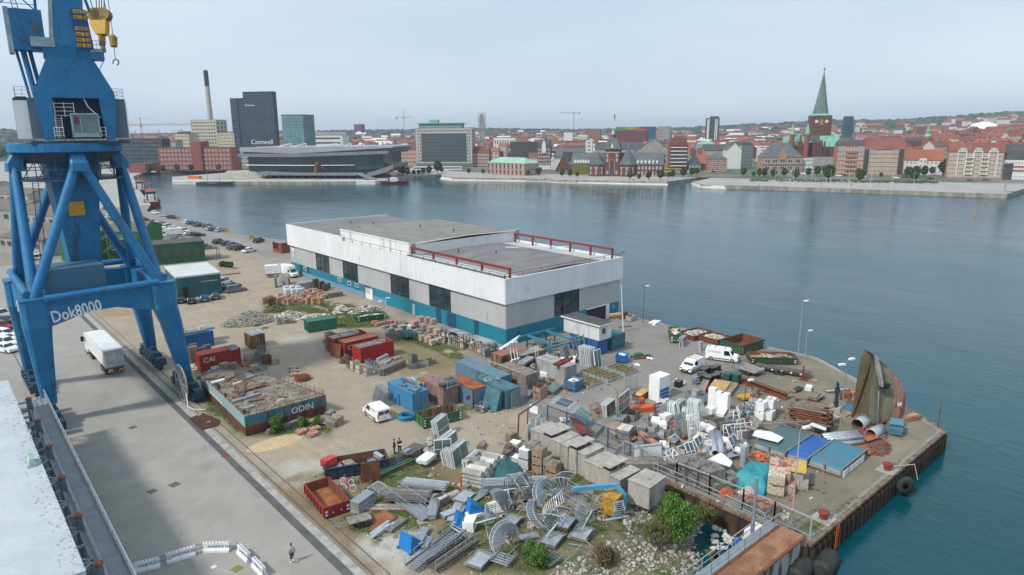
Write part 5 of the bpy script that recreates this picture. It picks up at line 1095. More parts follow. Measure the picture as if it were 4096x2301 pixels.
# stone heaps
PO('rubble_heap','big conical heap of brown grey cobbles before the brick pallets','rubble heap',zA(715,335),5.,3.4,2.3,1700,.10,.27,[sN,mat('stone_brown',(.24,.21,.18),.9,(.33,.30,.26),2)],-.2,ms=2)
PO('rubble_heap','lower heap of pale rubble right of the cobble heap','rubble heap',zA(1095,290),3.4,2.,1.3,520,.10,.26,[sN,sw],ms=2)
PO('flagstone_heap','flat spread of grey flagstones beside the green lidded container','flagstones',zA(1330,290),3.3,1.5,.7,220,.2,.42,[sw,sN],ms=2,sq=.25)
PO('kerbstone_heap','heap of broken kerbstones between the grass and the warehouse door','stones',zA(1610,235),1.9,1.6,1.3,150,.2,.5,[sN,sw],ms=2,sq=.35)
PO('kerbstone_heap','long heap of grey kerbstones against the blue warehouse plinth','stones',zA(1835,225),3.6,1.5,1.1,230,.2,.5,[sN,sw],ms=2,sq=.35)
PO('slate_heap','dark heap of slates beside the tall crate','slates',zB(885,525),1.4,1.,.6,160,.08,.25,[slate],sq=.3)
PO('sand_heap','low spill of yellow sand beside the rail strip','sand',zF(-110,170),3.8,1.8,.22,0,.1,.2,[sandm])
PO('scrap_heap','dark heap of roots and scrap at the corner of the bright red container','scrap heap',zB(205,480),1.,.8,1.3,120,.1,.3,[sL,ru],ms=2)
PO('soil_mound','grassy mound right of the big cobble heap','mound',zA(960,225),2.4,1.6,1.,200,.1,.3,[mat('mound_green',(.07,.10,.03),.95,(.12,.12,.05),2)])
# brick pallets field
fr=[(850,168),(905,175),(990,172),(1095,178),(1275,168),(1330,176),(1400,172)]
for i,(x,y)in En(fr):BP(f'tall pallet of orange tiles, {ORD[i]} from the left in the front row',zA(x,y),brickor,17,U(-.1,.1),'front row of tall tile pallets')
bk=[(840,140),(880,135),(930,130),(960,145),(1030,135),(1060,150),(1140,155),(1190,150),(1230,158),(1170,130),(1290,130),(1330,120),(1375,135),(1210,110),(1260,100),(1310,90),(1350,85),(1130,120),(1080,110),(1000,105),(900,110),(1390,95),(1420,120),(1240,75),(1290,60),(1340,60),(1385,60),(1180,90)]
for i,(x,y)in En(bk):BP(f'low mixed brick pallet behind the front row, {"left" if x<1000 else "middle" if x<1250 else "right"} part',zA(x,y),[brickor,brickp,bR][i%3],[9,11,7][i%3],U(-.2,.2),'lower brick pallets behind the front row')
for i,(x,y)in En([(1070,70),(1130,72),(1180,68),(1060,40),(1120,38),(1175,42),(1215,62)]):
 t=T('wrapped_pallet',f'pallet wrapped in shiny white film, {ORD[i]} in the cluster behind the tile pallets','wrapped pallet',G(zA(x,y)),U(-.1,.1),'white wrapped pallets');obj('pallet',PALM[wg.name],t);MB().loft([[(a,b_,.15)for a,b_ in((0,0),(1.1,0),(1.1,.9),(0,.9))],[(a,b_,1.1)for a,b_ in((.03,.03),(1.07,.03),(1.07,.87),(.03,.87))],[(a,b_,1.2)for a,b_ in((.12,.12),(.98,.12),(.98,.78),(.12,.78))]])('film',mat('film_white',(.62,.68,.74),.3,(.45,.52,.58),3,bump=.4),t)
t=T('covered_pallets','long row of pallets under grey film beside the white wrapped ones','covered pallets',G(zA(1200,25)),0);Bx(0,5.,0,1.6,.1,1.5)('film',mat('film_grey',(.33,.36,.39),.4,(.22,.24,.26),2,bump=.5),t)
for i,(x,y,n)in En([(1345,25,17),(1400,30,14),(1440,40,10),(1455,20,9)]):pallets(f'grey brown pallet stack at the warehouse end of the brick field, {ORD[i]} from the left',zA(x,y),n,0,mat('wood_brown',(.17,.13,.10),.9,(.10,.08,.065),3),'pallet stacks at the end of the brick field')
t=T('concrete_wall_blocks','upright pale concrete wall elements beside the box truck','concrete elements',G(zP(1590,1180)),0)
for a,b_,c_ in((0,0,0),(2.3,.8,1.2),(3.6,1.6,.6)):Ob((a,b_,1.3),(.18,2.4,2.6),-.6+c_)('wall_element',conc,t)
tag(Ex([(0,0),(3.6,0),(3.6,1.),(0,1.1)],0,1.5)('stone_block_row',cn,loc=G(zA(1475,110))),'low grey stone block stack beside the pallet towers','stone blocks')
for i,(x,y)in En(((985,365),(1070,355),(1120,352),(670,378),(765,382),(1480,245),(1590,300),(715,380))):crate(['pale crate standing tall between the rubble heaps','low grey crate right of the tall pale crate','low flat crate nearest the green lidded container','low pale crate of stones before the cobble heap, left','low crate of stones before the cobble heap, right','brown crate alone on the grass near the warehouse','flat stone crate on the grass behind the green container','small crate lid leaning before the cobble heap'][i],zA(x,y),[conc,wg,wg,conc,wg,wood,conc,wood][i],0,1.1,.9,[1.1,.6,.4,.5,.5,.8,.3,.3][i],sN if i in(3,4)else None)
BP('small pallet of salmon bricks before the cobble heap',zA(845,405),brickp,4)
for i,(x,y,n,l)in En([(150,700,17,'tall pallet stack left of the CAI container, front one'),(160,775,22,'tallest pallet stack against the crane leg'),(240,690,12,'pallet stack of pale boards behind the CAI container'),(285,650,10,'pallet stack right behind the CAI container roof'),(455,850,12,'grey pallet stack with fresh top before the CAI container'),(535,820,9,'second pallet stack before the CAI container'),(515,880,6,'low pallet stack nearest the pontoon, left'),(615,870,5,'low pallet stack nearest the pontoon, middle'),(690,850,5,'low pallet stack nearest the pontoon, right'),(440,890,3,'low sunken pallet stack with moss beside the crane bogie')]):pallets(l,zA(x,y),n,U(-.1,.1),[wg,wood][i%3==1])
t=PK('plank_stack','grey planks and battens on the pallet stacks behind the CAI container','planks',zA(120,560),4.5,2.,4,.08,[wg,zl],-.15,z=2.2)
t=PK('plank_stack','dark timber and steel bars between crane bogies and blue container','planks',zA(90,600),4.,2.5,5,.12,[wg,sL,wood],.1,z=0)
for i,(x,y,m_,l,sz)in En([(690,712,zl,'bundle of white tubes on a crate right of the CAI container',.9),(805,715,cn,'grey slab stack on a pallet beyond the CAI container',1.5),(810,640,cn,'grey block stack right of the rusty short container',1.1),(865,748,ru,'open rusty steel bin beside the grey slab stack',1.3),(935,745,conc,'thin pale slab lying on a pallet right of the rusty bin',.5),(660,770,bR,'small pallet of broken bricks right of the CAI container',.4),(735,780,brickp,'flat pallet of brick pieces before the grey slabs',.3),(815,810,zN,'flat zinc trays on a pallet behind the pontoon',.6)]):crate(l,zA(x,y),m_,U(-.2,.2),1.2,1.,sz)
for i in Rg(3):BP(f'pallet of white and red bricks right of the pontoon stern, {["top","middle","lower"][i]} one of the column',zA(1125,800+i*33),brickp,3,0.,'brick pallets beside the pontoon stern',m2=bR)
t=T('round_grate','round rusty steel grating disc beside the pontoon','steel disc',G(zA(1230,890)),0);Cy((0,0,.05),(0,0,.5),1.1,1.1,20)('drum',ru,t)
for i in Rg(5):Br((-1,-.8+.4*i,.55),(1,-.8+.4*i,.6),.12,.06)('bar',rustl,t)
PK('leaning_pallets','grey slatted panels leaning against the pontoon corner','panels',zA(1400,1330),2.4,1.6,1,.08,wg,-1.,rx=.6,z=.2)
for i,(x,y,n)in En([(1500,1310,9),(1560,1345,7),(1455,1350,5)]):pallets(f'untidy stack of old pallets at the pontoon corner, {["rear","right","front left"][i]} one',zA(x,y),n,[.5,.3,-.9][i],[wg,wood,wg][i])
for i,(x,y)in En(((1200,1447),(1330,1420),(1310,1470))):BP(['left','rear right','front right'][i]+' low pallet of salmon bricks on the gravel below the pontoon',zA(x,y-12),bR,4,.1,nx=5,ny=8)
PK('grey_beams','long grey beams lying in grass before the pontoon','beams',zA(905,1420),4.6,.6,2,.25,[wg,cn],.12,pw=.3)
for i,(x,y,n,f)in En([(270,560,2,sN),(330,600,2,sN),(400,625,2,sN),(228,545,1,None),(300,585,1,None)]):crate(f'{["crate pair with yellow rim holding gravel, rear","crate pair with turquoise box holding gravel, middle","grey crate pair of gravel, front right","low grey crate at the left end of the gravel crates","low dark crate between the gravel crates"][i]}',zB(x,y),[bricky,bricky,conc,wg,cn][i],U(-.1,.1),1.15,.95,.62,f,n=n,gp='gravel crates in a slanting row' if i<3 else None)
for i in Rg(6):
 t=T('zinc_trough',f'galvanised trough overgrown with plants, {ORD[i]} in the slanting row behind the gravel crates','trough',G(zB(400+i*28,490+i*22)),.9,'galvanised troughs with plants');Bx(0,1.9,0,.5,0,.6)('trough',zN,t)
 k=MB()
 for q in Rg(140):x,y,z=U(0,1.9),U(-.1,.6),.6;a=U(0,6.28);h=U(.1,.45);k.add([(x,y,z),(x+.05,y,z),(x+U(-.12,.12),y+U(-.1,.1),z+h)],[(0,1,2)])
 k('weeds',plant,t,kind=KF)
tag(Bx(0,2.6,0,.45,0,.45)('steel_duct',mat('duct_blue_grey',(.28,.37,.43),.6),loc=G(zB(520,520))+Vt((0,0,.75)),rot=.4),'long pale blue steel duct lying on the troughs','duct')
tag(Bx(0,1.6,0,.4,0,.4)('steel_duct',MT['duct_blue_grey'],loc=G(zB(590,530))+Vt((0,0,.35)),rot=.4),'short blue grey duct below the long one','duct')
PK('timber_beams','stack of heavy old timber beams by the slate heap','beams',zB(560,620),5.2,1.4,3,.36,[mat('wood_dark',(.14,.115,.095),.9,(.22,.19,.16),2)],.33,pw=.36,jit=.15,part='beam')
crate('tall grey crate of slates beside the slate heap',zB(838,500),cn,0,1.15,1.,1.35,slate);crate('empty slatted crate alone on the gravel',zB(1000,520),wg,0,1.3,1.1,.9)
PK('pallet_boards','boards leaning at the right end of the bright red container','boards',zB(680,465),1.6,1.2,2,.12,wg,.3)
for i,(x,y,n)in En([(30,370,2),(100,362,3),(45,315,3),(10,300,1),(60,270,2),(25,255,2)]):crate(f'weathered grey crate left of the red containers, {ORD[i]} of six',zB(x,y),[cn,wg][i%2],U(-.2,.2),1.2,1.,.5,n=n,gp='weathered crates left of the red containers')
pk=[(1030,310,0),(1090,290,0),(985,282,0),(930,265,0),(1010,255,0),(860,240,0),(830,215,0),(1075,265,1),(1010,240,1),(950,215,1),(985,200,2),(1040,215,2),(920,190,2),(865,180,1)]
for i,(x,y,l)in En(pk):BP(f'pale pink brick pallet by the warehouse, {["ground","second","top"][l]} tier, {ORD[i]} from the front',zB(x,y+20),brickp,11,0,'pale pink brick pallets by the warehouse',z=0 if l==0 else l*1.05,nx=4,ny=8,m2=mat('brick_white_pink',(.62,.52,.47),.9,(.5,.38,.33),4))
for i,(x,y,n)in En([(620,200,3),(690,215,4),(735,190,5),(650,160,3),(760,150,4),(575,160,2),(720,130,4)]):PK('slab_stack',f'stack of grey green paving slabs left of the pink bricks, {ORD[i]} of seven','slabs',zB(x,y),1.3,.9,n,.22,[cn,conc],U(-.2,.2),'grey slab stacks',pw=.45,part='slab')
for i,(x,y)in En([(500,120),(540,110),(590,100),(640,95),(690,100),(470,100)]):BP(f'low dark pallet of red bricks behind the green skip, {ORD[i]} from the left',zB(x,y+20),bR,6,0,'low red brick pallets by the warehouse')
for i,(x,y)in En([(620,280),(665,272),(705,262)]):crate(f'dark slatted crate in the short wall left of the green netting, {ORD[i]} from the left',zB(x,y),cn,0,1.2,1.,1.3,None,'dark crates left of the netting')
t=tarp('green_netting','dark green netting draped in front of the pink bricks','netting',zB(790,275),2.2,2.4,1.1,net,-.1,.5,.9)
def rack(lb_,p,L,H,nbay,m=sL,rz=0,roof=zN,cv=None):
 t=T('storage_rack',lb_,'rack',G(p),rz)
 for i in Rg(nbay+1):
  for x in(0,1.3):Bx(x,x+.12,i*L/nbay-.06,i*L/nbay+.06,0,H)('post',m,t)
 for z in(.1,H*.45):Bx(0,1.4,0,L,z,z+.08)('shelf',wg,t)
 if roof:
  for i in Rg(int(L/.9)):Ob((.7,.45+i*.9,H+.08),(1.9,.88,.05),0,0,U(-.02,.04),.06)('roof_sheet',rc([roof,zl,wg,zN]),t)
 mb=MB();heap(mb,60,.5,L/2-.3,.3,.1,.3,0,2,.7,L/2);mb.v=[(a,b_,c+H*.5)for a,b_,c in mb.v];mb('stored_stones',[sN,sw],t,kind=KF)
 for i in Rg(int(L/1.1)):Bx(.1,1.2,.2+i*1.1,1.1+i*1.1,.2,.9+U(-.2,.2))('stored_box',rc([wood,wg,brickp]),t)
rack('open dark steel rack of stones without roof by the warehouse',zB(1160,300),2.8,2.,2,sL,0,None)
rack('rack with sheet metal roof and hanging sheets along the warehouse, left one',zC(130,480),5.2,2.4,3,sL,0,zl);rack('roofed rack with crates of timber nearer the steel blue container',zC(380,560),6.,2.3,3,sL,0,zN)
# scrap zone by the gate
t=T('mesh_fence_panels','stack of wire mesh fence panels leaning on the light blue container','fence panels',G(zB(600,905)),-.2+PI/2)
for i in Rg(7):
 mb=MB();
 for z in(0,2.):mb.bar((0,0,z),(3.4,0,z),.05)
 for x in(0,1.7,3.4):mb.bar((x,0,0),(x,0,2.),.05)
 for k in Rg(14):mb.bar((.25*k,0,0),(.25*k,0,2.),.012)
 for k in Rg(9):mb.bar((0,0,.22*k),(3.4,0,.22*k),.012)
 mb('mesh_panel',zN,t,(U(-.1,.1),.12*i+.2,0),(.35,0,U(-.03,.03)))
mb=MB()
for k in Rg(26):
 r=U(.65,1.15);z=.05+.02*k;q=[(r*cos(a*.42+k)+U(-.02,.02),r*.95*sin(a*.42+k),z)for a in Rg(16)];mb.path(q,.035,4)
tag(mb('hose_coil',hose,loc=G(zB(785,1025))),'coil of bright blue hose beside the green roll off container','hose')
mb=MB()
for k in Rg(6):q=[(.4*cos(a*.5+k)+.1,.02*k-.05,1.+.75*sin(a*.5+k))for a in Rg(14)];mb.path(q,.035,4)
tag(mb('hose_loop',hose,loc=G(zB(690,910))),'blue hose hanging on the light blue container side','hose')
t=T('no_parking_sign','round no parking sign on a post before the rust roofed container','sign',G(zB(1382,945)),-.2);Cy((0,0,0),(0,0,1.9),.035,.035,6)('post',zN,t);Cy((0,-.03,1.75),(0,.03,1.75),.33,.33,20)('rim',redp,t);Cy((0,-.045,1.75),(0,-.031,1.75),.25,.25,20)('disc',mat('sign_blue',(.02,.08,.35),.5),t);Ob((0,-.06,1.75),(.07,.02,.55),0,0,0,.8)('bar',redp,t)
def cage(lb_,p,sx,sy,sz,rz=0,m=zN,z=0,fill=None,n=6):
 t=T('mesh_cage',lb_,'mesh cage',G(p)+Vt((0,0,z)),rz);mb=MB()
 for x in(0,sx):
  for y in(0,sy):mb.bar((x,y,0),(x,y,sz),.06)
 for zz in(.1,sz):mb.path([(0,0,zz),(sx,0,zz),(sx,sy,zz),(0,sy,zz),(0,0,zz)],.03,4)
 mb('frame',m,t);mb=MB()
 for i in Rg(n+1):
  for(a,b_)in(((sx*i/n,0),(sx*i/n,0)),((sx*i/n,sy),(sx*i/n,sy)),((0,sy*i/n),(0,sy*i/n)),((sx,sy*i/n),(sx,sy*i/n))):mb.bar((*a,.1),(*b_,sz),.018)
  zz=.1+(sz-.1)*i/n
  mb.bar((0,0,zz),(sx,0,zz),.018).bar((0,0,zz),(0,sy,zz),.018).bar((sx,0,zz),(sx,sy,zz),.018).bar((0,sy,zz),(sx,sy,zz),.018)
 mb('mesh',m,t);Bx(0,sx,0,sy,.06,.1)('floor',wg,t)
 if fill:
  for i in Rg(14):Ob((U(.2,sx-.2),U(.2,sy-.2),U(.2,sz*.8)),(U(.2,.6),U(.15,.5),U(.1,.35)),U(0,3),0,U(-.5,.5))('scrap_piece',rc(fill),t)
 return t
cage('wire mesh cage of red and white scrap before the leaning sheets',zC(310,1100),1.5,1.1,1.,.35,zN,0,[redp,wT,sL,cn])
cage('blue grey cage on the roof of the dusty pink container',zB(1190,925),1.9,1.7,1.1,.1,mat('cage_blue_grey',(.22,.29,.35),.6),2.62,[csb,sL,zN],5)
cage('black crate of scrap on the front edge of the dusty pink container',zB(1150,925),1.1,.8,.5,.1,bK,2.62,[bK,sL],3)
for i in Rg(7):tag(Bx(0,.06,0,2.9,0,2.7)('steel_sheet',ct_ if i<5 else sL,loc=ct.location+Vt((-1.55+.14*i,.3,0)),rot=(0,.30-.03*i,0)),'large grey teal steel sheet leaning on its container','steel sheet','steel sheets leaning on the teal container')
def gate(lb_,p,q,H=2.4,board_=0):
 P=G(p);Q=G(q);v=Q-P;L=v.length;t=T('bar_gate',lb_,'gate',P,atan2(v.y,v.x));Bx(0,L,-.03,.03,.15,.23).box(0,L,-.03,.03,H-.08,H).box(0,.08,-.04,.04,0,H).box(L-.08,L,-.04,.04,0,H)('frame',zN,t)
 n=int(L/.17);me=Bx(-.03,.03,-.012,.012,.23,H-.08).mesh('bar',[zN])
 for i in Rg(n):obj('bar',me,t,(.17*(i+.5),0,0))
 if board_:Bx(.1,1.4,-.06,-.03,.9,1.9)('notice_board',wT,t)
gate('open bar gate leaf beside the dark teal container',zC(592,1060),zC(748,985));gate('bar gate leaf with white notice on the yard side',zC(765,1140),zC(940,1200),2.5,1)
def wirefence(lb_,pts,H=2.4,m=bluep,step=3.,n=1,mesh=1):
 t=T('wire_fence',lb_,'fence',(0,0,0));
 for a,b_ in zip(pts[:-1],pts[1:]):
  A=G(a);B_=G(b_);v=B_-A;L=v.length;k=max(1,round(L/step))
  for i in Rg(k+1):p=A+v*(i/k);Bx(p.x-.06,p.x+.06,p.y-.06,p.y+.06,0,H)('post',m,t)
  Br(A+Vt((0,0,H-.05)),B_+Vt((0,0,H-.05)),.1)('rail',m,t);Br(A+Vt((0,0,.3)),B_+Vt((0,0,.3)),.05)('rail',m,t)
  if mesh:
   mb=MB();q=int(L/.16)
   for i in Rg(q):p=A+v*(i/q);mb.bar(p+Vt((0,0,.2)),p+Vt((0,0,H-.1)),.008)
   for i in Rg(11):mb.bar(A+Vt((0,0,.2+i*.2)),B_+Vt((0,0,.2+i*.2)),.008)
   mb('wire_mesh',sL,t)
wirefence('blue posted wire fence beside the grey board boxes',[zC(940,1200),zH(1350,900)],2.5)
wirefence('galvanised wire fence along the rusty sheet pile wall',[zK(300,-60),zK(980,240),zK(1400,410),zK(1830,600),zK(2230,770),zL(770,985)],2.1,zl,2.6)
def barrier(lb_,p,q,H=1.05,gp='tubular barriers on the pile wall'):
 P=G(p);Q=G(q);v=Q-P;L=v.length;t=T('tubular_barrier',lb_,'barrier',P,atan2(v.y,v.x),gp);mb=MB().path([(0,0,0),(0,0,H-.15),(.15,0,H),(L-.15,0,H),(L,0,H-.15),(L,0,0)],.045,5).path([(0,0,H*.5),(L,0,H*.5)],.03,4)
 for i in Rg(1,4):mb.bar((L*i/4,0,0),(L*i/4,0,H),.03)
 mb('tube_frame',zl,t)
for i,(a,b_)in En([((690,130),(1075,290)),((1090,300),(1560,520)),((1575,530),(2110,790))]):barrier(['left tubular barrier on the pile wall by the board boxes','middle tubular barrier on the pile wall','right tubular barrier on the pile wall above the gangway'][i],zK(*a),zK(*b_))
for i,(x,y,w2,h2,rz)in En([(770,1340,.9,2.1,.15),(830,1300,.8,1.9,.1),(880,1300,.8,1.6,.1),(800,1420,.8,1.7,.1),(900,1330,.8,1.5,.1),(745,1440,.85,2.6,.2),(860,1390,.8,1.4,.1)]):
 t=T('sale_sign',['tall white sign with red band by the gate, rear left','white sign board with crest, second by the gate','white sign board with crest, third by the gate','low white sign before the crest boards','low white sign nearest the brown frame','tall white banner reading Lager by the brown steel frame','small white sign between the banner and the boards'][i],'sign',G(zC(x,y-30)),rz)
 b_=Bx(0,w2,0,.06,.1,h2)('board',wT,t);Bx(.1,w2-.1,-.012,0,.5,.75)('red_band',redp,b_)if i!=5 else None
 if i==5:text('Lager',.62,bK,b_,(.62,-.02,.35),(PI/2,-PI/2,0),.003)
 else:text('TIL SALG',.14,bK,b_,(.1,-.02,.9),XR,.003)
t=T('rusty_portal_frame','thin rust brown steel frame standing before the grey board boxes','steel frame',G(zC(650,1400)),0.)
P=G(zC(650,1447));MB().path([(0,0,0),(.6,.4,3.4),(5.6,1.2,4.)],.1,6).bar((2,.6,0),(2.3,.7,3.5),.1)('frame',ru,t)
crate('pale wooden crate pair with a black tyre on top before the gate',zC(870,965),wood,.1,1.6,1.3,.8,n=2);g=G(zC(870,965));mb=MB();n=16
for i in Rg(n):a=i*2*PI/n;b_=(i+1)*2*PI/n;mb.cyl((.33*cos(a),.33*sin(a),.08),(.33*cos(b_),.33*sin(b_),.08),.08,.08,6)
tag(mb('tyre',rb,loc=(g.x+.7,g.y+.6,1.68)),'black tyre lying on the pale crate pair','tyre')
crate('single pale crate behind the tyre crates',zC(920,850),wood,.1,1.3,1.2,.7)
t=T('glass_panel_stack','green glass panels stacked flat on a pallet by the gate','glass panels',G(zC(1000,930)),.35)
for i in Rg(4):Bx(0,3.,0,1.6,.35+i*.07,.40+i*.07)('glass_panel',glassg,t)
Bx(.1,2.8,.1,1.5,0,.34)('support',wg,t);pallets('pallet sticking out beneath the green glass panels',zC(965,950),1,.35,wood);PK('plywood_sheets','pale plywood sheets lying between glass panels and blue hopper','plywood',zC(1120,905),2.6,1.6,2,.05,wood,.5,pw=.8,part='sheet')
PK('concrete_kerbs','grey kerb slabs before the old panelled container','kerbs',zC(760,965),2.4,.7,2,.3,cn,.5,pw=.35,part='slab')
def ladder(lb_,p,L,rz,rx,m=zl,w_=.45,z=0,name='ladder',gp=None):
 t=T(name,lb_,'ladder',G(p)+Vt((0,0,z)),rz,gp,rx=rx);Bx(-w_/2,-w_/2+.05,-.03,.03,0,L)('rail',m,t);Bx(w_/2-.05,w_/2,-.03,.03,0,L)('rail',m,t)
 mb=MB()
 for i in Rg(int(L/.3)):mb.box(-w_/2,w_/2,-.015,.015,.2+i*.3,.23+i*.3)
 mb('rungs',m,t)
ladder('white aluminium ladder standing before the pale grey container',zC(845,700),4.2,-.2,-.1,wT,.5);ladder('short ladder leaning at the side of the pale grey container',zC(890,790),2.2,1.2,-.4,zl)
for i in Rg(2):FS(['stack of white interior doors leaning beside the office cabin','glazed white double door at the front of the door stack'][i],zC([1360,1405][i],[660,668][i]),[1.5,1.7][i],[3.,2.8][i],[11,2][i],[.2,.1][i],.1,.16,wT,[wT,glassg][i],[(1,1),(2,1)][i],part='door')
FS('aluminium frames leaning against timber posts by the teal steel structure',zC(1110,600),1.9,2.4,6,.14,.2,.2,zl,gb,(3,3),pane=0,part='frame',cat='frames')
t=T('timber_posts','row of tall grey timber posts leaning over the aluminium frames','posts',G(zC(1180,600)),0)
for i,(x,l)in En(((0,3.6),(.9,3.9),(1.6,3.5),(2.3,4.),(3.3,3.7))):Br((x,0,0),(x-.5+.1*i,.8,l),.16)('post',wg,t)
mb=MB()
t=T('teal_steel_structure','skeleton of teal painted steel beams against the warehouse end','steel structure',G(zC(1000,500)),0);ts=mat('teal_steel',(.02,.22,.32),.5,(.05,.2,.28),1)
g=t.location
def wl(p,z):q=G(p,z);return(q.x-g.x,q.y-g.y,z)
for a,b_,z,z2_ in((zC(750,345),zC(965,420),2.6,2.6),(zC(930,300),zC(1165,378),2.6,2.6),(zC(660,365),zC(1015,278),2.6,2.6),(zC(930,470),zC(1330,370),2.4,2.4),(zC(1160,380),zC(1290,350),2.5,2.5)):Br(wl(a,z),wl(b_,z2_),.3,.35)('beam',ts,t)
for p in(zC(745,345),zC(925,300),zC(960,425),zC(1010,282)):q=wl(p,2.6);Br((q[0],q[1],0),q,.2)('post',ts,t)
mb=MB()
for i in Rg(16):mb.bar((U(-4,3),U(-1,4),U(.1,1.6)),(U(-3,4),U(-1,4),U(.3,2.4)),.08)
mb('scrap_bars',sL,t)
for i in Rg(7):Ob((U(-2.5,3),U(0,3),U(.3,1.4)),(U(.5,1.4),U(.4,1),U(.2,.6)),U(0,3))('scrap_block',rc([wg,ru,sL,zN]),t)
def roofscrap(lb_,cat,obj_,z,n,L,W,ms,x0=.2,y0=.2,name='scrap_pile',lmin=.6,lmax=2.2,th=.12,rz=0,part='scrap_piece'):
 t=T(name,lb_,cat,Vt(obj_.location)+Vt((x0,y0,z)),rz)
 for i in Rg(n):Ob((U(0,L),U(0,W),U(.03,.3)),(U(lmin,lmax),U(.12,.4),th),U(-.5,.5)+(PI/2 if W>L else 0),0,U(-.12,.12),U(-.12,.12))(part,rc(ms),t)
roofscrap('dark planks, rails and a yellow striped step on the light blue container','scrap pile',cb,2.62,14,1.8,4.6,[wg,sL,MT['wood_dark'],cont_lb],.3,.6)
roofscrap('grey planks and yellow pipes between the light blue and pink containers','scrap pile',cb,2.,14,1.6,4,[yellow,zl,wg,hose],2.8,3.)
roofscrap('grey pallets lying on the dark teal container','pallets',ct,2.62,7,1.6,2.2,[wg,zN],.2,2.6,'pallet_pile',.8,1.2,.1)
roofscrap('brushwood and dark scrap behind the dark teal container','brushwood',ct,2.2,30,4,3.5,[MT['wood_dark'],wood,moss],1.6,5.5,'brush_pile',.5,1.8,.07)
gc=[o for o in COL.objects if o.get('label','').startswith('pale grey container')][0]
t=T('red_beams','bundle of red and rusty beams on the pale grey container','beams',gc.location+Vt((-.4,.9,2.62)),.15)
for i in Rg(12):Br((U(-.3,.3),.1+.12*(i%6),.1+.18*(i//6)),(3.6+U(-.4,.4),.1+.12*(i%6)+U(-.2,.2),.1+.18*(i//6)),.13)('beam',[mat('beam_red',(.42,.05,.035),.7),ru,redox][i%3],t)
t=T('reflector_lamp','three round white lamp shades on long arms among the scrap','lamp shades',G(zC(600,700))+Vt((0,0,1.6)),0)
for i in Rg(3):Br((i*.6,0,0),(i*.6+.1,.6,2.4),.09).cyl((i*.6+.1,.55,2.5),(i*.6+.1,.7,2.55),.42,.42,16).cyl((i*.6,-.2,.1),(i*.6,0,.15),.38,.38,16)('lamp_shade',wT,t)
tag(Bx(0,7.5,0,.5,0,.18)('long_plank',wD,loc=G(zC(500,620))+Vt((0,0,2.3)),rot=.42),'long white roof board lying across the scrap containers','board');tag(Br((0,0,0),(0,-7,0),.12)('long_pipe',zl,loc=G(zC(365,760))+Vt((0,0,2.8))),'long thin silver pipe lying over the dark teal container roof','pipe')
PK('panel_bundle','pale blue panels stacked flat above the grey brown container','panels',zC(720,780),3.,1.2,4,.08,[zl,zN],.35,z=2.4,pw=.6,part='panel')
PK('pipe_bundle','bundle of grey steel sections lying in front of the orange roofed container','steel sections',zC(330,570),3.6,.9,4,.14,[zN,zl],.2,z=1.,pw=.15,part='section')
PK('grey_bars','grey slats leaning against the right side of the pale grey container','slats',zC(1270,765),2.6,.7,2,.1,[zN,wg],1.9,z=.3,pw=.12,part='slat',rx=.5)
tag(Ex([(0,0),(.7,0),(.7,.4),(0,.4)],0,1.1)('spotlight',zN,loc=G(zB(1415,190))+Vt((0,0,2.3))),'square floodlight on the teal wall near the warehouse corner','floodlight')
for gi,(x,y,nx,nm)in En([(1335,862,4,'front'),(1525,805,7,'middle'),(1690,742,5,'rear')]):
 for i in Rg(nx):
  p=G(zC(x,y))+Vt((-.02,i*.78,0));t=T('planter_box',f'long grey planter of yellow green plants, {ORD[i]} from the front in the {nm} block','planter',p,0,'planters on the tarmac');mb=MB();L=3.
  mb.box(0,L,0,.04,0,.5).box(0,L,.64,.68,0,.5).box(0,.04,.04,.64,0,.5).box(L-.04,L,.04,.64,0,.5)('box',zl,t);Bx(.04,L-.04,.04,.64,.1,.42)('straw',wy,t)
  k=MB()
  for q in Rg(130):x_,y_=U(.05,L-.05),U(.15,.5);h=U(.15,.4);k.add([(x_,y_,.42),(x_+.08,y_+U(-.05,.05),.42),(x_+U(-.08,.12),y_+U(-.15,.15),.42+h)],[(0,1,2)])
  k('shoots',moss,t,kind=KF)
t=T('green_beam_scrap','green steel buffer frame and rusty girders lying on the tarmac','steel scrap',G(zC(1740,560)),-.5);Bx(0,3.4,0,.3,0,.3).ob((1.6,.5,.3),(1.2,.8,.4),.3)('buffer',green,t);Br((.3,-.6,.15),(3.4,-.7,.15),.22).bar((.2,-.9,.15),(3.2,-1.,.15),.16)('girder',ru,t)
for i,(l,p)in En((('white sack lying by the small blue skip',zC(1810,635)),('white sack at the right end of the green buffer frame',zD(245,575)),('white plastic sack on top of scrap by the blue crates',zI(175,330)),('large white sheet of plastic on fallen panes by the fence',zH(520,430)),('grey plastic sheet bundle among the pipes',zI(1600,340)))):
 mb=MB();
 for q in Rg(9):mb.rock((U(-.5,.5),U(-.4,.4),U(.05,.3)),U(.2,.4),0,.6)
 tag(mb('sack',[wT,poly,wT,wD,zN][i],loc=G(p)),l,'sack')
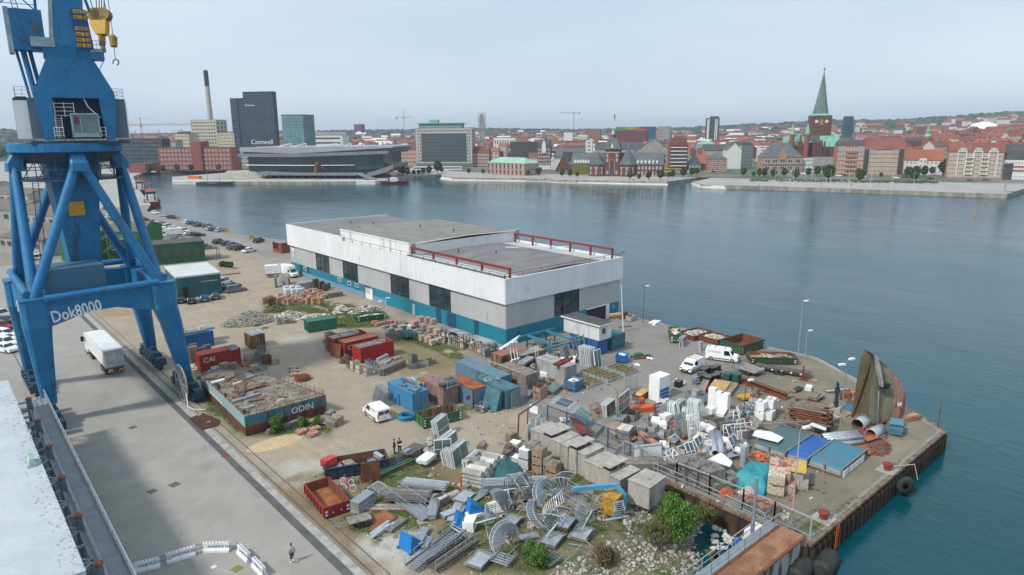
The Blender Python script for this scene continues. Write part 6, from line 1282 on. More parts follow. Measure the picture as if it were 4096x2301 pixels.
# the city across the water
bm_=lambda n,c,c2=None,s=.4:mat(n,c,.85,c2,s,fine=.1)
rbr=bm_('city_brick_red',(.27,.085,.055),(.21,.065,.045));rbd=bm_('city_brick_dark',(.15,.06,.045),(.11,.045,.035));rbo=bm_('city_brick_orange',(.38,.18,.11),(.32,.14,.09));rbt=bm_('city_brick_tan',(.36,.24,.16),(.30,.19,.13))
rtr=bm_('roof_tile_red',(.23,.08,.06),(.16,.065,.05),.05);rto=bm_('roof_tile_orange',(.32,.105,.06),(.24,.085,.055),.05);rts=bm_('roof_slate',(.085,.10,.115),(.12,.13,.14),.2);rtd=bm_('roof_dark',(.06,.065,.07),(.09,.09,.09),.2);rtc=bm_('roof_copper',(.20,.45,.33),(.14,.34,.26),.3);rtp=bm_('roof_copper_pale',(.30,.50,.38),(.24,.42,.33),.3)
cwh=bm_('render_white',(.66,.66,.64),(.58,.58,.56));ccr=bm_('render_cream',(.55,.49,.38),(.48,.42,.33));cgy=bm_('render_grey',(.34,.34,.33),(.28,.28,.28));cdk=bm_('facade_black',(.02,.03,.04),(.035,.045,.055));ctg=bm_('facade_teal_glass',(.12,.24,.27),(.08,.17,.20),.05)
fwh=mat('frame_white',(.82,.82,.80),.6);WM={}
def wmesh(w,h,fm,gm,n=2,name='window'):
 k=(round(w,1),round(h,1),fm.name,gm.name,n)
 if k not in WM:
  w,h=k[0],k[1];mb=Bx(0,w,-.10,-.02,0,h,1);mb.box(-.1,w+.1,-.16,-.02,-.2,.08,0).box(-.1,w+.1,-.16,-.02,h-.08,h+.1,0)
  for i in Rg(n+1):x=w*i/n;mb.box(x-.1,x+.1,-.15,-.02,.08,h-.08,0)
  WM[k]=mb.mesh(name,[fm,gm])
 return WM[k]
def wins(par,x0,x1,z0,z1,rows,cols,ww=.5,wh=.55,fm=fwh,gm=gb,n=2,y=0,rot=0,skipf=None,name='window'):
 cw=(x1-x0)/cols;rh=(z1-z0)/rows;ww=min(.92,ww*1.15);me=wmesh(cw*ww,rh*wh,fm,gm,n,name);R=Matrix.Rotation(rot,3,'Z')
 for i in Rg(cols):
  for j in Rg(rows):
   if skipf and skipf(i,j):continue
   v=Vt((x0+cw*(i+.5-ww/2),0,z0+rh*(j+.5-wh/2)))
   p=(y[0],y[1],0)if isinstance(y,tuple)else(0,y,0)
   obj(name,me,par,R@v+Vt(p),rot)
def roofm_(mb,X,Y,z,kind,h,ov=.4):
 if kind=='gable':mb.ext([(-ov,z-.02),(Y/2,z+h),(Y+ov,z-.02),(Y+ov,z-.3),(Y/2,z+h-.4),(-ov,z-.3)],-ov,X+ov,0,'x');mb.ext([(0,z-.05),(Y/2,z+h-.45),(Y,z-.05)],.02,.3,1,'x').ext([(0,z-.05),(Y/2,z+h-.45),(Y,z-.05)],X-.3,X-.02,1,'x')
 elif kind=='xgable':mb.ext([(-ov,z-.02),(X/2,z+h),(X+ov,z-.02),(X+ov,z-.3),(X/2,z+h-.4),(-ov,z-.3)],-ov,Y+ov,0,'y');mb.ext([(0,z-.05),(X/2,z+h-.45),(X,z-.05)],.02,.4,1,'y')
 elif kind=='hip':k=min(X,Y)*.45;mb.add([(-ov,-ov,z),(X+ov,-ov,z),(X+ov,Y+ov,z),(-ov,Y+ov,z),(k,Y/2,z+h),(X-k,Y/2,z+h)],[(0,1,5,4),(1,2,5),(2,3,4,5),(3,0,4),(3,2,1,0)],0)
 elif kind=='mansard':mb.loft([[(0,0,z),(X,0,z),(X,Y,z),(0,Y,z)],[(.8,1.6,z+h*.6),(X-.8,1.6,z+h*.6),(X-.8,Y-1.6,z+h*.6),(.8,Y-1.6,z+h*.6)],[(2,Y*.5,z+h),(X-2,Y*.5,z+h),(X-2,Y*.55,z+h),(2,Y*.55,z+h)]],0)
 elif kind=='pyramid':mb.add([(-ov,-ov,z),(X+ov,-ov,z),(X+ov,Y+ov,z),(-ov,Y+ov,z),(X/2,Y/2,z+h)],[(0,1,4),(1,2,4),(2,3,4),(3,0,4),(3,2,1,0)],0)
 else:mb.box(-.1,X+.1,-.1,Y+.1,z,z+.35,0)
 return mb
def bld(lb_,l,r,yt,ybl,ybr=None,D=14,wall=rbr,roof=rts,rk='flat',rh=4,w=None,side=None,z=0,cat='building',name='city_building',base=None,chim=0,fm=fwh,gm=gb,X=None):
 ybr=ybl if ybr is None else ybr;P=G((l,ybl));Q=G((r,ybr));v=Q-P;X=v.length
 H=HZ((l,yt),P)-0;t=T(name,lb_,cat,(P.x,P.y,0),atan2(v.y,v.x));Bx(0,X,0,D,0,H)('wall',wall,t)
 roofm_(MB(),X,D,H,rk,rh)('roof',[roof,wall],t)
 if w:rows,cols,ww,wh=w;wins(t,X*.02,X*.98,H*.04,H*.98,rows,cols,ww,wh,fm,gm)
 if side:rows,cols=side;wins(t,.8,D-.8,H*.05,H*.97,rows,cols,.45,.55,fm,gm,2,(X,0),PI/2);
 for c in Rg(chim):x=X*(c+.7)/(chim+.4);Bx(x,x+.9,D*.5-.4,D*.5+.5,H,H+rh+1.4)('chimney',rbd,t)
 return t,X,H
t,X,H=bld('black glass office block with pale flecks, left of the brick power station',490,660,556,672,672,14,cdk,rtd,w=(7,16,.8,.7),fm=cdk,gm=gb,side=(7,5));
t,X,H=bld('long red brick office building with four window rows behind the tall ship',641,931,592,683,683,18,rbr,rtd,w=(5,19,.42,.42));Bx(X*.47,X*.61,-2,8,0,H+5.5).box(X*.47,X*.62,3,12,H,H+6.2)('stair_tower',rbr,t)
bld('low red brick wing at the left end of the brick office building',585,641,657,691,684,16,rbr,rtd)
t,X,H=bld('cream office tower behind the chimney with tall top windows',777,878,481,640,640,26,ccr,rtd,w=(11,9,.6,.5),fm=ccr,gm=gb,side=(9,3));
bld('cream lower office block left of the chimney',711,766,537,646,646,20,ccr,rtd,w=(7,10,.5,.5),fm=ccr);bld('dark block rising behind the cream lower office block',722,780,527,630,630,20,rtd,rtd);bld('low cream houses left of the cream office block',650,712,568,655,655,14,cgy,rtr,'gable',3,w=(3,6,.4,.5))
bld('stepped cream block with square openings right of the chimney',880,945,532,640,640,20,ccr,rtd,w=(8,6,.5,.4),fm=ccr,gm=rtd);bld('low grey house right of the stepped cream block',945,1000,590,665,665,16,cgy,rtd,w=(4,3,.5,.5))
for i,(a,b,y,l)in En([(490,540,524,'leftmost'),(592,634,520,'middle'),(686,728,517,'right')]):bld(f'white slab housing block far off on the skyline left of the chimney, {l}',a,b,y,562,562,15,cwh,rtd,w=(5,3,.9,.35))
g=G((858,636));t=T('power_chimney','tall tapering pale chimney with black top','chimney',g);Hc=HZ((829,284),g);hb=HZ((835,346),g);Cy((0,0,0),(0,0,hb),3.9,3.2,24)('shaft',bm_('chimney_concrete',(.46,.44,.39),(.38,.36,.32)),t);Cy((0,0,hb),(0,0,Hc),3.2,3.,24)('black_top',cdk,t);Cy((0,0,Hc),(0,0,Hc+1),2.6,2.3,16)('flue',rtd,t)
t,X,H=bld('tall dark glass hotel tower in two slabs with Comwell lettering',994,1112,369,640,640,9,cdk,rtd,w=(24,8,.84,.42),fm=cdk,gm=bm_('glass_tower',(.045,.12,.19),(.02,.06,.11),.08),side=None)
text('Comwell',9,wT,t,(X*.14,-.3,H*.235),XR,.05);text('Deloitte.',4,wT,t,(X*.06,-.3,H*.795),XR,.05)
Bx(-X*.22,-.01,2,8,0,H*.915)('blank_slab',bm_('slab_navy',(.012,.04,.075),(.02,.05,.09),.1),t);Bx(-X*.46,-X*.22,1,8,0,H*.915)('narrow_slab',cdk,t);wins(t,-X*.45,-X*.23,2,H*.91,22,1,.8,.42,cdk,MT['glass_tower'],2,1)
bld('pale teal glass office block right of the dark hotel tower',1140,1225,460,655,655,30,ctg,rtd,w=(16,5,.9,.75),fm=ctg,gm=bm_('glass_teal',(.16,.30,.33),(.10,.22,.26),.06),side=(16,4))
bld('low white office with long window bands behind the library roof',1223,1375,543,640,640,22,cwh,rtd,w=(5,1,.94,.4),fm=cwh,gm=rtd);bld('grey flat rooftop plant building behind the low white office',1235,1390,528,620,620,20,cgy,rtd)
bld('dark purple tower far off left of the yellow crane',1419,1447,498,570,570,24,bm_('purple_brick',(.10,.03,.06),(.07,.02,.05)),rtd,w=(10,3,.6,.4),fm=rtd)
bld('red brick office with four window rows left of the grid windowed hotel block',1551,1670,600,668,668,20,rbo,rtd,w=(4,15,.5,.42),gm=gb);
t,X,H=bld('large pale stone block with dark central panel and green rooftop storey',1668,1889,514,669,669,20,bm_('stone_facade',(.47,.45,.43),(.40,.385,.37)),rtd,w=(11,24,.5,.5),fm=cgy,gm=gb,side=(11,5))
Bx(X*.10,X*.90,-.35,-.17,H*.145,H*.865)('dark_panel',bm_('panel_slate',(.07,.085,.10),(.09,.105,.12)),t);wins(t,X*.10,X*.90,H*.15,H*.86,8,19,.42,.42,rtd,gb,1,-.36)
Bx(X*.05,X*.82,2,15,H,H+4.6)('rooftop_storey',bm_('rooftop_glass',(.12,.32,.30),(.22,.30,.28),.2),t);Bx(X*.03,X*.84,.5,17,H+4.6,H+5.3).box(X*.23,X*.38,4,12,H+5.3,H+8.5)('green_roof',rtc,t);Bx(0,X,-.3,-.1,.3,4)('shopfront',glassg,t)
g=G((1930,610));Ht=HZ((1930,452),g);t=T('city_hall_tower','grey clock tower wrapped in scaffold right of the grid windowed block','tower',g,-AZ);a=4.2
Bx(-a,a,-a,a,0,Ht-7).box(-a+1,a-1,-a+1,a-1,Ht-7,Ht-2)('shaft',bm_('tower_marble',(.30,.30,.30),(.20,.20,.21),.15),t);mb=MB();b=6.2
for x in(-b,b):
 for y in(-b,b):mb.bar((x,y,18),(x,y,Ht),.6)
for z in(22,Ht-22,Ht-9,Ht):mb.path([(-b,-b,z),(b,-b,z),(b,b,z),(-b,b,z),(-b,-b,z)],.28,4)
mb('scaffold',cgy,t);Cy((0,-a-.6,Ht-24),(0,-a-.1,Ht-24),3.4,3.4,20).cyl((a+.1,0,Ht-24),(a+.6,0,Ht-24),3.4,3.4,20)('clock_face',bm_('clock_grey',(.42,.42,.42)),t)
t,X,H=bld('low brick pavilion with pale green copper roof and dark red shutters',1950,2099,650,695,703,17,rbt,rtp,'hip',4.5,w=(2,9,.42,.6),gm=glassg,side=(2,4))
for i in Rg(9):Bx(X*(.03+.107*i),X*(.03+.107*i)+1.4,-.25,-.1,H*.55,H*.92).box(X*(.03+.107*i),X*(.03+.107*i)+1.4,-.25,-.1,.6,H*.42)('shutter',bm_('shutter_red',(.13,.02,.04)),t)
bld('matt black building with sawtooth roof behind the brick pavilion',2042,2163,569,655,655,30,rtd,rtd,w=(6,7,.8,.35),fm=cdk,gm=rtd,side=(5,4));bld('cream four storey house left of the black building',1996,2025,583,650,650,14,ccr,rto,'gable',3,w=(6,3,.5,.5));bld('yellow gabled house behind the brick pavilion',1960,1994,606,655,655,12,ccr,rto,'gable',4,w=(3,2,.5,.5));bld('red brick house with arched windows right of the grid windowed block',1890,1958,612,668,668,14,rbr,rtr,'mansard',6,w=(4,9,.45,.55));bld('white house with red roof left of the brown apartment house',2116,2149,632,668,668,12,cwh,rtr,'gable',5,w=(3,3,.5,.5));bld('white slab roofed block with balconies above the copper roof',1975,2060,552,620,620,15,cwh,rtd,w=(2,8,.5,.5))
t,X,H=bld('narrow brown apartment house with white dormer gable',2149,2202,590,679,679,16,rbd,rtd,'mansard',7,w=(6,5,.5,.5),chim=1);Ex([(X*.35,H*.75),(X*.35,H+3),(X*.5,H+7),(X*.65,H+3),(X*.65,H*.75)],-.9,-.2,0,'y')('bay_gable',cwh,t);Bx(0,X,-.3,-.02,.2,4)('ground_floor',cwh,t)
t,X,H=bld('white house with stepped gable right of the brown apartment house',2203,2248,632,679,679,14,cwh,rts,'gable',6,w=(4,6,.45,.55));mb=MB()
for k in Rg(4):mb.box(X*.03+.9*k,X*.34-.9*k,-.5,-.05,H+1.6*k-2,H+1.6*(k+1)-2)
mb('stepped_gable',cwh,t)
def custom():
 t,X,H=bld('red brick custom house with slate roofs, twin turrets and steep central tower',2284,2650,657,703,707,16,rbd,rts,'gable',9,w=None,cat='custom house',name='custom_house')
 f=lambda x:(x-2284)/(2650-2284)*X
 wins(t,f(2290),f(2356),.6,H-.4,2,6,.38,.55);wins(t,f(2550),f(2648),.6,H-.4,2,7,.35,.5)
 for i in Rg(6):
  for x0,st in((2300,11),(2552,15)):
   x=f(x0+i*st);d=Ex([(x-.8,H+1.),(x-.8,H+2.6),(x,H+3.6),(x+.8,H+2.6),(x+.8,H+1.)],-.2,3.,0,'y')('dormer',cwh,t)
 k=MB();
 for i in Rg(1400):x=f(2290)+U(0,f(2358)-f(2290));z=U(0,H-.6);k.ob((x,-.2,z),(.5,.12,.5),0,0,U(0,1));
 k('ivy',mat('ivy_leaf',(.14,.15,.02),.8,(.22,.20,.04),1),t,kind=KF)
 Bx(-.5,X+.3,-.45,-.05,0,1.)('stone_base',bm_('sandstone',(.42,.34,.26)),t)
 for l,r,ap in((2358,2422,608),(2480,2545,594)):
  cx=f((l+r)/2);R=f(r)-f(l);R/=1.9;c=[(cx+R*cos(i*PI/4+PI/8),1.5+R*sin(i*PI/4+PI/8))for i in Rg(8)]
  MB().prism(c,0,H)('turret_wall',rbd,t);Hp=HZ(((l+r)/2,ap),t.location);MB().add([(x+(x-cx)*.1,y+(y-1.5)*.1,H-.1)for x,y in c]+[(cx,1.5,Hp+1)],[(i,(i+1)%8,8)for i in Rg(8)])('turret_roof',rts,t);Cy((cx,1.5,Hp),(cx,1.5,Hp+4),.2,.1,6)('finial',rtc,t)
  for i in(4,5,6):a=c[i%8];b_=c[(i+1)%8];m_=((a[0]+b_[0])/2,(a[1]+b_[1])/2);an=atan2(b_[1]-a[1],b_[0]-a[0]);[obj('window',wmesh(1.2,2.2,fwh,gb,2),t,(m_[0]-.6*cos(an),m_[1]-.6*sin(an),z),an)for z in(1.6,H*.55)];Br((*a,H*.78),(*b_,H*.78),.3)('string_course',MT['sandstone'],t)
 x0,x1=f(2422),f(2480);Ht=HZ((2450,596),t.location);Hp=HZ((2450,522),t.location);Yt=-1.5
 Bx(x0,x1,Yt,Yt+(x1-x0),0,Ht)('tower_wall',rbd,t);e=1.;MB().add([(x0-e,Yt-e,Ht-.1),(x1+e,Yt-e,Ht-.1),(x1+e,Yt+x1-x0+e,Ht-.1),(x0-e,Yt+x1-x0+e,Ht-.1),((x0+x1)/2-.6,Yt+(x1-x0)/2,Hp),((x0+x1)/2+.6,Yt+(x1-x0)/2,Hp)],[(0,1,5,4),(1,2,5),(2,3,4,5),(3,0,4),(3,2,1,0)])('tower_roof',rts,t)
 Bx(x0-.1,x1+.1,Yt-.15,Yt-.01,Ht*.86,Ht*.9)('string_course',MT['sandstone'],t);xm=(x0+x1)/2
 mb=MB();n=8
 for k in Rg(n):a=PI*k/n;b_=PI*(k+1)/n;mb.bar((xm-2*cos(a),Yt-.3,11+2*sin(a)),(xm-2*cos(b_),Yt-.3,11+2*sin(b_)),.5,.4)
 mb.box(xm-2.2,xm-1.7,Yt-.35,Yt-.05,2,11).box(xm+1.7,xm+2.2,Yt-.35,Yt-.05,2,11);mb('portal_arch',MT['sandstone'],t);Bx(xm-1.4,xm+1.4,Yt-.25,Yt-.02,0,5)('door',rtd,t);Bx(xm-1.3,xm+1.3,Yt-.2,Yt-.02,6,10)('arched_window',gb,t)
 for x in(x0+1.4,x1-2.6):
  for z in(2,Ht*.55,Ht*.72):obj('window',wmesh(1.2,2,fwh,gb),t,(x,Yt-.02,z))
 Ex([(xm-1.1,Ht+1.2),(xm,Ht+5),(xm+1.1,Ht+1.2)],Yt-.6,Yt+2,0,'y')('tower_dormer',cwh,t);Ex([(xm-1.2,Hp-3.),(xm,Hp+1.),(xm+1.2,Hp-3.)],Yt+1,Yt+3,0,'y')('tower_dormer',cwh,t)
 Hf=HZ((2450,443),t.location);Cy((xm,Yt+4,Hp-1),(xm,Yt+4,Hf),.16,.1,6)('flagpole',wT,t);fl=Bx(xm+.1,xm+1.2,Yt+3.95,Yt+4.05,Hf-6,Hf-3.2)('flag_upper_half',bm_('flag_blue',(.03,.18,.5)),t);Bx(xm+.1,xm+1.2,Yt+3.95,Yt+4.05,Hf-8.4,Hf-6)('flag_lower_half',bm_('flag_yellow',(.7,.5,.02)),t)
custom()
t,X,H=bld('steep gabled brick wing at the left end of the custom house',2223,2284,682,688,688,26,rbd,rts,'xgable',14,w=None,name='custom_house_wing');wins(t,X*.2,X*.8,1,H,1,3,.3,.7)
t,X,H=bld('modern brick office with white sunblinds right of the custom house',2676,2748,573,684,684,22,rbr,rtd,w=(7,4,.85,.32),fm=rtd,gm=glass,side=(7,1))
for j in Rg(6):Bx(X*.05,X*.95,-.7,-.2,H*(.17+j*.132),H*(.20+j*.132))('sunblind',wT,t)
Bx(X*.08,X*.95,4,16,H,H+4.5)('rooftop_storey',bm_('roof_brick_pink',(.24,.09,.07)),t)
bld('small grey blue gabled wooden house right of the modern brick office',2753,2803,660,684,684,14,bm_('timber_bluegrey',(.10,.15,.19)),bm_('timber_bluegrey',(.10,.15,.19)),'xgable',7,w=(2,4,.4,.5));bld('low house with orange roof behind the grey blue gabled house',2790,2836,655,678,678,12,rbd,rto,'gable',8)
t,X,H=bld('corner brick building with white arched windows and slate hip roof',2834,2905,636,688,688,16,rbo,rts,'hip',5,w=(3,3,.6,.5),side=(3,5))
bld('tall white gable building beyond the corner brick building',2904,2962,600,676,676,20,cwh,rts,'xgable',7,side=(6,6));bld('grey white block attached right of the tall white gable',2962,3008,583,676,672,14,cgy,rtd,'mansard',4,w=(6,5,.5,.5));bld('cream house with dark roof behind the corner brick building',2815,2900,602,664,664,16,rbt,rtd,'gable',6,w=(3,8,.5,.5));bld('cream gabled house left of the tall white gable',2896,2925,600,668,668,14,ccr,rtr,'xgable',8)
t,X,H=bld('grey patterned concrete gable behind the custom house roof',2535,2690,612,655,655,30,bm_('gable_mosaic',(.33,.32,.30),(.25,.24,.22),.3),rtd,'xgable',16,w=(2,8,.4,.4),fm=cgy);
bld('black long roofed hall behind the custom house',2380,2560,598,650,650,20,cgy,rtd,'gable',8)
bld('red brick block behind the custom house left wing',2255,2345,565,630,630,20,rbr,rtr,w=(3,8,.4,.4));bld('white narrow tower block behind the custom house left wing',2342,2368,562,640,640,12,cwh,rtd,w=(5,1,.4,.4));bld('pale low block left of the custom house tower',2370,2425,575,640,640,14,cwh,rtd,w=(3,5,.4,.4));bld('white cubic building behind the blue crane mast',2255,2290,530,600,600,14,cwh,rtd);bld('white office with round windows right of the blue crane mast',2312,2348,540,600,600,14,cwh,rtd,w=(3,6,.5,.5))
bld('grey low theatre with rusty slanted roof by the blue crane',2340,2400,522,590,590,14,bm_('corten',(.28,.12,.06)),rtd)
g=G((2461,606));t,X,H=bld('brick red museum block with multicoloured glass ring on top',2461,2585,523,606,606,50,bm_('museum_brick',(.15,.05,.045)),rtd,name='art_museum')
z0=HZ((2461,519),g);z1_=HZ((2461,508),g)
for i in Rg(16):
 c=[(.03,.25,.08),(.05,.30,.06),(.18,.32,.05),(.40,.32,.04),(.45,.28,.04),(.45,.16,.04),(.35,.05,.03),(.30,.02,.03)][i//2];Bx(X*i/16,X*(i+1)/16-.05,2,10,z0,z1_)('coloured_glass_panel',bm_(f'museum_glass_{i//2}',c),t)
Bx(X,X+14,2,20,z0-16,z1_)('blue_end',bm_('museum_blue',(.03,.10,.15)),t)
t,X,H=bld('unfinished concrete frame tower right of the museum',2630,2675,506,590,590,22,cgy,cgy,w=(9,6,.7,.7),fm=cwh,gm=rtd)
t,X,H=bld('dark highrise with white vertical stripes',2817,2872,474,595,595,24,bm_('highrise_navy',(.04,.07,.10)),rtd,w=(18,5,.8,.5),fm=cdk)
for x in(.12,.2,.68,.8):Bx(X*x,X*(x+.07),-.4,-.2,0,H*.97)('white_stripe',cwh,t)
Bx(X*.3,X*.95,4,18,H,H+4)('rooftop_storey',rtd,t)
g=G((3236,655));t=T('cathedral','brick cathedral with tall green spire, clock and copper nave roofs','cathedral',g,-AZ+0.);gq=G((3312,655));S_=(gq-g).length;v=gq-g;t.rotation_euler=(0,0,atan2(v.y,v.x));He=HZ((3236,463),g);Ha=HZ((3293,283),g)
Bx(0,S_,0,S_,0,He)('tower_wall',rbd,t);c=S_/2;r8=lambda k,z,sq=0:[(c+k*a,c+k*b,z)for a,b in((-1,-.42),(-.42,-1),(.42,-1),(1,-.42),(1,.42),(.42,1),(-.42,1),(-1,.42))]
MB().loft([[(c+k*a,c+k*b,He)for a,b in((-1,-.95),(-.95,-1),(.95,-1),(1,-.95),(1,.95),(.95,1),(-.95,1),(-1,.95))]for k in(c*1.03,)]+[r8(c*.78,He+(Ha-He)*.045)])('spire_skirt',rtc,t);MB().loft([r8(c*.78,He+(Ha-He)*.045),r8(c*.52,He+(Ha-He)*.32),r8(c*.30,He+(Ha-He)*.62),r8(.25,Ha)])('spire',bm_('spire_copper_dark',(.13,.22,.18),(.09,.15,.13),.2),t);Cy((c,c,Ha),(c,c,Ha+8),.2,.1,6).cyl((c,c,Ha+1.5),(c,c,Ha+3),.9,.9,10)('finial',rtd,t)
for x in(.2,.72):Cy((S_*x,-.3,He-6),(S_*x,0,He-6),1.7,1.7,14).cyl((S_*(x-0.),-.3,He-23),(S_*x,0,He-23),1.7,1.7,14)('blind_roundel',cwh,t)
Bx(S_*.36,S_*.56,-.3,0,He-9.5,He-4)('clock_face',bm_('clock_gold',(.42,.30,.06),(.12,.09,.03),1),t)
for x in(.3,.45):Bx(S_*x,S_*(x+.07),-.1,.01,He-27,He-22)('bell_opening',rtd,t)
fx=lambda px:(px-3236)/(3312-3236)*S_
def nave(x0,x1,y0,y1,ze,zr,rmat=rtc,kind='gable'):
 mb=Bx(fx(x0),fx(x1),y0,y1,0,ze);mb('nave_wall',rbd,t);m2=MB();Y=y1-y0;m2.ext([(y0-.3,ze-.2),(y0+Y/2,zr),(y1+.3,ze-.2)],fx(x0)-.2,fx(x1)+.2,0,'x')if kind=='gable' else m2.ext([(fx(x0)-.3,ze-.2),((fx(x0)+fx(x1))/2,zr),(fx(x1)+.3,ze-.2)],y0-.2,y1+.2,0,'y');m2('nave_roof',rmat,t)
hz=lambda y:HZ((3250,y),g)
nave(3260,3334,-16,-4,hz(585),hz(543));nave(3116,3215,-14,-4,hz(580),hz(546));nave(3160,3190,-20,-6,hz(578),hz(542),rtc,'x');nave(3200,3262,-12,-3,hz(570),hz(555));nave(3195,3290,-10,6,hz(560),hz(543),rtd);nave(3225,3260,-22,-16,hz(575),hz(560),rtd)
mb=MB()
for k in Rg(4):x0=fx(3157)+1.6*k;x1=fx(3182)-1.6*k+2;mb.box(x0,x1,-20.6,-20.1,hz(590)+3.2*k,hz(590)+3.2*(k+1))
mb('stepped_gable',rbd,t)
for px,ya in((3140,492),(3198,492)):Cy((fx(px),-21,0),(fx(px),-21,hz(537)),2.5,2.4,10)('turret',rbr,t);Cy((fx(px),-21,hz(537)),(fx(px),-21,hz(ya)),2.9,.1,10)('turret_spire',rtc,t)
for i in Rg(4):Bx(fx(3228)+3*i,fx(3228)+3*i+1.5,-23,-22,0,hz(565))('buttress',rbd,t)
for px in(3283,3304):Bx(fx(px),fx(px)+3,-16.2,-16,hz(600),hz(588))('arched_window',rtd,t)
g=G((3698,640));t=T('domed_church_tower','small church tower with green onion dome and spike','tower',g);hz2=lambda y:HZ((3698,y),g);Bx(-4,4,-4,4,0,hz2(552))('tower_wall',rbr,t);Cy((0,0,hz2(552)),(0,0,hz2(545)),3.6,4.,12).cyl((0,0,hz2(545)),(0,0,hz2(534)),4.,1.6,12).cyl((0,0,hz2(534)),(0,0,hz2(526)),1.6,2.2,10).cyl((0,0,hz2(526)),(0,0,hz2(497)),2.,.1,10)('copper_dome',rtc,t)
t,X,H=bld('dark blue glass tower right of the cathedral spire',3372,3402,466,600,600,26,bm_('tower_blue',(.012,.06,.09),(.02,.08,.11)),cgy,w=(14,4,.9,.8),fm=MT['tower_blue'],gm=bm_('tower_blue_glass',(.02,.09,.13)))
t,X,H=bld('brick villa with grey hip roof and central gable on the right promenade',3049,3206,630,689,689,22,rbt,rts,'hip',12,w=(2,5,.55,.55),chim=2);Ex([(X*.4,H-2),(X*.4,H+2.5),(X*.5,H+6.5),(X*.6,H+2.5),(X*.6,H-2)],-.6,.6,0,'y')('central_gable',rbt,t);Bx(0,X,-.3,-.05,H*.47,H*.51)('string_course',rbd,t)
t,X,H=bld('low modern white office with blank grey upper panel beside the brick villa',3206,3338,632,688,688,18,cwh,rtd,w=(3,14,.6,.5));Bx(X*.32,X*1.,-1.2,-.1,H*.42,H*1.05)('blank_panel',cgy,t)
t,X,H=bld('orange brick apartment block with balconies, right of the low modern office',3340,3449,585,703,704,15,rbo,rtd,'mansard',5,w=(6,9,.42,.5),side=(6,3))
for j in Rg(5):Bx(X*.33,X*.72,-1.3,-.1,H*(.18+.15*j),H*(.22+.15*j))('balcony',rbo,t)
Bx(X*.1,X*.3,-.3,-.1,H*.8,H*.99).box(X*.75,X*.98,-.3,-.1,H*.8,H*.99)('grey_top_panel',cgy,t)
t,X,H=bld('brown brick apartment block with red roof and black balcony columns',3449,3608,597,704,706,16,rbt,rtr,'gable',8,w=(6,14,.42,.5),side=(6,4))
for a in(0.,.86):Bx(X*a,X*(a+.11),-.8,-.1,2,H*.98)('balcony_column',bm_('balcony_dark',(.06,.065,.07)),t)
Bx(0,X*.28,-.35,-.1,H*.82,H).box(X*.68,X*.86,-.35,-.1,H*.82,H)('grey_top_panel',cgy,t)
t,X,H=bld('white building with orange roof and raised central bay',3613,3766,640,697,700,15,cwh,rto,'gable',8,w=(3,9,.38,.5));Bx(X*.38,X*.58,-1,-.1,0,H*1.12)('central_bay',cwh,t);wins(t,X*.38,X*.58,1,H*1.1,3,2,.4,.5,y=-1.05)
t,X,H=bld('ornate brick apartment house with three white curved gables',3781,4004,606,713,718,16,rbt,rtr,'gable',6,w=(6,20,.5,.5),chim=2)
for a in(.17,.45,.72):
 Bx(X*a,X*a+.7,-.5,-.1,2,H).box(X*(a+.15),X*(a+.15)+.7,-.5,-.1,2,H)('white_pilaster',cwh,t);n=10;x0=X*a;x1=X*(a+.17);xm=(x0+x1)/2;r=(x1-x0)/2
 Ex([(xm-r*cos(PI*k/n),H-.5+r*(1.1 if k in(4,5,6)else .9)*sin(PI*k/n))for k in Rg(n+1)],-.7,0,0,'y')('curved_gable',cwh,t);wins(t,x0+.8,x1-.8,H-.5,H+3,1,3,.6,.7,y=-.8)
for a in(.33,.6):
 for j in Rg(5):Bx(X*a,X*a+5,-1.3,-.1,H*(.16+.15*j),H*(.19+.15*j))('balcony',cwh,t)
t,X,H=bld('white and red banded apartment house at the right edge',3995,4125,640,717,720,16,cwh,rtd,'mansard',11,w=(4,10,.42,.45))
for j in Rg(2):Bx(X*.05,X,-.35,-.17,H*(.43+.2*j),H*(.50+.2*j))('red_band',rbr,t)
bld('dark roofed block behind the white house with orange roof',3620,3720,566,640,640,15,rbd,rtd,'mansard',5);bld('long black roofed hall behind the brown brick apartments',3500,3620,566,640,640,14,rbd,rtd,'hip',6);bld('grey hipped roof building behind the ornate apartment house',3735,3800,590,650,650,20,cgy,cgy,'hip',7);bld('low black sheds behind the banded apartment house',4010,4110,585,650,650,15,rtd,rtd,w=(2,5,.5,.4));bld('white terraced block with balconies left of the cathedral',3035,3080,583,655,655,16,cwh,rtd,w=(6,2,.85,.35),gm=rtd);bld('copper green roofed block behind the tall white gable',2900,2965,578,630,630,12,ccr,rtc,'hip',5);bld('low block with copper green hip roof behind the corner brick building',2785,2860,578,630,630,12,cgy,rtc,'hip',4)
g=G((3935,545));t=T('white_dome','large white domed hall far up the hill on the right','dome',(ray(3935,527).x*1400/FP*2731,ray(3935,527).y*1400,30));R=30
MB().loft([[(R*cos(b)*cos(i*PI/10),R*cos(b)*sin(i*PI/10),R*.62*sin(b))for i in Rg(20)]for b in(0,.35,.7,1.05,1.4)],0,1)('dome_shell',wT,t)
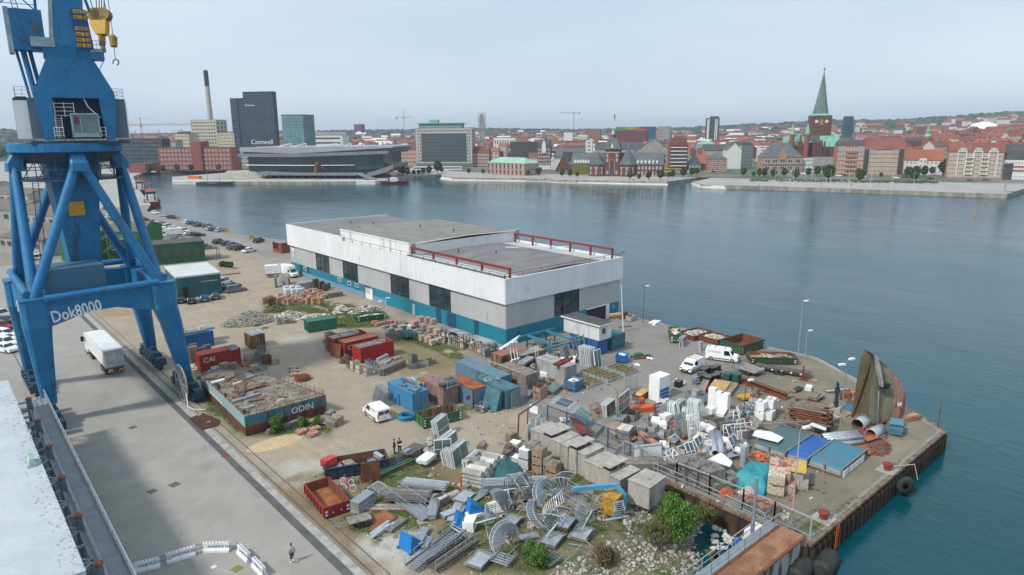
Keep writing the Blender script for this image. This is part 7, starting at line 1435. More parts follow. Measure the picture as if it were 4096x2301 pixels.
def library():
 P=G((964,712));Q=G((1575,712));v=Q-P;X=v.length;t=T('harbour_library','wide glass library with folded grey metal roofs on the pier','library',P,atan2(v.y,v.x));f=lambda px:(px-964)/(1575-964)*X;hz=lambda y:HZ((1270,y),P)
 mg=bm_('library_metal',(.20,.21,.22),(.16,.17,.18),.1);ml=bm_('library_pale',(.33,.34,.34),(.28,.29,.29),.1);gd=mat('library_glass',(.02,.07,.075),.12,(.04,.11,.11),.08,spec=.7)
 def slab(name,px,d0,d1,m):
  mb=MB();n=len(px);P_=[]
  for x,a,b in px:P_+=[(f(x),d0,hz(a)),(f(x),d0,hz(b)),(f(x),d1,hz(a)),(f(x),d1,hz(b))]
  mb.add(P_,[q for i in Rg(n-1)for q in((4*i+1,4*i+5,4*i+4,4*i),(4*i+2,4*i+6,4*i+7,4*i+3),(4*i,4*i+4,4*i+6,4*i+2),(4*i+3,4*i+7,4*i+5,4*i+1))]+[(0,2,3,1),(4*n-3,4*n-1,4*n-2,4*n-4)]);mb(name,m,t)
 slab('upper_roof',[(964,588,602),(1170,586,612),(1390,585,600),(1575,584,590)],2,70,ml);slab('roof_underside',[(964,611,622),(1175,612,624),(1400,606,618),(1560,602,612)],-2,60,mg)
 slab('ribbon_glazing',[(972,602,611),(1200,602,612),(1570,592,603)],4,60,gd);slab('main_glazing',[(990,622,672),(1200,624,674),(1440,618,674),(1530,612,668)],4,60,gd)
 slab('white_ledge',[(985,653,656),(1200,655,658),(1420,655,657)],1,5,wT);slab('promenade_deck',[(1060,679,690),(1200,685,691),(1450,685,692)],-12,60,mg);slab('canopy',[(1480,684,700),(1560,660,680),(1582,651,664)],-6,40,mg)
 mb=MB()
 for i in Rg(60):x=f(992+i*9);mb.box(x,x+.12,3.6,3.95,hz(674),hz(624))
 mb('mullions',mg,t,kind=KF)
 for i in Rg(13):x=f(1075+i*31);Cy((x,-8,0),(x,-8,hz(690)),.5,.5,8)('column',mg,t)
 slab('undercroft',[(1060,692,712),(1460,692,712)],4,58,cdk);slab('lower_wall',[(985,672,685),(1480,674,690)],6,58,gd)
 mb=MB();mb.ext([(f(940),0),(f(940),hz(680)),(f(1010),hz(680)),(f(1085),0)],-13,20,0,'y');mb('concrete_ramp',bm_('ramp_concrete',(.46,.43,.37),(.40,.37,.32),.3),t)
 Br((f(1452),-10,hz(683)),(f(1538),-26,.3),6,.5)('stair_ramp',mg,t)
 for a,b in((1105,1160),(1165,1220),(1265,1345),(1372,1400),(1420,1450)):Br((f(a),8,hz(584)),(f(b),8,hz(573)),.5).bar((f(b),8,hz(573)),(f(b)+1,8,hz(585)),.5)('roof_frame',wT,t)
 u=T('harbour_playground_figure','rust red bear like play sculpture on the library terrace','sculpture',t.matrix_basis@Vt((f(1281),-6,hz(681))));Cy((0,0,0),(0,0,5),1.6,1.2,8).cyl((0,0,5),(2,0,7.5),1.3,.9,8).cyl((2,0,6.4),(8,-2,1),1.,.5,8)('body',bm_('sculpture_red',(.22,.07,.05)),u)
library()
mb=MB()
def boat(lb_,p,rz,L,W,hull,sup=wT,masts=0,h=2.2,name='boat',cab=1):
 t=T(name,lb_,'boat',G(p,WL),rz);r=[]
 for k,(x,w_,z)in En(((0,.75,h),(.15,.95,h*.9),(.5,1,h*.8),(.8,.75,h),(.95,.3,h*1.25),(1,.04,h*1.4))):r.append([(x*L,-W/2*w_,z),(x*L,W/2*w_,z),(x*L*.98,W/2*w_*.8,-.3),(x*L*.98,-W/2*w_*.8,-.3)])
 MB().loft(r)('hull',hull,t);MB().loft([[(x*L,-W/2*w_*.9,z+.02),(x*L,W/2*w_*.9,z+.02),(x*L,W/2*w_*.9,z-.1),(x*L,-W/2*w_*.9,z-.1)]for x,w_,z in((.02,.7,h),(.5,.95,h*.82),(.93,.3,h*1.22))])('deck',wood,t)
 if cab:Bx(L*.35,L*.62,-W*.3,W*.3,h*.8,h+2.6)('deckhouse',sup,t);w_=Bx(L*.4,L*.58,-W*.26,W*.26,h+2.6,h+5.2)('wheelhouse',sup,t);Bx(L*.39,L*.59,-W*.27,W*.27,h+3.4,h+4.6)('window_band',glass,w_);Bx(L*.38,L*.6,-W*.3,W*.3,h+5.2,h+5.5)('roof',orange,t);Cy((L*.48,0,h+5.5),(L*.46,0,h+12),.25,.1,6).bar((L*.46,-1.5,h+9),(L*.46,1.5,h+9),.15)('mast',mat('mast_tan',(.5,.33,.12),.6),t);Cy((L*.3,-W*.2,h),(L*.3,-W*.2,h+3.4),.4,.4,8).cyl((L*.3,W*.2,h),(L*.3,W*.2,h+3.4),.4,.4,8)('funnel',rtd,t)
 Br((.3,-W*.36,h+.15),(L*.8,-W*.42,h+.1),.3).bar((.3,W*.36,h+.15),(L*.8,W*.42,h+.1),.3)('fender_rail',rb,t)
 for k in Rg(masts):x=L*(.3+.32*k);Cy((x,0,h),(x,0,h+15-1.5*k),.2,.1,6).bar((x,0,h+2),(x-4,0,h+2.2),.25).bar((x,0,h+14-k),(x+5,0,h),.05).bar((x,0,h+14-k),(x-5,0,h),.05)('mast',wood,t)
 return t
hr=bm_('hull_red',(.16,.015,.02));boat('red hulled harbour tug with white wheelhouse and orange roof',(608,828),PI/2-.25,26,9,hr,h=2.6,name='tugboat');boat('second tug moored behind the red harbour tug',(560,775),PI/2-.25,24,8,hr,h=2.4,name='tugboat');boat('black two masted sailing ship moored at the pier',(790,741),-AZ-.05,28,7,rtd,masts=2,h=2.,name='sailing_ship',cab=0);boat('dark red lightship with yellow and blue mast at the pier end',(1523,738),-AZ+.25,20,6,hr,h=2.,name='lightship')
t=T('pontoon_raft','red and white floating raft beside the tall ship','raft',G((752,716)),-AZ);Bx(0,9,0,5,0,2)('cabin',orange,t);Bx(-1,10,-1,6,-.4,0)('deck',wT,t)
for i in Rg(2):
 p=[(3513,0),(3898,0)][i];g=G([(3941,812),(3898,862)][i],WL);t=T('channel_marker',['yellow spar buoy near the right quay corner','yellow spar buoy below the other, nearer the camera'][i],'buoy',g,0,None,0,.1);Cy((0,0,-.5),(0,0,3.4),.22,.12,8)('spar',yellow,t);Br((-.4,0,3.3),(.4,0,3.8),.14).bar((.4,0,3.3),(-.4,0,3.8),.14)('top_mark',yellow,t)
def tcrane(lb_,px,yt,yb,m,jl,jr,zj,rz=0):
 g=G((px,yb));H=HZ((px,yt),g);Hj=HZ((px,zj),g);s=ray(px,yb);D=g.length/FP*1.;t=T('tower_crane',lb_,'crane',g,-AZ+math.radians((px-2048)*-.0185)+rz)
 mb=MB();w_=1.
 for x in(-w_,w_):
  for y in(-w_,w_):mb.bar((x,y,0),(x,y,Hj),.32)
 n=int(Hj/3)
 for i in Rg(n):a,b=i*Hj/n,(i+1)*Hj/n;mb.bar((-w_,-w_,a),(w_,-w_,b),.22).bar((w_,-w_,a),(w_,w_,b),.22).bar((-w_,w_,a),(-w_,-w_,b),.22)
 mb('mast',m,t);k=g.length/FP;A=(jl-px)*k;B=(jr-px)*k
 mb=Br((A,0,Hj),(B,0,Hj),.35);mb.bar((A,0,Hj+1.4),(B,0,Hj+1.4),.25).bar((A,.9,Hj),(B,.9,Hj),.3)
 n=int(abs(B-A)/2.2)
 for i in Rg(n):a=A+(B-A)*i/n;b=A+(B-A)*(i+1)/n;mb.bar((a,0,Hj),(b,0,Hj+1.4),.18)
 mb('jib',m,t);Br((0,0,Hj),(0,0,H),.7).bar((0,0,H),(B*.7,0,Hj+1.4),.12).bar((0,0,H),(A*.8,0,Hj+1.4),.12)('tower_head',m,t);Bx(-1.4,1.4,-1.8,0,Hj-2.6,Hj-.2)('operator_cab',yellow,t);c=A if abs(A)<abs(B)else B;Bx(c-1.5,c+1.5,-.8,.8,Hj-2.4,Hj+.8)('counterweight',cn,t)
tcrane('red tower crane with long yellow jib left of the chimney',583,470,655,bm_('crane_red',(.33,.06,.03)),523,743,501);tcrane('yellow tower crane rising beside the grid windowed block',1621,435,610,bm_('crane_yellow',(.45,.27,.08)),1594,1656,471,0);tcrane('blue tower crane with raised jib in the old town',2294,455,600,bm_('crane_blue_city',(.08,.17,.24)),2238,2315,452);tcrane('red tower crane tip showing right of the blue machine house',470,428,640,bm_('crane_red',(.33,.06,.03)),440,507,430)
HV=[]
def hvar(wm,rm,X,Y,H,rh,k):
 a=Bx(0,X,0,Y,-3,H);b=roofm_(MB(),X,Y,H,k,rh);c=MB();n=max(2,int(X/3))
 for i in Rg(n):
  for j in Rg(max(1,int(H/3.2))):c.box(X*(i+.3)/n,X*(i+.7)/n,-.12,-.02,1+j*3.1,2.6+j*3.1)
 d=MB();
 for i in Rg(max(1,int(X/9))):d.box(X*(i+.5)/max(1,int(X/9)),X*(i+.5)/max(1,int(X/9))+1,Y/2-.5,Y/2+.5,H,H+rh+1.2)
 return(a.mesh('wall',[wm]),b.mesh('roof',[rm,wm]),c.mesh('windows',[gb]),d.mesh('chimneys',[rbd]),X,Y,H,rh,k)
for wm,rm,k,nm in((rbr,rtr,'gable','red roofed brick'),(ccr,rtr,'gable','red roofed cream'),(cwh,rto,'gable','orange roofed white'),(rbt,rtr,'mansard','red roofed tan'),(cgy,rtd,'flat','flat roofed grey'),(cwh,rtd,'flat','flat roofed white'),(rbd,rts,'gable','slate roofed dark brick'),(rbo,rto,'gable','orange roofed brick'),(rbr,rtd,'flat','flat roofed brick'),(ccr,rts,'mansard','slate roofed cream')):
 for X in(16,30,48):HV.append((hvar(wm,rm,X,12,U(8,13),U(3.5,5),k),nm))
zones=[('left of the chimney',560,830),('between the hotel tower and the yellow crane',1240,1650),('right of the grid windowed block',1900,2260),('between custom house tower and highrise',2260,2850),('left of the cathedral',2850,3230),('above the brown brick apartments',3330,3620),('above the orange roofed white building',3620,3860),('at the far right of the roof field',3860,4140)]
random.seed(21);cnt={}
def zone_of(px):
 for n,a,b in zones:
  if a<=px<b:return n
 return 'between the dark towers'
placed=[]
k=0;tries=0
while k<290 and tries<9000:
 tries+=1;px=U(520,4140)if rnd()<.55 else U(3000,4140);R=(800 if px>1240 else 860)+620*rnd();
 if 930<px<1120 and R<650:continue
 d=ray(px,528);d=Vt((d.x,d.y)).normalized();p=d*R
 if any((p-q).length<34 for q in placed):continue
 if R<700 and((2230<px<2700)or px<700):continue
 wgt=(0,1,2,3,7)if px>3250 else(Rg(10));v=HV[rc(list(wgt))*3+rc((0,1,2))];
 if px<3000 and rnd()<.6:v=HV[rc([4,5,6,8])*3+rc((0,1,2))]
 placed.append(p);z=hillz(px,R)+(max(0,(px-3250)/900)*max(0,R-600)*.028 if px>3250 else 0)
 me,nm=v;t=T('town_house',f'{nm} house {zone_of(px)}','house',(p.x,p.y,z),-AZ+rc((0,0,.35,-.35,PI/2))+U(-.15,.15),f'{nm} houses {zone_of(px)}')
 s=U(.9,1.25);t.scale=(1,1,s if R>700 else .9)
 for q,n_ in zip(me[:4],('wall','roof','windows','chimneys')):
  o=obj(n_,q,t);
  if n_ in('windows','chimneys'):o['kind']=KF
 k+=1
mb=MB();
for i in Rg(1500):
 px=U(480,4200);R=1150+1500*rnd();d=ray(px,528);d=Vt((d.x,d.y)).normalized();p=d*R;z=hillz(px,R)+(max(0,min(1,(px-3250)/900))*15 if px>3250 else 0)
 if px>3300 and rnd()<.2 or R>1700 and rnd()<.6:continue
 X=U(12,45);H=U(6,12);m_=rc((0,1,1,2));a=U(-.4,.4)-AZ;c=Vt((p.x,p.y,z+H/2-2));mb.ob(c,(X,12,H+4),a,m_)
 Rr=Matrix.Rotation(a,3,'Z');Q=[Vt((p.x,p.y,z+H))+Rr@Vt(q)for q in((-X/2-.5,-6.5,0),(X/2+.5,-6.5,0),(X/2+.5,6.5,0),(-X/2-.5,6.5,0),(-X/2,0,4.5),(X/2,0,4.5))];mb.add(Q,[(0,1,5,4),(2,3,4,5),(1,2,5),(3,0,4)],rc((3,3,4,5,1)if px<3200 else(3,4,4,3,5)))
mb('far_town_houses',[rbr,cwh,ccr,rtr,rto,rtd],kind=KF)
def crown(n,R,h,s,m=None):
 mb=MB()
 for i in Rg(n):
  a,b=U(0,6.283),U(-1,1);r=R*(.45+.6*rnd()**.5)*(1+.22*sin(3*a+2*b));c=Vt((r*cos(a)*math.sqrt(1-b*b),r*sin(a)*math.sqrt(1-b*b),h+R*1.15*b));q=Vt((U(-1,1),U(-1,1),U(-1,1))).normalized();p=q.orthogonal().normalized();w_=q.cross(p);z=s*U(.6,1.3)
  mb.add([c-p*z-w_*z*.6,c+p*z-w_*z*.5,c+p*z*.6+w_*z,c-p*z*.7+w_*z*.7],[(0,1,2,3)])
 return mb
CRW=[crown(420,2.1,4.2,.42).mesh('crown',[leafd])for _ in Rg(4)];TRK=Cy((0,0,0),(0,0,3.4),.22,.14,7).bar((0,0,2.6),(1,.3,4.2),.12).bar((0,0,2.4),(-.9,-.4,4),.12).mesh('trunk',[bark])
def tree(lb_,p,s=1.,gp=None,z=0):
 t=T('tree',lb_,'tree',G(p)+Vt((0,0,z)),U(0,6),gp);s*=.72;t.scale=(s*U(.9,1.1),s*U(.9,1.1),s);obj('trunk',TRK,t);obj('crown',rc(CRW),t)
TR=[(z5(1025,760),1.2),(z5(1060,780),1.5),(z5(1110,785),1.5),(z5(1175,780),1.),(z5(1225,772),.9),(z5(1272,770),1.2),(z5(1330,772),1.5),(z5(1420,760),2.2),(z5(1460,755),1.2),(z5(1738,765),1.),(z5(1885,768),.9),(z5(1950,755),1.1),(z5(2030,758),.9),(z5(2107,762),1.),(z5(2183,768),1.1),(z5(2265,772),1.2),(z5(2350,782),.9),(z5(2455,780),1.3)]
TR+=[(z6(*a),b)for a,b in(((138,785),1.),((160,740),.8),((380,795),1.2),((463,798),1.2),((537,800),.9),((1080,822),1.3),((1172,825),.9),((1272,828),1.3),((1392,828),1.5),((1480,808),.9),((1520,808),1.2),((1628,800),1.4),((1718,790),1.4),((1770,775),1.2),((2250,790),1.4),((2355,795),.8),((2415,800),1.4),((2465,795),1.4),((2555,800),1.3))]
TR+=[(z7(*a),b)for a,b in(((135,1080),1.2),((220,1080),1.2),((320,1080),1.4),((545,1075),1.4),((630,1075),1.6),((705,1060),1.5),((770,1060),1.6),((430,1105),1.6),((735,1120),2.3),((1015,1090),1.5),((1035,1130),1.8),((1232,1085),.8),((1485,1080),1.6),((1560,1080),1.7),((1635,1080),1.7),((1540,1135),2.2),((1710,1060),1.3),((1815,1065),2.2),((1820,1000),1.8),((30,1075),.8))]
TR+=[(zQ(*a),1.4)for a in((260,1165),(405,1160),(550,1150),(700,1150),(990,1145),(1145,980))]
for i,(p,s)in En(TR):tree(f'small round street tree on the far promenade {"before the library and grid block" if p[0]<1900 else "along the custom house quay" if p[0]<2900 else "on the right promenade"}',p,s,'street trees on the far promenade '+('left' if p[0]<1900 else 'middle' if p[0]<2900 else 'right'))
for i in Rg(9):tree('big dark tree on the left shore behind the crane',(U(0,60),U(590,640)),3,'dark trees on the left shore')
tree('large green tree before the cathedral nave',z7(270,830),4.2)
mb=MB()
for i in Rg(5200):
 px=U(-600,4700);R=1250+2500*rnd();d=ray(px,528);d=Vt((d.x,d.y)).normalized();p=d*R;z=hillz(px,R);
 mb.rock((p.x,p.y,z+3),U(6,13),0,.7)
mb('hill_trees',mat('hill_tree',(.022,.045,.03),.95,(.035,.06,.035),.02),kind=KF)
mb=MB()
for i in Rg(500):
 px=U(3000,3750);p=G((px,U(716,726)+(px-3000)*.012));mb.rock((p.x,p.y,.2),U(.4,1.1),0,.6)
mb('promenade_shrubs',leafd,kind=KF)
for i,(x,y)in En([z7(230,1158),z7(403,1165),z7(575,1172),z7(750,1176),z7(922,1182),z7(1130,1190),z7(1325,1196),z7(1530,1200)]):lamp(f'slim white mast on the far promenade, {ORD[i]} from the left',(x,y),11,None,wT,0,0,'promenade_mast',0,'mast')
for i,(x,y)in En([z7(480,1060),z7(872,1070),z7(1295,1070),z7(1740,1130),z7(105,1095),z6(630,800),z6(770,800),z6(1325,790),z6(2085,740),z6(2430,810),z5(1037,790),z5(1833,740),zQ(350,1160),zQ(695,1150),zQ(750,1150)]):lamp(f'tall street lamp on the far shore, {ORD[i]} in the row',(x,y),12,None,cgy,1,0,'street_lamp',0,'street lamp')
t=T('information_sign','tall dark sign slab standing near the right quay corner','sign',G((4018,770)),-AZ-.2);Bx(-.3,.3,-.3,.3,0,7)('post',cgy,t);Bx(-2.2,2.2,-.5,.2,7,16)('board',rtd,t)
for l,p,q in(('yellow articulated city bus beside the custom house',z6(1415,745),z6(1610,748)),):
 P=G(p);Q=G(q);v=Q-P;t=T('city_bus',l,'bus',P,atan2(v.y,v.x));L=v.length;Bx(0,L*.48,0,2.5,.4,3.1).box(L*.52,L,0,2.5,.4,3.1)('body',mat('bus_yellow',(.65,.38,.02),.5),t);Bx(L*.48,L*.52,.1,2.4,.6,3)('bellows',bK,t);Bx(.2,L*.47,-.03,-0.,1.4,2.5).box(L*.53,L-.2,-.03,0,1.4,2.5)('window_band',glass,t)
t=T('tram','long grey white light rail train before the grid windowed block','tram',G(z5(1165,728)),-AZ-.02);Bx(0,46,0,2.6,.4,3.6)('body',wT,t);Bx(.5,45.5,-.03,0,1.6,2.8)('window_band',glass,t)
FC=[('white',z7(838,1072)),('black',z7(885,1068)),('white',z7(1060,1078)),('white',z7(1375,1090)),('dark grey',z7(1460,1088)),('black',z7(1700,1100)),('dark grey',z7(2070,1115)),('red',z7(2220,1112)),('white',z7(505,1050)),('white',z7(410,1035)),('yellow',z6(1895,748)),('black',z6(1935,745)),('white',z6(1675,745)),('white',z5(1585,722)),('white',zQ(305,1158)),('red',z6(2385,655))]
for i,(c,p)in En(FC):park(['hatchback','suv','sedan'][i%3],c,f'{c} car on the far shore road, {["right promenade","custom house","left shore"][0 if p[0]>2950 else 1 if p[0]>1900 else 2]} side, {ORD[i]} listed',(p[0]-14,p[1]),(p[0]+14,p[1]+(1 if p[0]>2900 else 0)),'cars on the far shore roads')
for i in Rg(22):
 x=U(1240,3600);y=725 if x<2200 else 733 if x<2700 else 745
 y+=U(-6,2);t=T('person','tiny distant pedestrian on the far quay','person',G((x,y)),0,'pedestrians on the far quay');Cy((-.1,0,0),(-.1,0,.85),.09,.11,6).cyl((.1,0,0),(.1,0,.85),.09,.11,6).cyl((0,0,.85),(0,0,1.45),.2,.22,8).cyl((0,0,1.48),(0,0,1.75),.11,.1,8)('body',rc([bK,bluep,redp,sL]),t)
for i in Rg(14):
 p=G((1215+i*14,738),WL);tag(Cy((0,0,0),(0,.3,0),.7,.7,12)('quay_fender',rb,loc=(p.x,p.y,-1.3),rot=-AZ),'black round tyre fender hanging on the library quay','fender','tyre fenders on the library quay')
# sheds behind the crane
def shed(lb_,p,q,D,H,wall,roof,rk='flat',rh=1,w=None,name='shed',off=0):
 P=G(p);Q=G(q);v=Q-P;X=v.length;t=T(name,lb_,'shed',P,atan2(v.y,v.x));MB().corr((0,0),(X,0),0,H,.4,.05).corr((X,0),(X,D),0,H,.4,.05).corr((0,D),(0,0),0,H,.4,.05).box(.05,X-.05,.05,D,0,H-.05)('wall',wall,t);roofm_(MB(),X,D,H,rk,rh,.2)('roof',[roof,wall],t)
 if w:wins(t,X*.04,X*.96,H*w[4],H*w[5],w[0],w[1],w[2],w[3],sL,glass,2,-.06)
 return t,X,H
tw=mat('shed_teal',(.012,.095,.11),.6,(.02,.12,.125),.5,stretch=V);t,X,H=shed('teal shed with white roof and CONTAINERSHIPS sign behind the crane leg',zP(560,1310),zP(1025,1250),15,4.6,tw,mat('shed_roof_pale',(.55,.58,.57),.6,(.48,.51,.50),.3));s=Bx(X*.5,X*.84,-.14,-.06,3.,3.7)('sign_board',rtd,t);text('CONTAINERSHIPS',.42,wT,s,(X*.54,-.16,3.15),XR,.004);Bx(X*.515,X*.53,-.16,-.14,3.15,3.55)('red_mark',redp,s);Bx(X*.12,X*.24,-.12,-.06,0,2.6)('door',bK,t);
dg=mat('shed_green',(.02,.085,.05),.6,(.025,.10,.055),.5);t,X,H=shed('dark green shed with grey roof beyond the teal shed',zP(260,960),zP(850,905),9,5.4,dg,rtd,w=(1,5,.35,.6,.35,.75));Bx(X,X+4,1,6,3.,3.12).box(X+3.8,X+3.95,1,1.15,0,3).box(X+3.8,X+3.95,5.8,5.95,0,3)('porch_roof',dg,t)
bg_=mat('shed_bright_green',(.02,.14,.03),.6,(.025,.17,.035),.5);shed('bright green gabled shed behind the crane king post',z2(400,395),z2(640,395),11,7.5,bg_,rtc and mat('shed_roof_brown',(.16,.14,.11),.9,(.12,.11,.09),.3),'gable',2,w=(2,3,.2,.3,.1,.9));t,X,H=shed('second bright green shed with spiral stair, right of the king post',z2(690,380),z2(930,375),14,8.,bg_,MT['shed_roof_brown'],'gable',2,w=(2,4,.2,.3,.1,.9));mb=MB();
for i in Rg(26):a=i*.5;mb.ob((1.5+1.*cos(a),-2+1.*sin(a),.3*i+.3),(1.,.35,.05),a)
mb.cyl((1.5,-2,0),(1.5,-2,8),.1,.1,6);mb('spiral_stair',zN,t);mb=MB()
for z in(3.,3.9,6.,6.9):mb.path([(2.5,-2.4,z),(9,-2.4,z)],.04)
for i in Rg(7):mb.bar((2.5+i*1.1,-2.4,3),(2.5+i*1.1,-2.4,7),.05)
mb.box(2.5,9,-2.4,-.1,2.9,3.).box(2.5,9,-2.4,-.1,5.9,6.);mb('stair_gallery',zN,t)
gr_=mat('shed_grey_wall',(.36,.36,.34),.8,(.30,.30,.29),.4);br_=MT['shed_roof_brown']
for i,(p,q,D,H_,rk)in En([((0,1010),(175,1030),24,5,'gable'),((-160,900),(60,915),20,7,'gable'),((30,910),(240,930),12,6,'gable'),((110,870),(250,880),14,6,'flat'),((-60,820),(120,830),14,6,'gable'),((250,800),(330,800),10,4,'flat'),((-300,780),(-20,790),14,6,'gable')]):shed(f'grey workshop shed with brown roof left of the crane, {ORD[i]} from the front',p,q,D,H_,gr_,br_,rk,3,w=(1,6,.4,.4,.4,.9));
t=T('brick_kiosk','flat roofed brick kiosk with dark poster beside the far warehouse corner','kiosk',G(zP(1650,830)),0);Bx(0,5,0,6.5,0,3)('wall',rbr,t);Bx(-.3,5.3,-.3,6.8,3,3.2)('roof',roofg,t);p_=Bx(-.06,-.01,2.2,6,.9,2.7)('poster',bK,t);Bx(-.08,-.06,2.4,5,1.,1.2)('red_line',redp,p_)
for i in Rg(3):t=T('potted_shrub',f'potted shrub on the terrace by the dark green shed, {ORD[i]} from the left','shrub',G(zP(1030+40*i,980+i*4)),0);t.scale=(.4,.4,.3);obj('crown',CRW[i],t,(0,0,-.5));Cy((0,0,0),(0,0,2),1,1.2,10)('pot',rtd,t)
sheet('timber_terrace','raised timber terrace beside the teal shed','terrace',[zP(1020,1060),zP(1215,1040),zP(1110,985),zP(960,950)],wood,.1,.25)
# yard by the water
random.seed(5)
L0=lambda o:o.location
def SB(name,lb_,cat,p,parts,rz=0,z=0,gp=None):
 t=T(name,lb_,cat,G(p)+Vt((0,0,z)),rz,gp)
 for q in parts:Ob(q[2],q[3],q[4]if len(q)>4 else 0)(q[0],q[1],t)
 return t
FS('white glazed window frames leaning on a pallet before the leftmost green quay skip',zD(560,462),2.6,1.5,3,.25,.35,.15,wT,gb,(3,2));FS('tan slatted door leaf with white frame behind the larger white van',zD(728,500),1.3,1.5,2,.15,.3,.12,wT,wood,(2,3))
def trailer(lb_,p,q,W,bed,side,z=.6,load=None,sh=.35,nw=2,name='trailer'):
 P=G(p);Q=G(q);v=Q-P;L=v.length;t=T(name,lb_,'trailer',P,atan2(v.y,v.x));Bx(0,L,0,W,z,z+.08)('bed',bed,t)
 for a in((0,L,0,.04),(0,L,W-.04,W),(0,.04,0,W),(L-.04,L,0,W)):Bx(*a,z,z+sh)('side_board',side,t)
 for i in Rg(nw):
  for y in(-.1,W+.1):Cy((L*.45+i*.75,y-.09,.33),(L*.45+i*.75,y+.09,.33),.33,.33,14)('wheel',rb,t)
 Br((0,W/2,z),(-1.3,W/2,.45),.09).bar((-1.3,W/2,.45),(-1.3,W/2,0),.07)('drawbar',zN,t);return t
t=trailer('galvanised twin axle trailer with mesh front parked by the long skip',zD(1060,690),zD(1250,755),2.2,wg,zl);Br((0,0,1.6),(0,2.2,1.6),.06).bar((0,0,.6),(0,0,1.6),.06).bar((0,2.2,.6),(0,2.2,1.6),.06)('front_frame',zl,t)
t=trailer('long low trailer loaded with dark steel beams along the skip',zD(1280,690),zD(1670,755),1.6,sL,sL,.55,sh=.1);
for i in Rg(8):Br((-.5,.1+.19*i,.78),(7.2,.1+.19*i,.78),.12,.16)('beam',sL,t)
for i in Rg(5):Bx(.6+1.3*i,.85+1.3*i,-.08,-.02,.55,.75)('white_block_end',wT,t)
SB('buffer_stop','dark red steel stand beside the beam trailer','steel stand',zD(1725,770),[('foot',redox,(0,0,.15),(1.2,1.1,.1),.3),('upright',redox,(-.4,0,1.1),(.18,.18,2.1)),('brace',redox,(.1,.3,.4),(.9,.1,.1),.6)])
t=trailer('grey box trailer with lettered mesh side among the white frames',zD(640,1030),zD(800,1020),2.2,sL,zN,.5,sh=.9,nw=1);text('HADERS',.35,wT,t,(.3,-.03,.85),XR,.004)
trailer('old wooden hand cart beside the red brown plate',zF(600,1020),zF(820,960),1.3,wg,wg,.55,sh=.06)
SB('board_pack','shrink wrapped white pack on top of the blue lined one','pack',zD(325,985),[('pack',poly,(1.1,.8,2.6),(2.3,1.7,1.5))]);t=SB('board_pack','white pack with blue board edges under the white one','pack',zD(325,985),[('frame',poly,(1.1,.8,.9),(2.3,1.7,1.8))])
for k in Rg(3):Bx(.1,2.1,-.08,-.051,.2+.52*k,.62+.52*k)('blue_edge',boardblue,t)
for i,(x,y,a,b_,h,l)in En([(858,1065,.9,.9,2.7,'tall white cabinet, left of three standing together'),(925,1100,.9,.9,2.6,'tall white cabinet, middle of three'),(980,1115,.9,1.,2.6,'tall white cabinet with wood brown side, right of three'),(835,1155,1.3,1.,1.2,'square white box on a low pallet left of the fallen cabinet')]):t=SB('white_cabinet',l,'cabinet',zD(x,y),[('carcass',poly,(a/2,b_/2,h/2+.1),(a,b_,h),0),('side_panel',osb if i in(0,2,3)and i!=3 else poly,(a+.012,b_/2,h/2+.1),(.02,b_*.95,h*.96),0),('top',wT,(a/2,b_/2,h+.12),(a*.98,b_*.98,.03))],.15)
SB('fallen_cabinet','open white cabinet with chipboard side lying on the ground','cabinet',zD(950,1175),[('carcass',poly,(1.6,.5,.9),(3.2,1.,.08)),('side_panel',osb,(1.9,-.02,.5),(2.5,.04,.8)),('end',poly,(.1,.5,.5),(.06,1.,.8)),('back',poly,(1.6,1.,.5),(3.2,.05,.8))],.35)
SB('grey_cabinet','grey steel cabinet standing before the lettered trailer','cabinet',zD(685,1010),[('body',mat('cab_grey',(.42,.44,.45),.6),(.4,.4,.9),(.9,.8,1.8)),('lid',zN,(.4,.4,1.83),(.95,.85,.06))])
for i,(x,y)in En([(765,720),(800,700),(840,705),(880,690),(770,780),(815,800),(860,780),(905,760),(735,760),(520,840)]):SB('black_basket',f'black plastic crate in the dark heap behind the packs, {ORD[i]} of ten','plastic crate',zD(x,y+12),[('tub',bK,(.5,.4,.45),(1.,.8,.9)),('rim',sL,(.5,.4,.92),(1.1,.9,.06)),('handle',zN,(.5,0,1.),(.4,.04,.1))],U(-.3,.3),0,'black plastic crates in a heap')
for i,(x,y)in En([(1000,818),(1085,825)]):SB('wheelie_bin',['dark green bin, left of the pair by the rusty beam','dark green bin, right of the pair by the rusty beam'][i],'bin',zD(x,y),[('tub',mat('bin_green',(.02,.10,.085),.5),(.6,.5,.75),(1.2,1.,1.3)),('lid',mat('bin_green',(0,0,0)),(.6,.5,1.45),(1.3,1.1,.12)),('wheel',rb,(.6,-.05,.12),(1.,.12,.2))],.1)
FS('stack of small pale window frames lying by the black crates',zD(555,820),1.7,1.2,3,.12,.3,1.35,wT,gb,(2,2));SB('rack_trolley','blue steel rack trolley beside the black crates','trolley',zD(680,830),[('shelf',boardblue,(.4,.3,.6),(.9,.6,.1)),('shelf',zN,(.4,.3,1.2),(.9,.6,.06)),('post',zN,(0,0,.7),(.06,.06,1.4)),('post',zN,(.85,0,.7),(.06,.06,1.4)),('post',zN,(0,.6,.7),(.06,.06,1.4)),('post',zN,(.85,.6,.7),(.06,.06,1.4))])
sheet('green_board','flat turquoise board on the ground before the green bins','board',[zD(705,860),zD(770,822),zD(830,835),zD(765,880)],tarpt,.05,.08);PK('plank_stack','weathered timbers lying below the green bins','planks',zD(770,915),4.6,.9,3,.2,[wg,wood],.45,pw=.3)
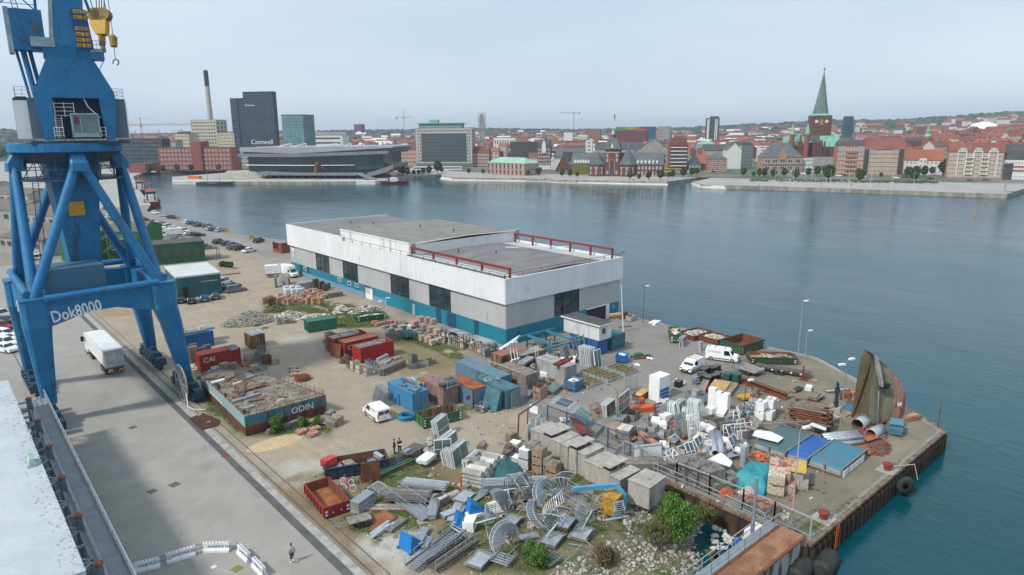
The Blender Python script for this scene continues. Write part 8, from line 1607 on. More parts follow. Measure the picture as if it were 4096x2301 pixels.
t=PK('yellow_slat_panel','big yellow slatted panel stack in the middle of the yard','panel stack',zD(960,930),3.9,2.4,1,.12,wy,.35,z=.7,pw=.32,jit=0);PK('plank_stack','long brown planks beneath the yellow slatted panels','planks',zD(1010,945),4.6,2.,3,.2,[wood,wg],.3,pw=.3)
g0=G(zD(1130,800));g1=G(zD(1563,965));t=T('rusty_girder','long rust brown steel girder lying across the yard','girder',g0);v=g1-g0;Br((0,0,.85),v+Vt((0,0,.85)),.8,.09)('flange',ru,t);Br((0,0,.45),v+Vt((0,0,.45)),.08,.8)('web',ru,t);Br((0,0,.05),v+Vt((0,0,.05)),.8,.09)('flange',ru,t)
crate('tall narrow grey crate with lid beside the rusty girder',zD(1265,945),cn,.1,.95,.9,1.1);PO('gear_scrap','rusty brown castings beside the tall narrow crate','scrap heap',zD(1235,955),.9,.7,.7,40,.12,.35,[ru,redox],ms=2)
PK('yellow_pallet','yellow painted pallet carrying a black sheet','pallet',zD(1130,985),2.5,1.2,2,.18,yellow,-.35,pw=.3,z=.2);pallets('white topped flat pallet on open ground near the buffer stand',zD(1640,905),2,.2,wood)
sheet('black_foil','black felt pieces on the flat pallet near the rust stand','felt',[zD(1615,880),zD(1670,850),zD(1720,870),zD(1665,900)],bK,.32,.03);pallets('lone pale pallet far right near the quay edge',zD(1850,800),1,.3,wood);SB('white_tank','white tank on a pallet near the statue','tank',zD(1780,890),[('tank',wT,(.5,.4,.4),(1.3,.8,.5),.3),('pallet',wood,(.5,.4,.07),(1.5,1.,.12),.3)])
def archstack(lb_,p,n,W=1.3,H=2.2,rz=.15):return FS(lb_,p,W,H,n,.15,rz,.16,wT,gb,(1,2),None,.35,0,.08,'arched_frame')
archstack('row of white arched window frames behind the wire lattices',zI(200,560),8);archstack('second row of white arched frames leaning together',zI(330,600),7,1.4,2.3);FS('white frames with glass in front of the lettered trailer',zI(410,600),1.9,2.3,5,.15,.2,.25);archstack('tall white arched frames standing right of the white row',zI(640,650),10,1.5,3.,.1);archstack('small white arched frames before the tall ones',zI(500,620),6,1.2,1.8)
for i,(x,y,w_,h_,b_)in En([(75,590,1.3,2.,(3,4)),(150,605,1.3,2.1,(4,5)),(350,880,1.7,3.2,(4,6)),(520,890,1.8,3.2,(4,6)),(430,850,1.3,2.2,(2,2))]):FS(['small steel lattice window leaning at the left','pale lattice window leaning second from left','large steel lattice frame, left of the yellow panel','large white lattice frame right of the yellow panel','pale yellow panel fixed in the steel lattice'][i],zI(x,y),w_,h_,2 if i<4 else 1,.2,-.1,.14,[sL,zl,zN,wD,bricky][i],(bricky if i==4 else gb),b_,pane=(i==4))
FS('large white grid frame leaning in the yard centre',zI(950,850),3.6,1.9,1,.2,-.55,.2,wT,gb,(5,4),pane=0)
t=T('white_tube_frame','white bent tube frame behind the white grid frame','tube frame',G(zI(1060,690)));MB().path([(0,0,0),(0,0,1.4),(.8,.4,1.9),(1.9,.2,1.6),(1.9,.2,.2)],.06,5).path([(0,0,.8),(1.9,.2,.8)],.05,5)('tube',wT,t)
for i,(x,y,l,h)in En([(720,720,2.2,1.3),(850,770,2.2,1.4),(990,820,2.4,1.3),(1130,870,2.3,1.2)]):crate(f'long grey slatted box in the row behind the white grid frame, {ORD[i]} from the left',zI(x,y),wg,-.3,l,1.3,h)
t=T('glazed_window','large glazed white window frame held upright by posts at the yard entrance','window',G(zH(1195,470)),.28);WF(t,3.4,2.2,wT,glassg,.09,(2,2),(0,0,1.3));Br((-.2,.1,0),(-.25,.1,4.4),.14).bar((3.6,.1,0),(3.6,.1,3.9),.14)('post',wood,t)
for i in Rg(4):Bx(.2,3.6,.15+.12*i,.2+.12*i,0,1.3)('glass_sheet',glassg,t)
cage('scaffold cage beside the upright glazed frame',zD(75,915),1.3,1.1,2.2,.2,zN);cage('tall scaffold rails behind the white packs',zD(230,930),2.4,1.,1.5,.2,zl);cage('low steel cage near the orange beams',zH(1400,290),1.6,1.2,.9,.1,zN,fill=[sL,zN])
t=T('sand_trough','rusty trough holding yellow sand before the white packs','trough',G(zD(150,985)),.2);Bx(0,3.6,0,.06,.2,.8).box(0,3.6,1.2,1.26,.2,.8).box(0,.06,0,1.26,.2,.8).box(0,3.6,0,1.26,.2,.25)('tray',ru,t);Ex([(.1,.3),(3.5,.3),(3.3,.85),(1,.75)],.08,1.18,0,'y')('sand',wy,t)
tag(Cy((0,0,0),(0,0,1.),.4,.4,14).cyl((0,0,1.),(0,0,1.1),.3,.3,12)('orange_drum',mat('drum_orange',(.5,.10,.03),.6),loc=G(zH(1497,235))),'orange drum before the sand trough','drum')
FS('leaning white glazed window row at the yard entrance',zH(1055,395),2.8,1.6,6,.16,.3,.1,wT,gb,(2,1));FS('fallen broken glass panes beside the fence entrance',zH(780,470),3.,2.,4,.12,.4,1.1,zl,glassg,(3,1));FS('thin frames standing upright in the glass heap',zH(890,440),1.6,2.,2,.3,.1,.25,wood,gb,(1,1),pane=0)
PK('orange_beams','stack of orange painted steel beams at the yard entrance','beams',zH(1320,340),5.4,1.3,3,.22,orange,-.55,pw=.24,part='beam');PK('orange_boards','thin orange boards behind the grey crates','boards',zH(1560,560),4.2,1.,2,.1,[orange,wy],-.45,pw=.2)
crate('square grey crate of broken stone, front of the crate group',zH(1330,700),wg,.35,2.,1.6,1.3,sw);crate('grey crate of scrap metal behind the stone crate',zH(1250,520),wg,.35,2.,1.4,1.,zN);crate('small crate with plywood lid right of the stone crate',zH(1660,640),conc,.2,1.2,1.,1.2);crate('open pale concrete tub with white bag',zH(1810,545),conc,.3,2.2,1.3,.9);crate('dark open crate between panes and orange beams',zH(1400,450),wg,.3,1.8,1.3,.9);crate('crate of metal parts right of the stone crate',zH(1540,640),cn,.3,1.4,1.2,1.1,zN)
sheet('plywood_sheet','tilted brown plywood sheets behind the blue fence','plywood',[zH(1010,560),zH(1180,480),zH(1300,600),zH(1150,690)],wood,.6,.08);sheet('rust_plate','rust red plate leaning behind the blue fence','steel plate',[zH(1240,660),zH(1360,590),zH(1440,690),zH(1330,740)],rustl,.3,.06);sheet('brown_netting','brown netting behind the blue fence posts','netting',[zH(560,440),zH(720,500),zH(890,650),zH(700,680)],redox,.7,.05);sheet('brown_board','dark red board leaning by the glazed windows','board',[zH(870,340),zH(1080,240),zH(1110,300),zH(940,380)],redox,.5,.08)
t=T('plastic_tubs','stack of dark ribbed round tubs behind the blue fence','tubs',G(zH(1610,720)));
for i in Rg(7):Cy((0,0,.16*i),(0,0,.14+.16*i),.75,.78,18)('tub',sL,t)
P=G(zH(1480,680));Q=G(zH(1740,820));tag(MB().pipe((0,0,.9),(Q-P)+Vt((0,0,.5)),.36,.04,16)('corrugated_pipe',mat('pipe_salmon',(.42,.20,.14),.8),loc=P),'salmon coloured ribbed pipe lying beside the ribbed tubs','pipe')
PK('steel_profiles','blue grey steel profiles on the ground left of the lattice frames','profiles',zI(165,830),3.4,1.,3,.18,[zN,zl],.45,pw=.3,part='profile');PK('steel_profiles','long galvanised channels pointing toward the fence','profiles',zI(480,1110),6.,1.,2,.14,[zN,zl],2.45,z=.3,pw=.2,part='profile');PK('timber_rows','dark old timbers stacked along the wire fence','timbers',zI(330,1150),9.5,1.8,5,.2,[MT['wood_dark'],wg],2.42,pw=.3)
cage('row of galvanised channel frames before the wrapped pallets',zI(470,1080),3.2,2.2,.5,-.3,zl);t=T('tube_loops','bent white tube loops lying before the channel frames','tubes',G(zI(600,1150)))
for i in Rg(7):MB().path([(-2.2,.1*i,.1+.05*i),(1.5,-.6+.12*i,.12+.05*i),(1.9,-.2+.1*i,.12+.05*i),(1.6,.3+.1*i,.1+.05*i),(-2,.9+.1*i,.1)],.035,4)('tube',wT,t)
for i,(x,y,m_)in En([(640,1010,zN),(760,1040,zl),(880,1030,zN),(700,940,cn),(820,960,sw)]):crate(f'grey wrapped pallet in the middle yard, {ORD[i]} from the left',zI(x,y),m_,U(-.3,.3),1.7,1.4,1.1,sw if i%2 else zN)
t=SB('steel_table','grey topped steel table beside the galvanised channels','table',zI(300,980),[('top',cn,(.6,.5,1.),(1.6,1.1,.06),.2)]+[('leg',ru,(x,y,.5),(.07,.07,1.))for x in(0,1.2)for y in(.1,.9)]);pipes('rusty_pipes','stack of rust brown pipes behind the steel table','pipes',zI(300,920),4.5,.14,[6,5],ru,-.1);tag(Cy((0,0,.9),(.1,.2,1.),.5,.5,16).bar((0,0,1),(-3.8,0,1.2),.1)('dish_lamp',wT,loc=G(zI(600,930))),'round white dish on a long arm by the rusty pipes','lamp')
crate('flat rusty lidded crate between the pipes and channels',zI(740,1130),rustw,-.3,2.2,1.3,.5);pipes('white_tubes','white plastic tubes beside the wrapped pallets','tubes',zI(920,1060),2.8,.11,[5,3],wT,.55);pipes('grey_pipes','big pale grey pipes lying in the yard centre','pipes',zI(960,1140),5.4,.33,[4,2],mat('pipe_grey_blue',(.33,.39,.44),.5),.62,jit=.5)
t=T('silver_duct','shiny silver ventilation duct standing in a cage by the grey pipes','duct',G(zI(1190,1200)));Cy((0,0,.2),(0,0,2.6),.35,.35,14).cyl((0,0,1.5),(.9,.3,2.5),.3,.3,12).cyl((0,0,.6),(1.,0,.2),.32,.32,12)('duct',zl,t)
PO('black_netting','dark net heap right of the silver duct','netting heap',zI(1290,1220),.6,.5,1.6,80,.15,.4,[sL]);PO('brick_scrap','orange clay brick scrap heap before the turquoise tarpaulin','brick heap',zI(1390,1110),1.6,1.1,1.1,200,.1,.25,[bR,orange],ms=2);PO('brick_scrap','spread of broken brown tiles right of the brick scrap','tile heap',zI(1530,1110),2.2,1.5,.5,260,.08,.2,[bR,ru,wg],ms=3);PO('stone_scrap','flat green grey slates beyond the turquoise tarpaulin','slates',zI(1690,1230),1.6,1.,.3,120,.1,.3,[zN,slate,bR],ms=3,sq=.3)
PO('tube_scrap','tangled grey wire and sheet heap in the yard centre','scrap heap',zI(1230,480),2.2,1.3,1.2,240,.12,.35,[zN,sL,zl],ms=3,sq=.5);PO('brick_scrap','red pipe and clay scrap before the orange cone','scrap heap',zI(1160,700),1.8,.8,.5,130,.1,.25,[redp,ru,bR],ms=3);tag(Cy((0,0,0),(0,0,1.2),.14,.08,10).box(-.25,.25,-.25,.25,0,.05)('traffic_cone',orange,loc=G(zI(1175,660))),'slim orange traffic cone behind the white tube frame','cone')
PK('aluminium_bundle','pale aluminium bundle under grey foil left of the pole stack','profiles',zI(1370,400),5.,1.,3,.15,[zl,zN],.5,pw=.2)
for i,(x,y,z)in En([(1480,600,0),(1590,600,0),(1480,590,1.15),(1600,560,1.2)]):SB('wrapped_pack',f'white wrapped pack near the dark pole stack, {["lower left","lower right","upper left","upper right"][i]}','wrapped pack',zI(x-30,y),[('pack',[poly,wD][i%2],(.6,.5,.6),(1.5,1.1,1.05)),('strap',sL,(.6,.5,1.14),(1.52,.06,.04)),('strap',sL,(.3,.5,1.14),(.06,1.12,.045))],.2,z)
def poles(lb_,p,q,nx,nz,m,r=.13):
 P=G(p);Q=G(q);v=Q-P;L=v.length;t=T('pole_stack',lb_,'pole stack',P,atan2(v.y,v.x));me=[Cy((0,0,0),(L,0,0),r,r*.9,7).mesh('pole',[a])for a in m]
 for k in Rg(nz):
  for i in Rg(nx):obj('pole',rc(me),t,(U(-.6,.6),i*.36,.2+k*.3),(0,U(-.01,.01),U(-.03,.03)))
  if k%2:Bx(L*.2,L*.2+.15,0,nx*.36,.33+k*.3,.42+k*.3).box(L*.75,L*.75+.15,0,nx*.36,.33+k*.3,.42+k*.3)('spacer',wood,t)
poles('tall stack of dark brown rusty poles behind the green tarpaulin',zJ(520,350),zJ(960,440),9,9,[ru,MT['wood_dark'],MT['wood_brown']],.14)
t=T('lattice_ladder','pale lattice ladder leaning on the dark pole stack','ladder',G(zJ(600,370))+Vt((0,-.1,0)),-.15);t.rotation_euler=(-.12,0,-.15);mb=Br((0,0,0),(0,0,3.2),.06).bar((1.5,0,0),(1.5,0,3.2),.06)
for i in Rg(8):mb.bar((0,0,.3+.4*i),(1.5,0,.3+.4*i),.05)
mb.bar((.5,0,1.3),(.5,0,2.1),.04).bar((1,0,1.3),(1,0,2.1),.04);mb('lattice',zl,t)
TB=mat('tarp_green_grey',(.065,.135,.14),.8,(.15,.07,.07),.5,lo=.6,hi=.66,bump=.4,bs=2);TBb=mat('tarp_blue_stained',(.012,.10,.34),.5,(.20,.09,.12),.9,lo=.6,hi=.64,bump=.4,bs=2);TBm=mat('tarp_mesh_stained',(.05,.18,.25),.7,(.16,.12,.14),.6,lo=.56,hi=.68,bump=.4,bs=2)
A=G(zJ(1180,1010));B=G(zJ(20,640));C=G(zJ(1510,740));ub=(B-A);vb=(C-A);rzb=atan2(vb.y,vb.x);LB=ub.length;WB=vb.length
def bed(lb_,a,b_,m,h=.95):
 t=T('covered_bed',lb_,'tarpaulin',A+ub*a,rzb);X=WB;Y=LB*(b_-a);nx,ny=26,max(6,int(Y*2.2));P=[]
 for i in Rg(nx+1):
  for j in Rg(ny+1):
   x=i/nx*X;y=j/ny*Y;e=min(i,nx-i);z=h+.11*(fbm(np.array([x+a*40]),np.array([y+a*40]),1.5,3)[0]-.5)*2-(0 if 0<i<nx else U(.35,.8));P.append((x+(U(-.08,.08)if e==0 else 0),y,z))
 MB().add(P,[(i*(ny+1)+j,(i+1)*(ny+1)+j,(i+1)*(ny+1)+j+1,i*(ny+1)+j+1)for i in Rg(nx)for j in Rg(ny)],0,1)('tarpaulin',m,t)
 n=max(2,int(Y/1.6))
 for i in Rg(n):Bx(-.05,.12,i*Y/n+.1,(i+1)*Y/n-.1,.05,.66)('side_slab',conc,t);Bx(-.2,-.06,i*Y/n,i*Y/n+.14,0,1.)('post',wg,t)
 Bx(-.28,-.2,0,Y,.3,.42)('rail',wg,t);Br((0.,.02,h+.1),(X,.02,h+.1),.12)('batten',wg,t)
 if a==0:
  for i in Rg(int(X/1.4)):Bx(i*1.4+.1,i*1.4+1.3,-.1,.02,.05,.75)('side_slab',wD,t)
 return t
bed('blue green netted tarpaulin bed at the seaward end',0,.36,TBm);bed('deep blue tarpaulin bed with rust stains between two green ones',.362,.60,TBb);bed('dark green tarpaulin bed weighted with boards beside the pole stack',.602,.99,TB)
sheet('white_foil','white foil crumpled over the edge of the dark green tarpaulin','foil',[zJ(20,590),zJ(60,510),zJ(260,540),zJ(420,620),zJ(350,680),zJ(160,630)],wT,1.22,.05);sheet('white_foil','white foil strip at the far edge of the blue tarpaulin','foil',[zJ(740,455),zJ(790,430),zJ(970,500),zJ(960,530)],wT,1.3,.08)
PK('weight_boards','grey boards weighing down the dark green tarpaulin, front','boards',zJ(60,530),3.,.8,2,.1,[wg,wood],.25,z=1.25);PK('weight_boards','grey boards weighing down the dark green tarpaulin, rear left','boards',zJ(140,430),1.8,.9,2,.1,wg,.9,z=1.25);PK('weight_boards','long boards along the far edge of the dark green tarpaulin','boards',zJ(760,410),7,.3,2,.12,[wg,wood],2.55,z=1.25)
t=T('turquoise_tarpaulin','bright turquoise tarpaulin thrown over a mound by the brick pallets','tarpaulin',G(zK(2120,450)),0);a=G(zK(2340,190))-t.location;b=G(zK(1660,300))-t.location;P=[];nx=24;ny=22;tX,tY=a,b
for i in Rg(nx+1):
 for j in Rg(ny+1):
  a=i/nx;b_=j/ny;x=tX.x*a+tY.x*b_;y=tX.y*a+tY.y*b_;e=min(a,b_*1.2,1-a,1-b_)*4;z=1.55*min(1,max(0,e))**.5+.5*(fbm(np.array([x*1.]),np.array([y*1.]),1.7,5)[0]-.5)*2*min(1,e);P.append((x+U(-.05,.05)*(e<.05)*4,y+U(-.05,.05)*(e<.05)*4,max(.03,z+.1)))
MB().add(P,[(i*(ny+1)+j,(i+1)*(ny+1)+j,(i+1)*(ny+1)+j+1,i*(ny+1)+j+1)for i in Rg(nx)for j in Rg(ny)],0,1)('tarpaulin',tarpt,t)
for i,(x,y,z,m_,l)in En([(430,1260,0,bricky,'yellow brick pallet at the foot of the brick wall, front'),(560,1240,0,brickp,'grey pink brick pallet at the foot of the brick wall, right'),(620,1160,0,brickp,'pink brick pallet in the second row'),(680,1090,0,brickp,'pink brick pallet at the rear right'),(430,1250,1.05,bricky,'cream block pallet on top of the yellow bricks'),(500,1200,1.05,brickp,'red and white brick pallet, upper tier middle'),(560,1130,1.05,bR,'salmon brick pallet, upper tier right'),(440,1110,1.05,brickp,'pale brick pallet, upper tier left'),(360,1170,0,brickp,'brick pallet against the turquoise tarpaulin'),(740,1180,0,conc,'grey block pallet under the yellow lid, right')]):BP(l,zJ(x,y),m_,11,.42,z=z,nx=6,ny=9,m2=[brickp,bR,bricky][i%3]).scale=(1.45,1.45,.98)
SB('yellow_lidded_crate','crate with bright yellow lid beside the brick pallets','crate',zJ(670,1160),[('box',conc,(1.,.9,1.),(2.2,1.8,1.8)),('lid',mat('lid_yellow',(.62,.36,.02),.6,(.40,.30,.20),1.2,lo=.5,hi=.6),(1.,.9,2.),(2.7,2.2,.1))],.42)
for i,(x,y)in En(((1890,620),(2075,700))):crate(['left','right'][i]+' grey crate of dark red roof tiles behind the barriers',zK(x,y),wg,-.45,1.9,1.1,.9,bR)
for i,(x,y,n)in En([(1080,260,2),(1230,320,2),(1390,390,2),(1480,430,1),(1620,360,1)]):crate(f'grey weathered crate pair along the wire fence, {ORD[i]} from the left',zK(x,y),wg,-.3,2.,1.6,1.1,cn,n=n,gp='weathered crates along the wire fence')
sheet('pale_sheet','pale foil sheets over the crates left of the turquoise tarpaulin','foil',[zK(1370,115),zK(1550,20),zK(1690,150),zK(1660,210)],wD,1.3,.08);PO('clay_pot_heap','orange clay roof parts between crates and tarpaulin','clay heap',zK(1610,400),.9,.7,.7,70,.12,.28,[orange,bR],ms=2);PO('plaster_heap','pale rubble with weeds before the turquoise tarpaulin','rubble',zK(1890,400),1.2,.7,.6,90,.1,.25,[brickp,sw],ms=2)
for i,(x,y)in En([(2340,690),(2390,720),(2350,725),(2410,690)]):tag(Ob((0,0,.12),(.5,.3,.22),U(0,3))('stone_block',bricky,loc=G(zK(x,y))),'pale yellow stone block lying loose before the lamp post foot','stone block','loose stone blocks by the lamp post')
def bow():
 A=G(zE(487,1018));Bq=G(zE(800,1000));v=Bq-A;t=T('ship_bow','rusty cut off ship bow standing upright on the quay','ship bow',A,atan2(v.y,v.x));L=v.length;kx=L/313.
 f=lambda x,y:((x-487-(1018-y)*.085)*kx,(1018-y)*kx*1.02)
 out=[(487,1018),(500,900),(515,700),(530,550),(548,450),(600,500),(660,550),(745,625),(800,680),(840,740),(862,800),(868,870),(860,960),(835,1000)]
 fr=[f(*q)for q in out];n=len(fr);bel=lambda x,z:-(1.5*sin(min(1,max(0,x/(L*1.15)))*PI)**.8)
 mg=mat('bow_hull_grey',(.20,.175,.12),.8,(.12,.11,.07),.8,stretch=(1,1,.2),fine=.2);mr=mat('bow_hull_red',(.30,.085,.06),.8,(.36,.24,.19),1.,stretch=(1,1,.3),lo=.5,hi=.66,fine=.3)
 cols=26;rows=26;P=[];ok={}
 zmax=max(z for x,z in fr)
 def span(z):
  xs=[]
  for(x0,z0),(x1,z1)in zip(fr,fr[1:]+fr[:1]):
   if(z0-z)*(z1-z)<0:xs.append(x0+(x1-x0)*(z-z0)/(z1-z0))
  return(min(xs),max(xs))if len(xs)>1 else None
 for s,nm in((-1,'hull_skin'),(1,'hull_skin')):
  mb=MB();P=[]
  for j in Rg(rows+1):
   z=.04+(zmax-.08)*j/rows;a,b_=span(z)or(fr[4][0],fr[4][0]+.05)
   for i in Rg(cols+1):x=a+(b_-a)*i/cols;q=i/cols;w_=1.7*(1-q)**.6*(1-.4*z/zmax);crease=.25*math.exp(-((x-L*.42)/.5)**2);P.append((x,s*(w_)+s*crease*-1,z))
  mb.add(P,[],0)
  for j in Rg(rows):
   for i in Rg(cols):xx=P[j*(cols+1)+i][0];mb.f.append((j*(cols+1)+i,j*(cols+1)+i+1,(j+1)*(cols+1)+i+1,(j+1)*(cols+1)+i));mb.m.append(1 if xx>(710-487)*kx else 0);mb.sm.append(1)
  mb(nm,[mg,mr],t)
 Br((.1,-1.6,0),(1.3,-.7,zmax*.9),.15).bar((.1,1.6,0),(1.3,.7,zmax*.9),.15)('cut_edge',ru,t)
 Cy((f(665,0)[0],-1.25,0),(f(655,0)[0],-1.05,f(0,740)[1]),.14,.14,8)('fender_pipe',mat('bow_pale',(.42,.44,.42),.7),t);Ex([f(598,712),f(620,690),f(668,678),f(655,700),f(640,712)],-1.62,-1.1,0,'y')('hawse_hole',bK,t)
 Ex([f(555,460),f(575,520),f(610,690),f(598,700),f(565,560)],-1.6,-.9,0,'y')('weathered_stripe',mat('bow_pale',(.42,.44,.42)),t)
 mb=MB();c=f(768,855);s_=.33;
 for a,b_ in(((-.5,-.6),(.55,0.)),((.55,0),(-.5,.6)),((-.5,.6),(-.5,-.6)),((.65,-.75),(.65,.75))):mb.bar((c[0]+a[0]*s_,-1.02,c[1]+a[1]*s_),(c[0]+b_[0]*s_,-1.02,c[1]+b_[1]*s_),.08)
 mb('load_mark',wT,t);Bx((670-487)*kx,(800-487)*kx,-1.6,.5,0,.55)('support',MT['wood_dark'],t)
bow()
t=T('bronze_statue','dark bronze standing figure with arms raised on a stone block','statue',G(zE(290,925)),.3);Bx(-.7,.7,-.6,.6,0,.7)('plinth',conc,t);mb=MB();bz=mat('bronze',(.03,.07,.09),.5,(.05,.10,.11),2,metal=.4);rings=[(.38,.7),(.42,1.2),(.30,1.9),(.34,2.4),(.46,2.9),(.40,3.3),(.16,3.5),(.21,3.7),(.14,3.95)]
mb.loft([[(r*cos(a*PI/5),r*.7*sin(a*PI/5),z)for a in Rg(10)]for r,z in rings],0,1);mb.cyl((-.3,0,3.2),(-.75,.1,3.6),.13,.1,7).cyl((-.75,.1,3.6),(-.2,.1,4.1),.1,.08,7).cyl((.3,0,3.2),(.95,0,3.5),.13,.1,7).cyl((.95,0,3.5),(1.1,0,3.1),.1,.07,7);mb('figure',bz,t)
P=G(zJ(1230,490));pipes('spiral_ducts','long shiny spiral ducts stacked by the lamp post','ducts',zJ(1340,480),4.6,.28,[4,3],zl,2.62,jit=.2)
for i,(a,b_,r)in En([((1370,400),(1490,330),.75),((1545,510),(1680,430),.62)]):P=G(zJ(*a));Q=G(zJ(*b_));tag(MB().pipe((0,0,r),(Q-P)*1.+Vt((0,0,r)),r,.04,20,0,1)('steel_pipe',[zl,sL],loc=P),['big galvanised pipe nearest the ship bow','big galvanised pipe lying on the chain heap'][i],'pipe')
PO('chain_heap','tangled rusty anchor chains between pipes and ship bow','chain heap',zJ(1560,450),3.,1.6,.7,700,.07,.2,[ru,redox,MT['wood_dark']],.2,ms=3,sq=.6);PO('chain_heap','nearer tangle of rusty chain and net','chain heap',zJ(1660,620),2.3,1.2,.6,500,.06,.18,[ru,redox,sL],.2,ms=3,sq=.6)
sheet('rust_plate','orange rust steel plate lying before the chain heap','steel plate',[zJ(1430,545),zJ(1590,500),zJ(1665,540),zJ(1510,590)],rustl,.5,.08);sheet('rust_plate','orange rust plate under the seaward end of the tarpaulin','steel plate',[zJ(1380,620),zJ(1480,590),zJ(1600,690),zJ(1530,730)],rustl,.05,.15)
pipes('white_poles','white poles lying between tarpaulin and chains','poles',zJ(1130,545),4.2,.1,[3,1],bricky,-.4,hollow=0,jit=.5);PK('blue_sheets','pale blue plastic sheets beside the white poles','sheets',zJ(1240,560),3.,.8,1,.15,hose,-.3,z=.1,pw=.4)
t=T('blue_slab_stack','stack of blue painted steel sheets on pallets near the quay corner','steel sheets',G(zE(840,1140)),.25)
for i in Rg(8):Ob((.9+U(-.15,.15),.7,.2+.19*i),(2.-.1*(i%3),1.4,.12),U(-.08,.08))('blue_sheet',mat('slab_blue',(.10,.27,.36),.6),t)
PK('quay_timber','pale and rusty timbers right of the ship bow','timber',zE(810,1030),4.,2.,3,.16,[wood,rustl,wy],-.35,pw=.35);PK('plank_stack','pile of beige boards behind the pipes','boards',zE(265,1020),2.,1.6,3,.12,brickp,-.1)
SB('drum_scrap','rusty drum and motor scrap left of the ship bow','scrap',zE(400,830),[('drum',ru,(0,.5,.5),(1.2,1.2,1.),.4),('motor',orange,(1.5,.2,.4),(.9,.6,.7),.1),('beam',redox,(1,1.2,.4),(2.6,.3,.4),.2),('pallet',wg,(.4,-.3,.15),(2.2,1.2,.2),-.3)]);SB('rust_crate','blue and rust box beside the bow foot','box',zE(435,935),[('box',cont_lb,(.5,.5,.6),(1.1,1.,1.2)),('lid',ru,(.5,.5,1.25),(1.2,1.1,.06))]);SB('weathered_tables','two grey timber pallets with old boards near the statue','pallets',zE(130,850),[('board',wg,(1,.5,.5),(2.6,1.4,.12)),('board',MT['wood_dark'],(.8,.6,.7),(2.2,1,.12),.2),('leg',wg,(.2,.5,.22),(.2,1.2,.44)),('leg',wg,(1.8,.5,.22),(.2,1.2,.44))]);PK('window_scrap','grey blue frames and sheets behind the statue','frames',zE(240,780),3.4,1.2,3,.1,[zN,zl,ru],-.5,pw=.3);PK('curved_tiles','corrugated tan tiles before the bow','tiles',zE(375,975),2.,1.1,1,.2,wood,-.1,pw=.2)
def hl(p,top):return HZ(top,G(p))
lamp('tall lamp post with two heads behind the long flared skip',zD(1665,572),hl(zD(1665,572),zD(1690,15)),heads=1);lamp('low lamp with single arm right of the tall lamp post',zD(1735,560),hl(zD(1735,560),zD(1725,300)),heads=1);lamp('blue grey lamp post with two globes beside the ship bow',zE(322,1140),hl(zE(322,1140),zE(398,500)),heads=2,m=zN);lamp('lamp post rising from the yard corner near the brick pallets',zL(530,800),hl(zL(530,800),zJ(645,380)),heads=1,m=mat('post_brown_grey',(.30,.28,.26),.7,(.38,.42,.46),.3));lamp('slim dark lamp post at the quay edge behind the warehouse',zC(1862,215),hl(zC(1862,215),zW(2535,590)),heads=1,m=sL);lamp('lamp post standing among the brick pallets before the warehouse',zB(585,258),hl(zB(585,258),(1541,1195)),heads=2);lamp('dark iron lamp in the middle of the scrap yard',zI(1195,640),5.6,heads=1,m=sL)
g=G(zC(1672,310));t=T('white_flagpole','white pole leaning at the right end of the warehouse','pole',g);q=G(zW(2385,570),9.5);Cy((0,0,0),(-1.,0,HZ(zW(2382,570),g)),.12,.08,8)('pole',wT,t)
for i,(x,y,h)in En([(1140,930,3.4),(520,440,2.4)]):p=zE(x,y+120)if i==0 else zE(505,700);lamp(['thin bent post at the quay corner','thin post at the far quay edge left of the bow'][i],p,h,heads=0,m=ru,base=0,name='thin_post',cat='post')
for i,(x,y)in En(((940,725),(1760,100))):t=T('mooring_bollard',['rusty mooring bollard nearest the gangway','rusty mooring bollard with rope near the tyre fender'][i],'bollard',G(zL(x,y)));Bx(-.9,.9,-.9,.9,0,.06)('base_plate',conc,t);Cy((0,0,.06),(0,0,.6),.36,.36,14).cyl((0,0,.6),(0,0,.78),.52,.5,14)('bollard',redox,t)
MB().path([Vt((0,0,.5)),Vt((1.5,-.6,.2)),Vt((3.,-1.6,.25)),Vt((3.3,-2.,-1.5))],.04,5)('rope',bricky,t)
P=G(zL(1030,790));t=T('orange_ladder','bright orange safety ladder fixed to the sheet piling','ladder',(P.x,22.25,0));oo=mat('safety_orange',(.75,.12,.01),.5);mb=Bx(-.25,-.19,-.05,0.,-2.2,.25).box(.19,.25,-.05,0.,-2.2,.25)
for i in Rg(7):mb.box(-.19,.19,-.05,0,-2.+.3*i,-1.94+.3*i)
mb('rungs',oo,t)
for i,(x,zc)in En(((0,-1.),(.6,-1.1))):P=G(zL(1880,180));t=T('tyre_fender',['big tractor tyre fender hanging on the piling, front','second tractor tyre behind the front one'][i],'tyre',(P.x+.6+x*1.2,21.7,zc));MB().loft([[(y,r*cos(a),r*sin(a))for a in[k*PI/9 for k in Rg(18)]]for y,r in((-.25,.35),(-.27,.62),(-.18,.78),(.18,.78),(.27,.62),(.25,.35))],0,1,0)('tyre',rb,t);t.rotation_euler=(0,0,.9)
for i,(x,y,l)in En(((640,1330,'left black rubber drum fender floating by the gangway'),(975,1240,'right black rubber drum fender at the sheet piling'))):P=G(zL(x,y),WL+.9);t=T('drum_fender',l,'fender',(P.x,P.y,WL+.4),.15);Cy((-1.2,0,0),(1.2,0,0),.92,.92,18).cyl((-1.45,0,0),(-1.2,0,0),.6,.92,18).cyl((1.2,0,0),(1.45,0,0),.92,.6,18)('drum',rb,t);MB().path([(0,1.2,.6),(-.2,2.2,1.6),(-.4,3.3,2.4)],.05,5)('chain',ru,t)
a0=G(zK(2380,930));a1=G(zK(2567,1000));t=T('rusty_gangway','rusty ribbed steel gangway leaving the quay at the bottom right','gangway',(0,0,0));X1=54.2;y0_,y1_=min(a0.y,a1.y)-.1,max(a0.y,a1.y)+.3;y0_=22.9
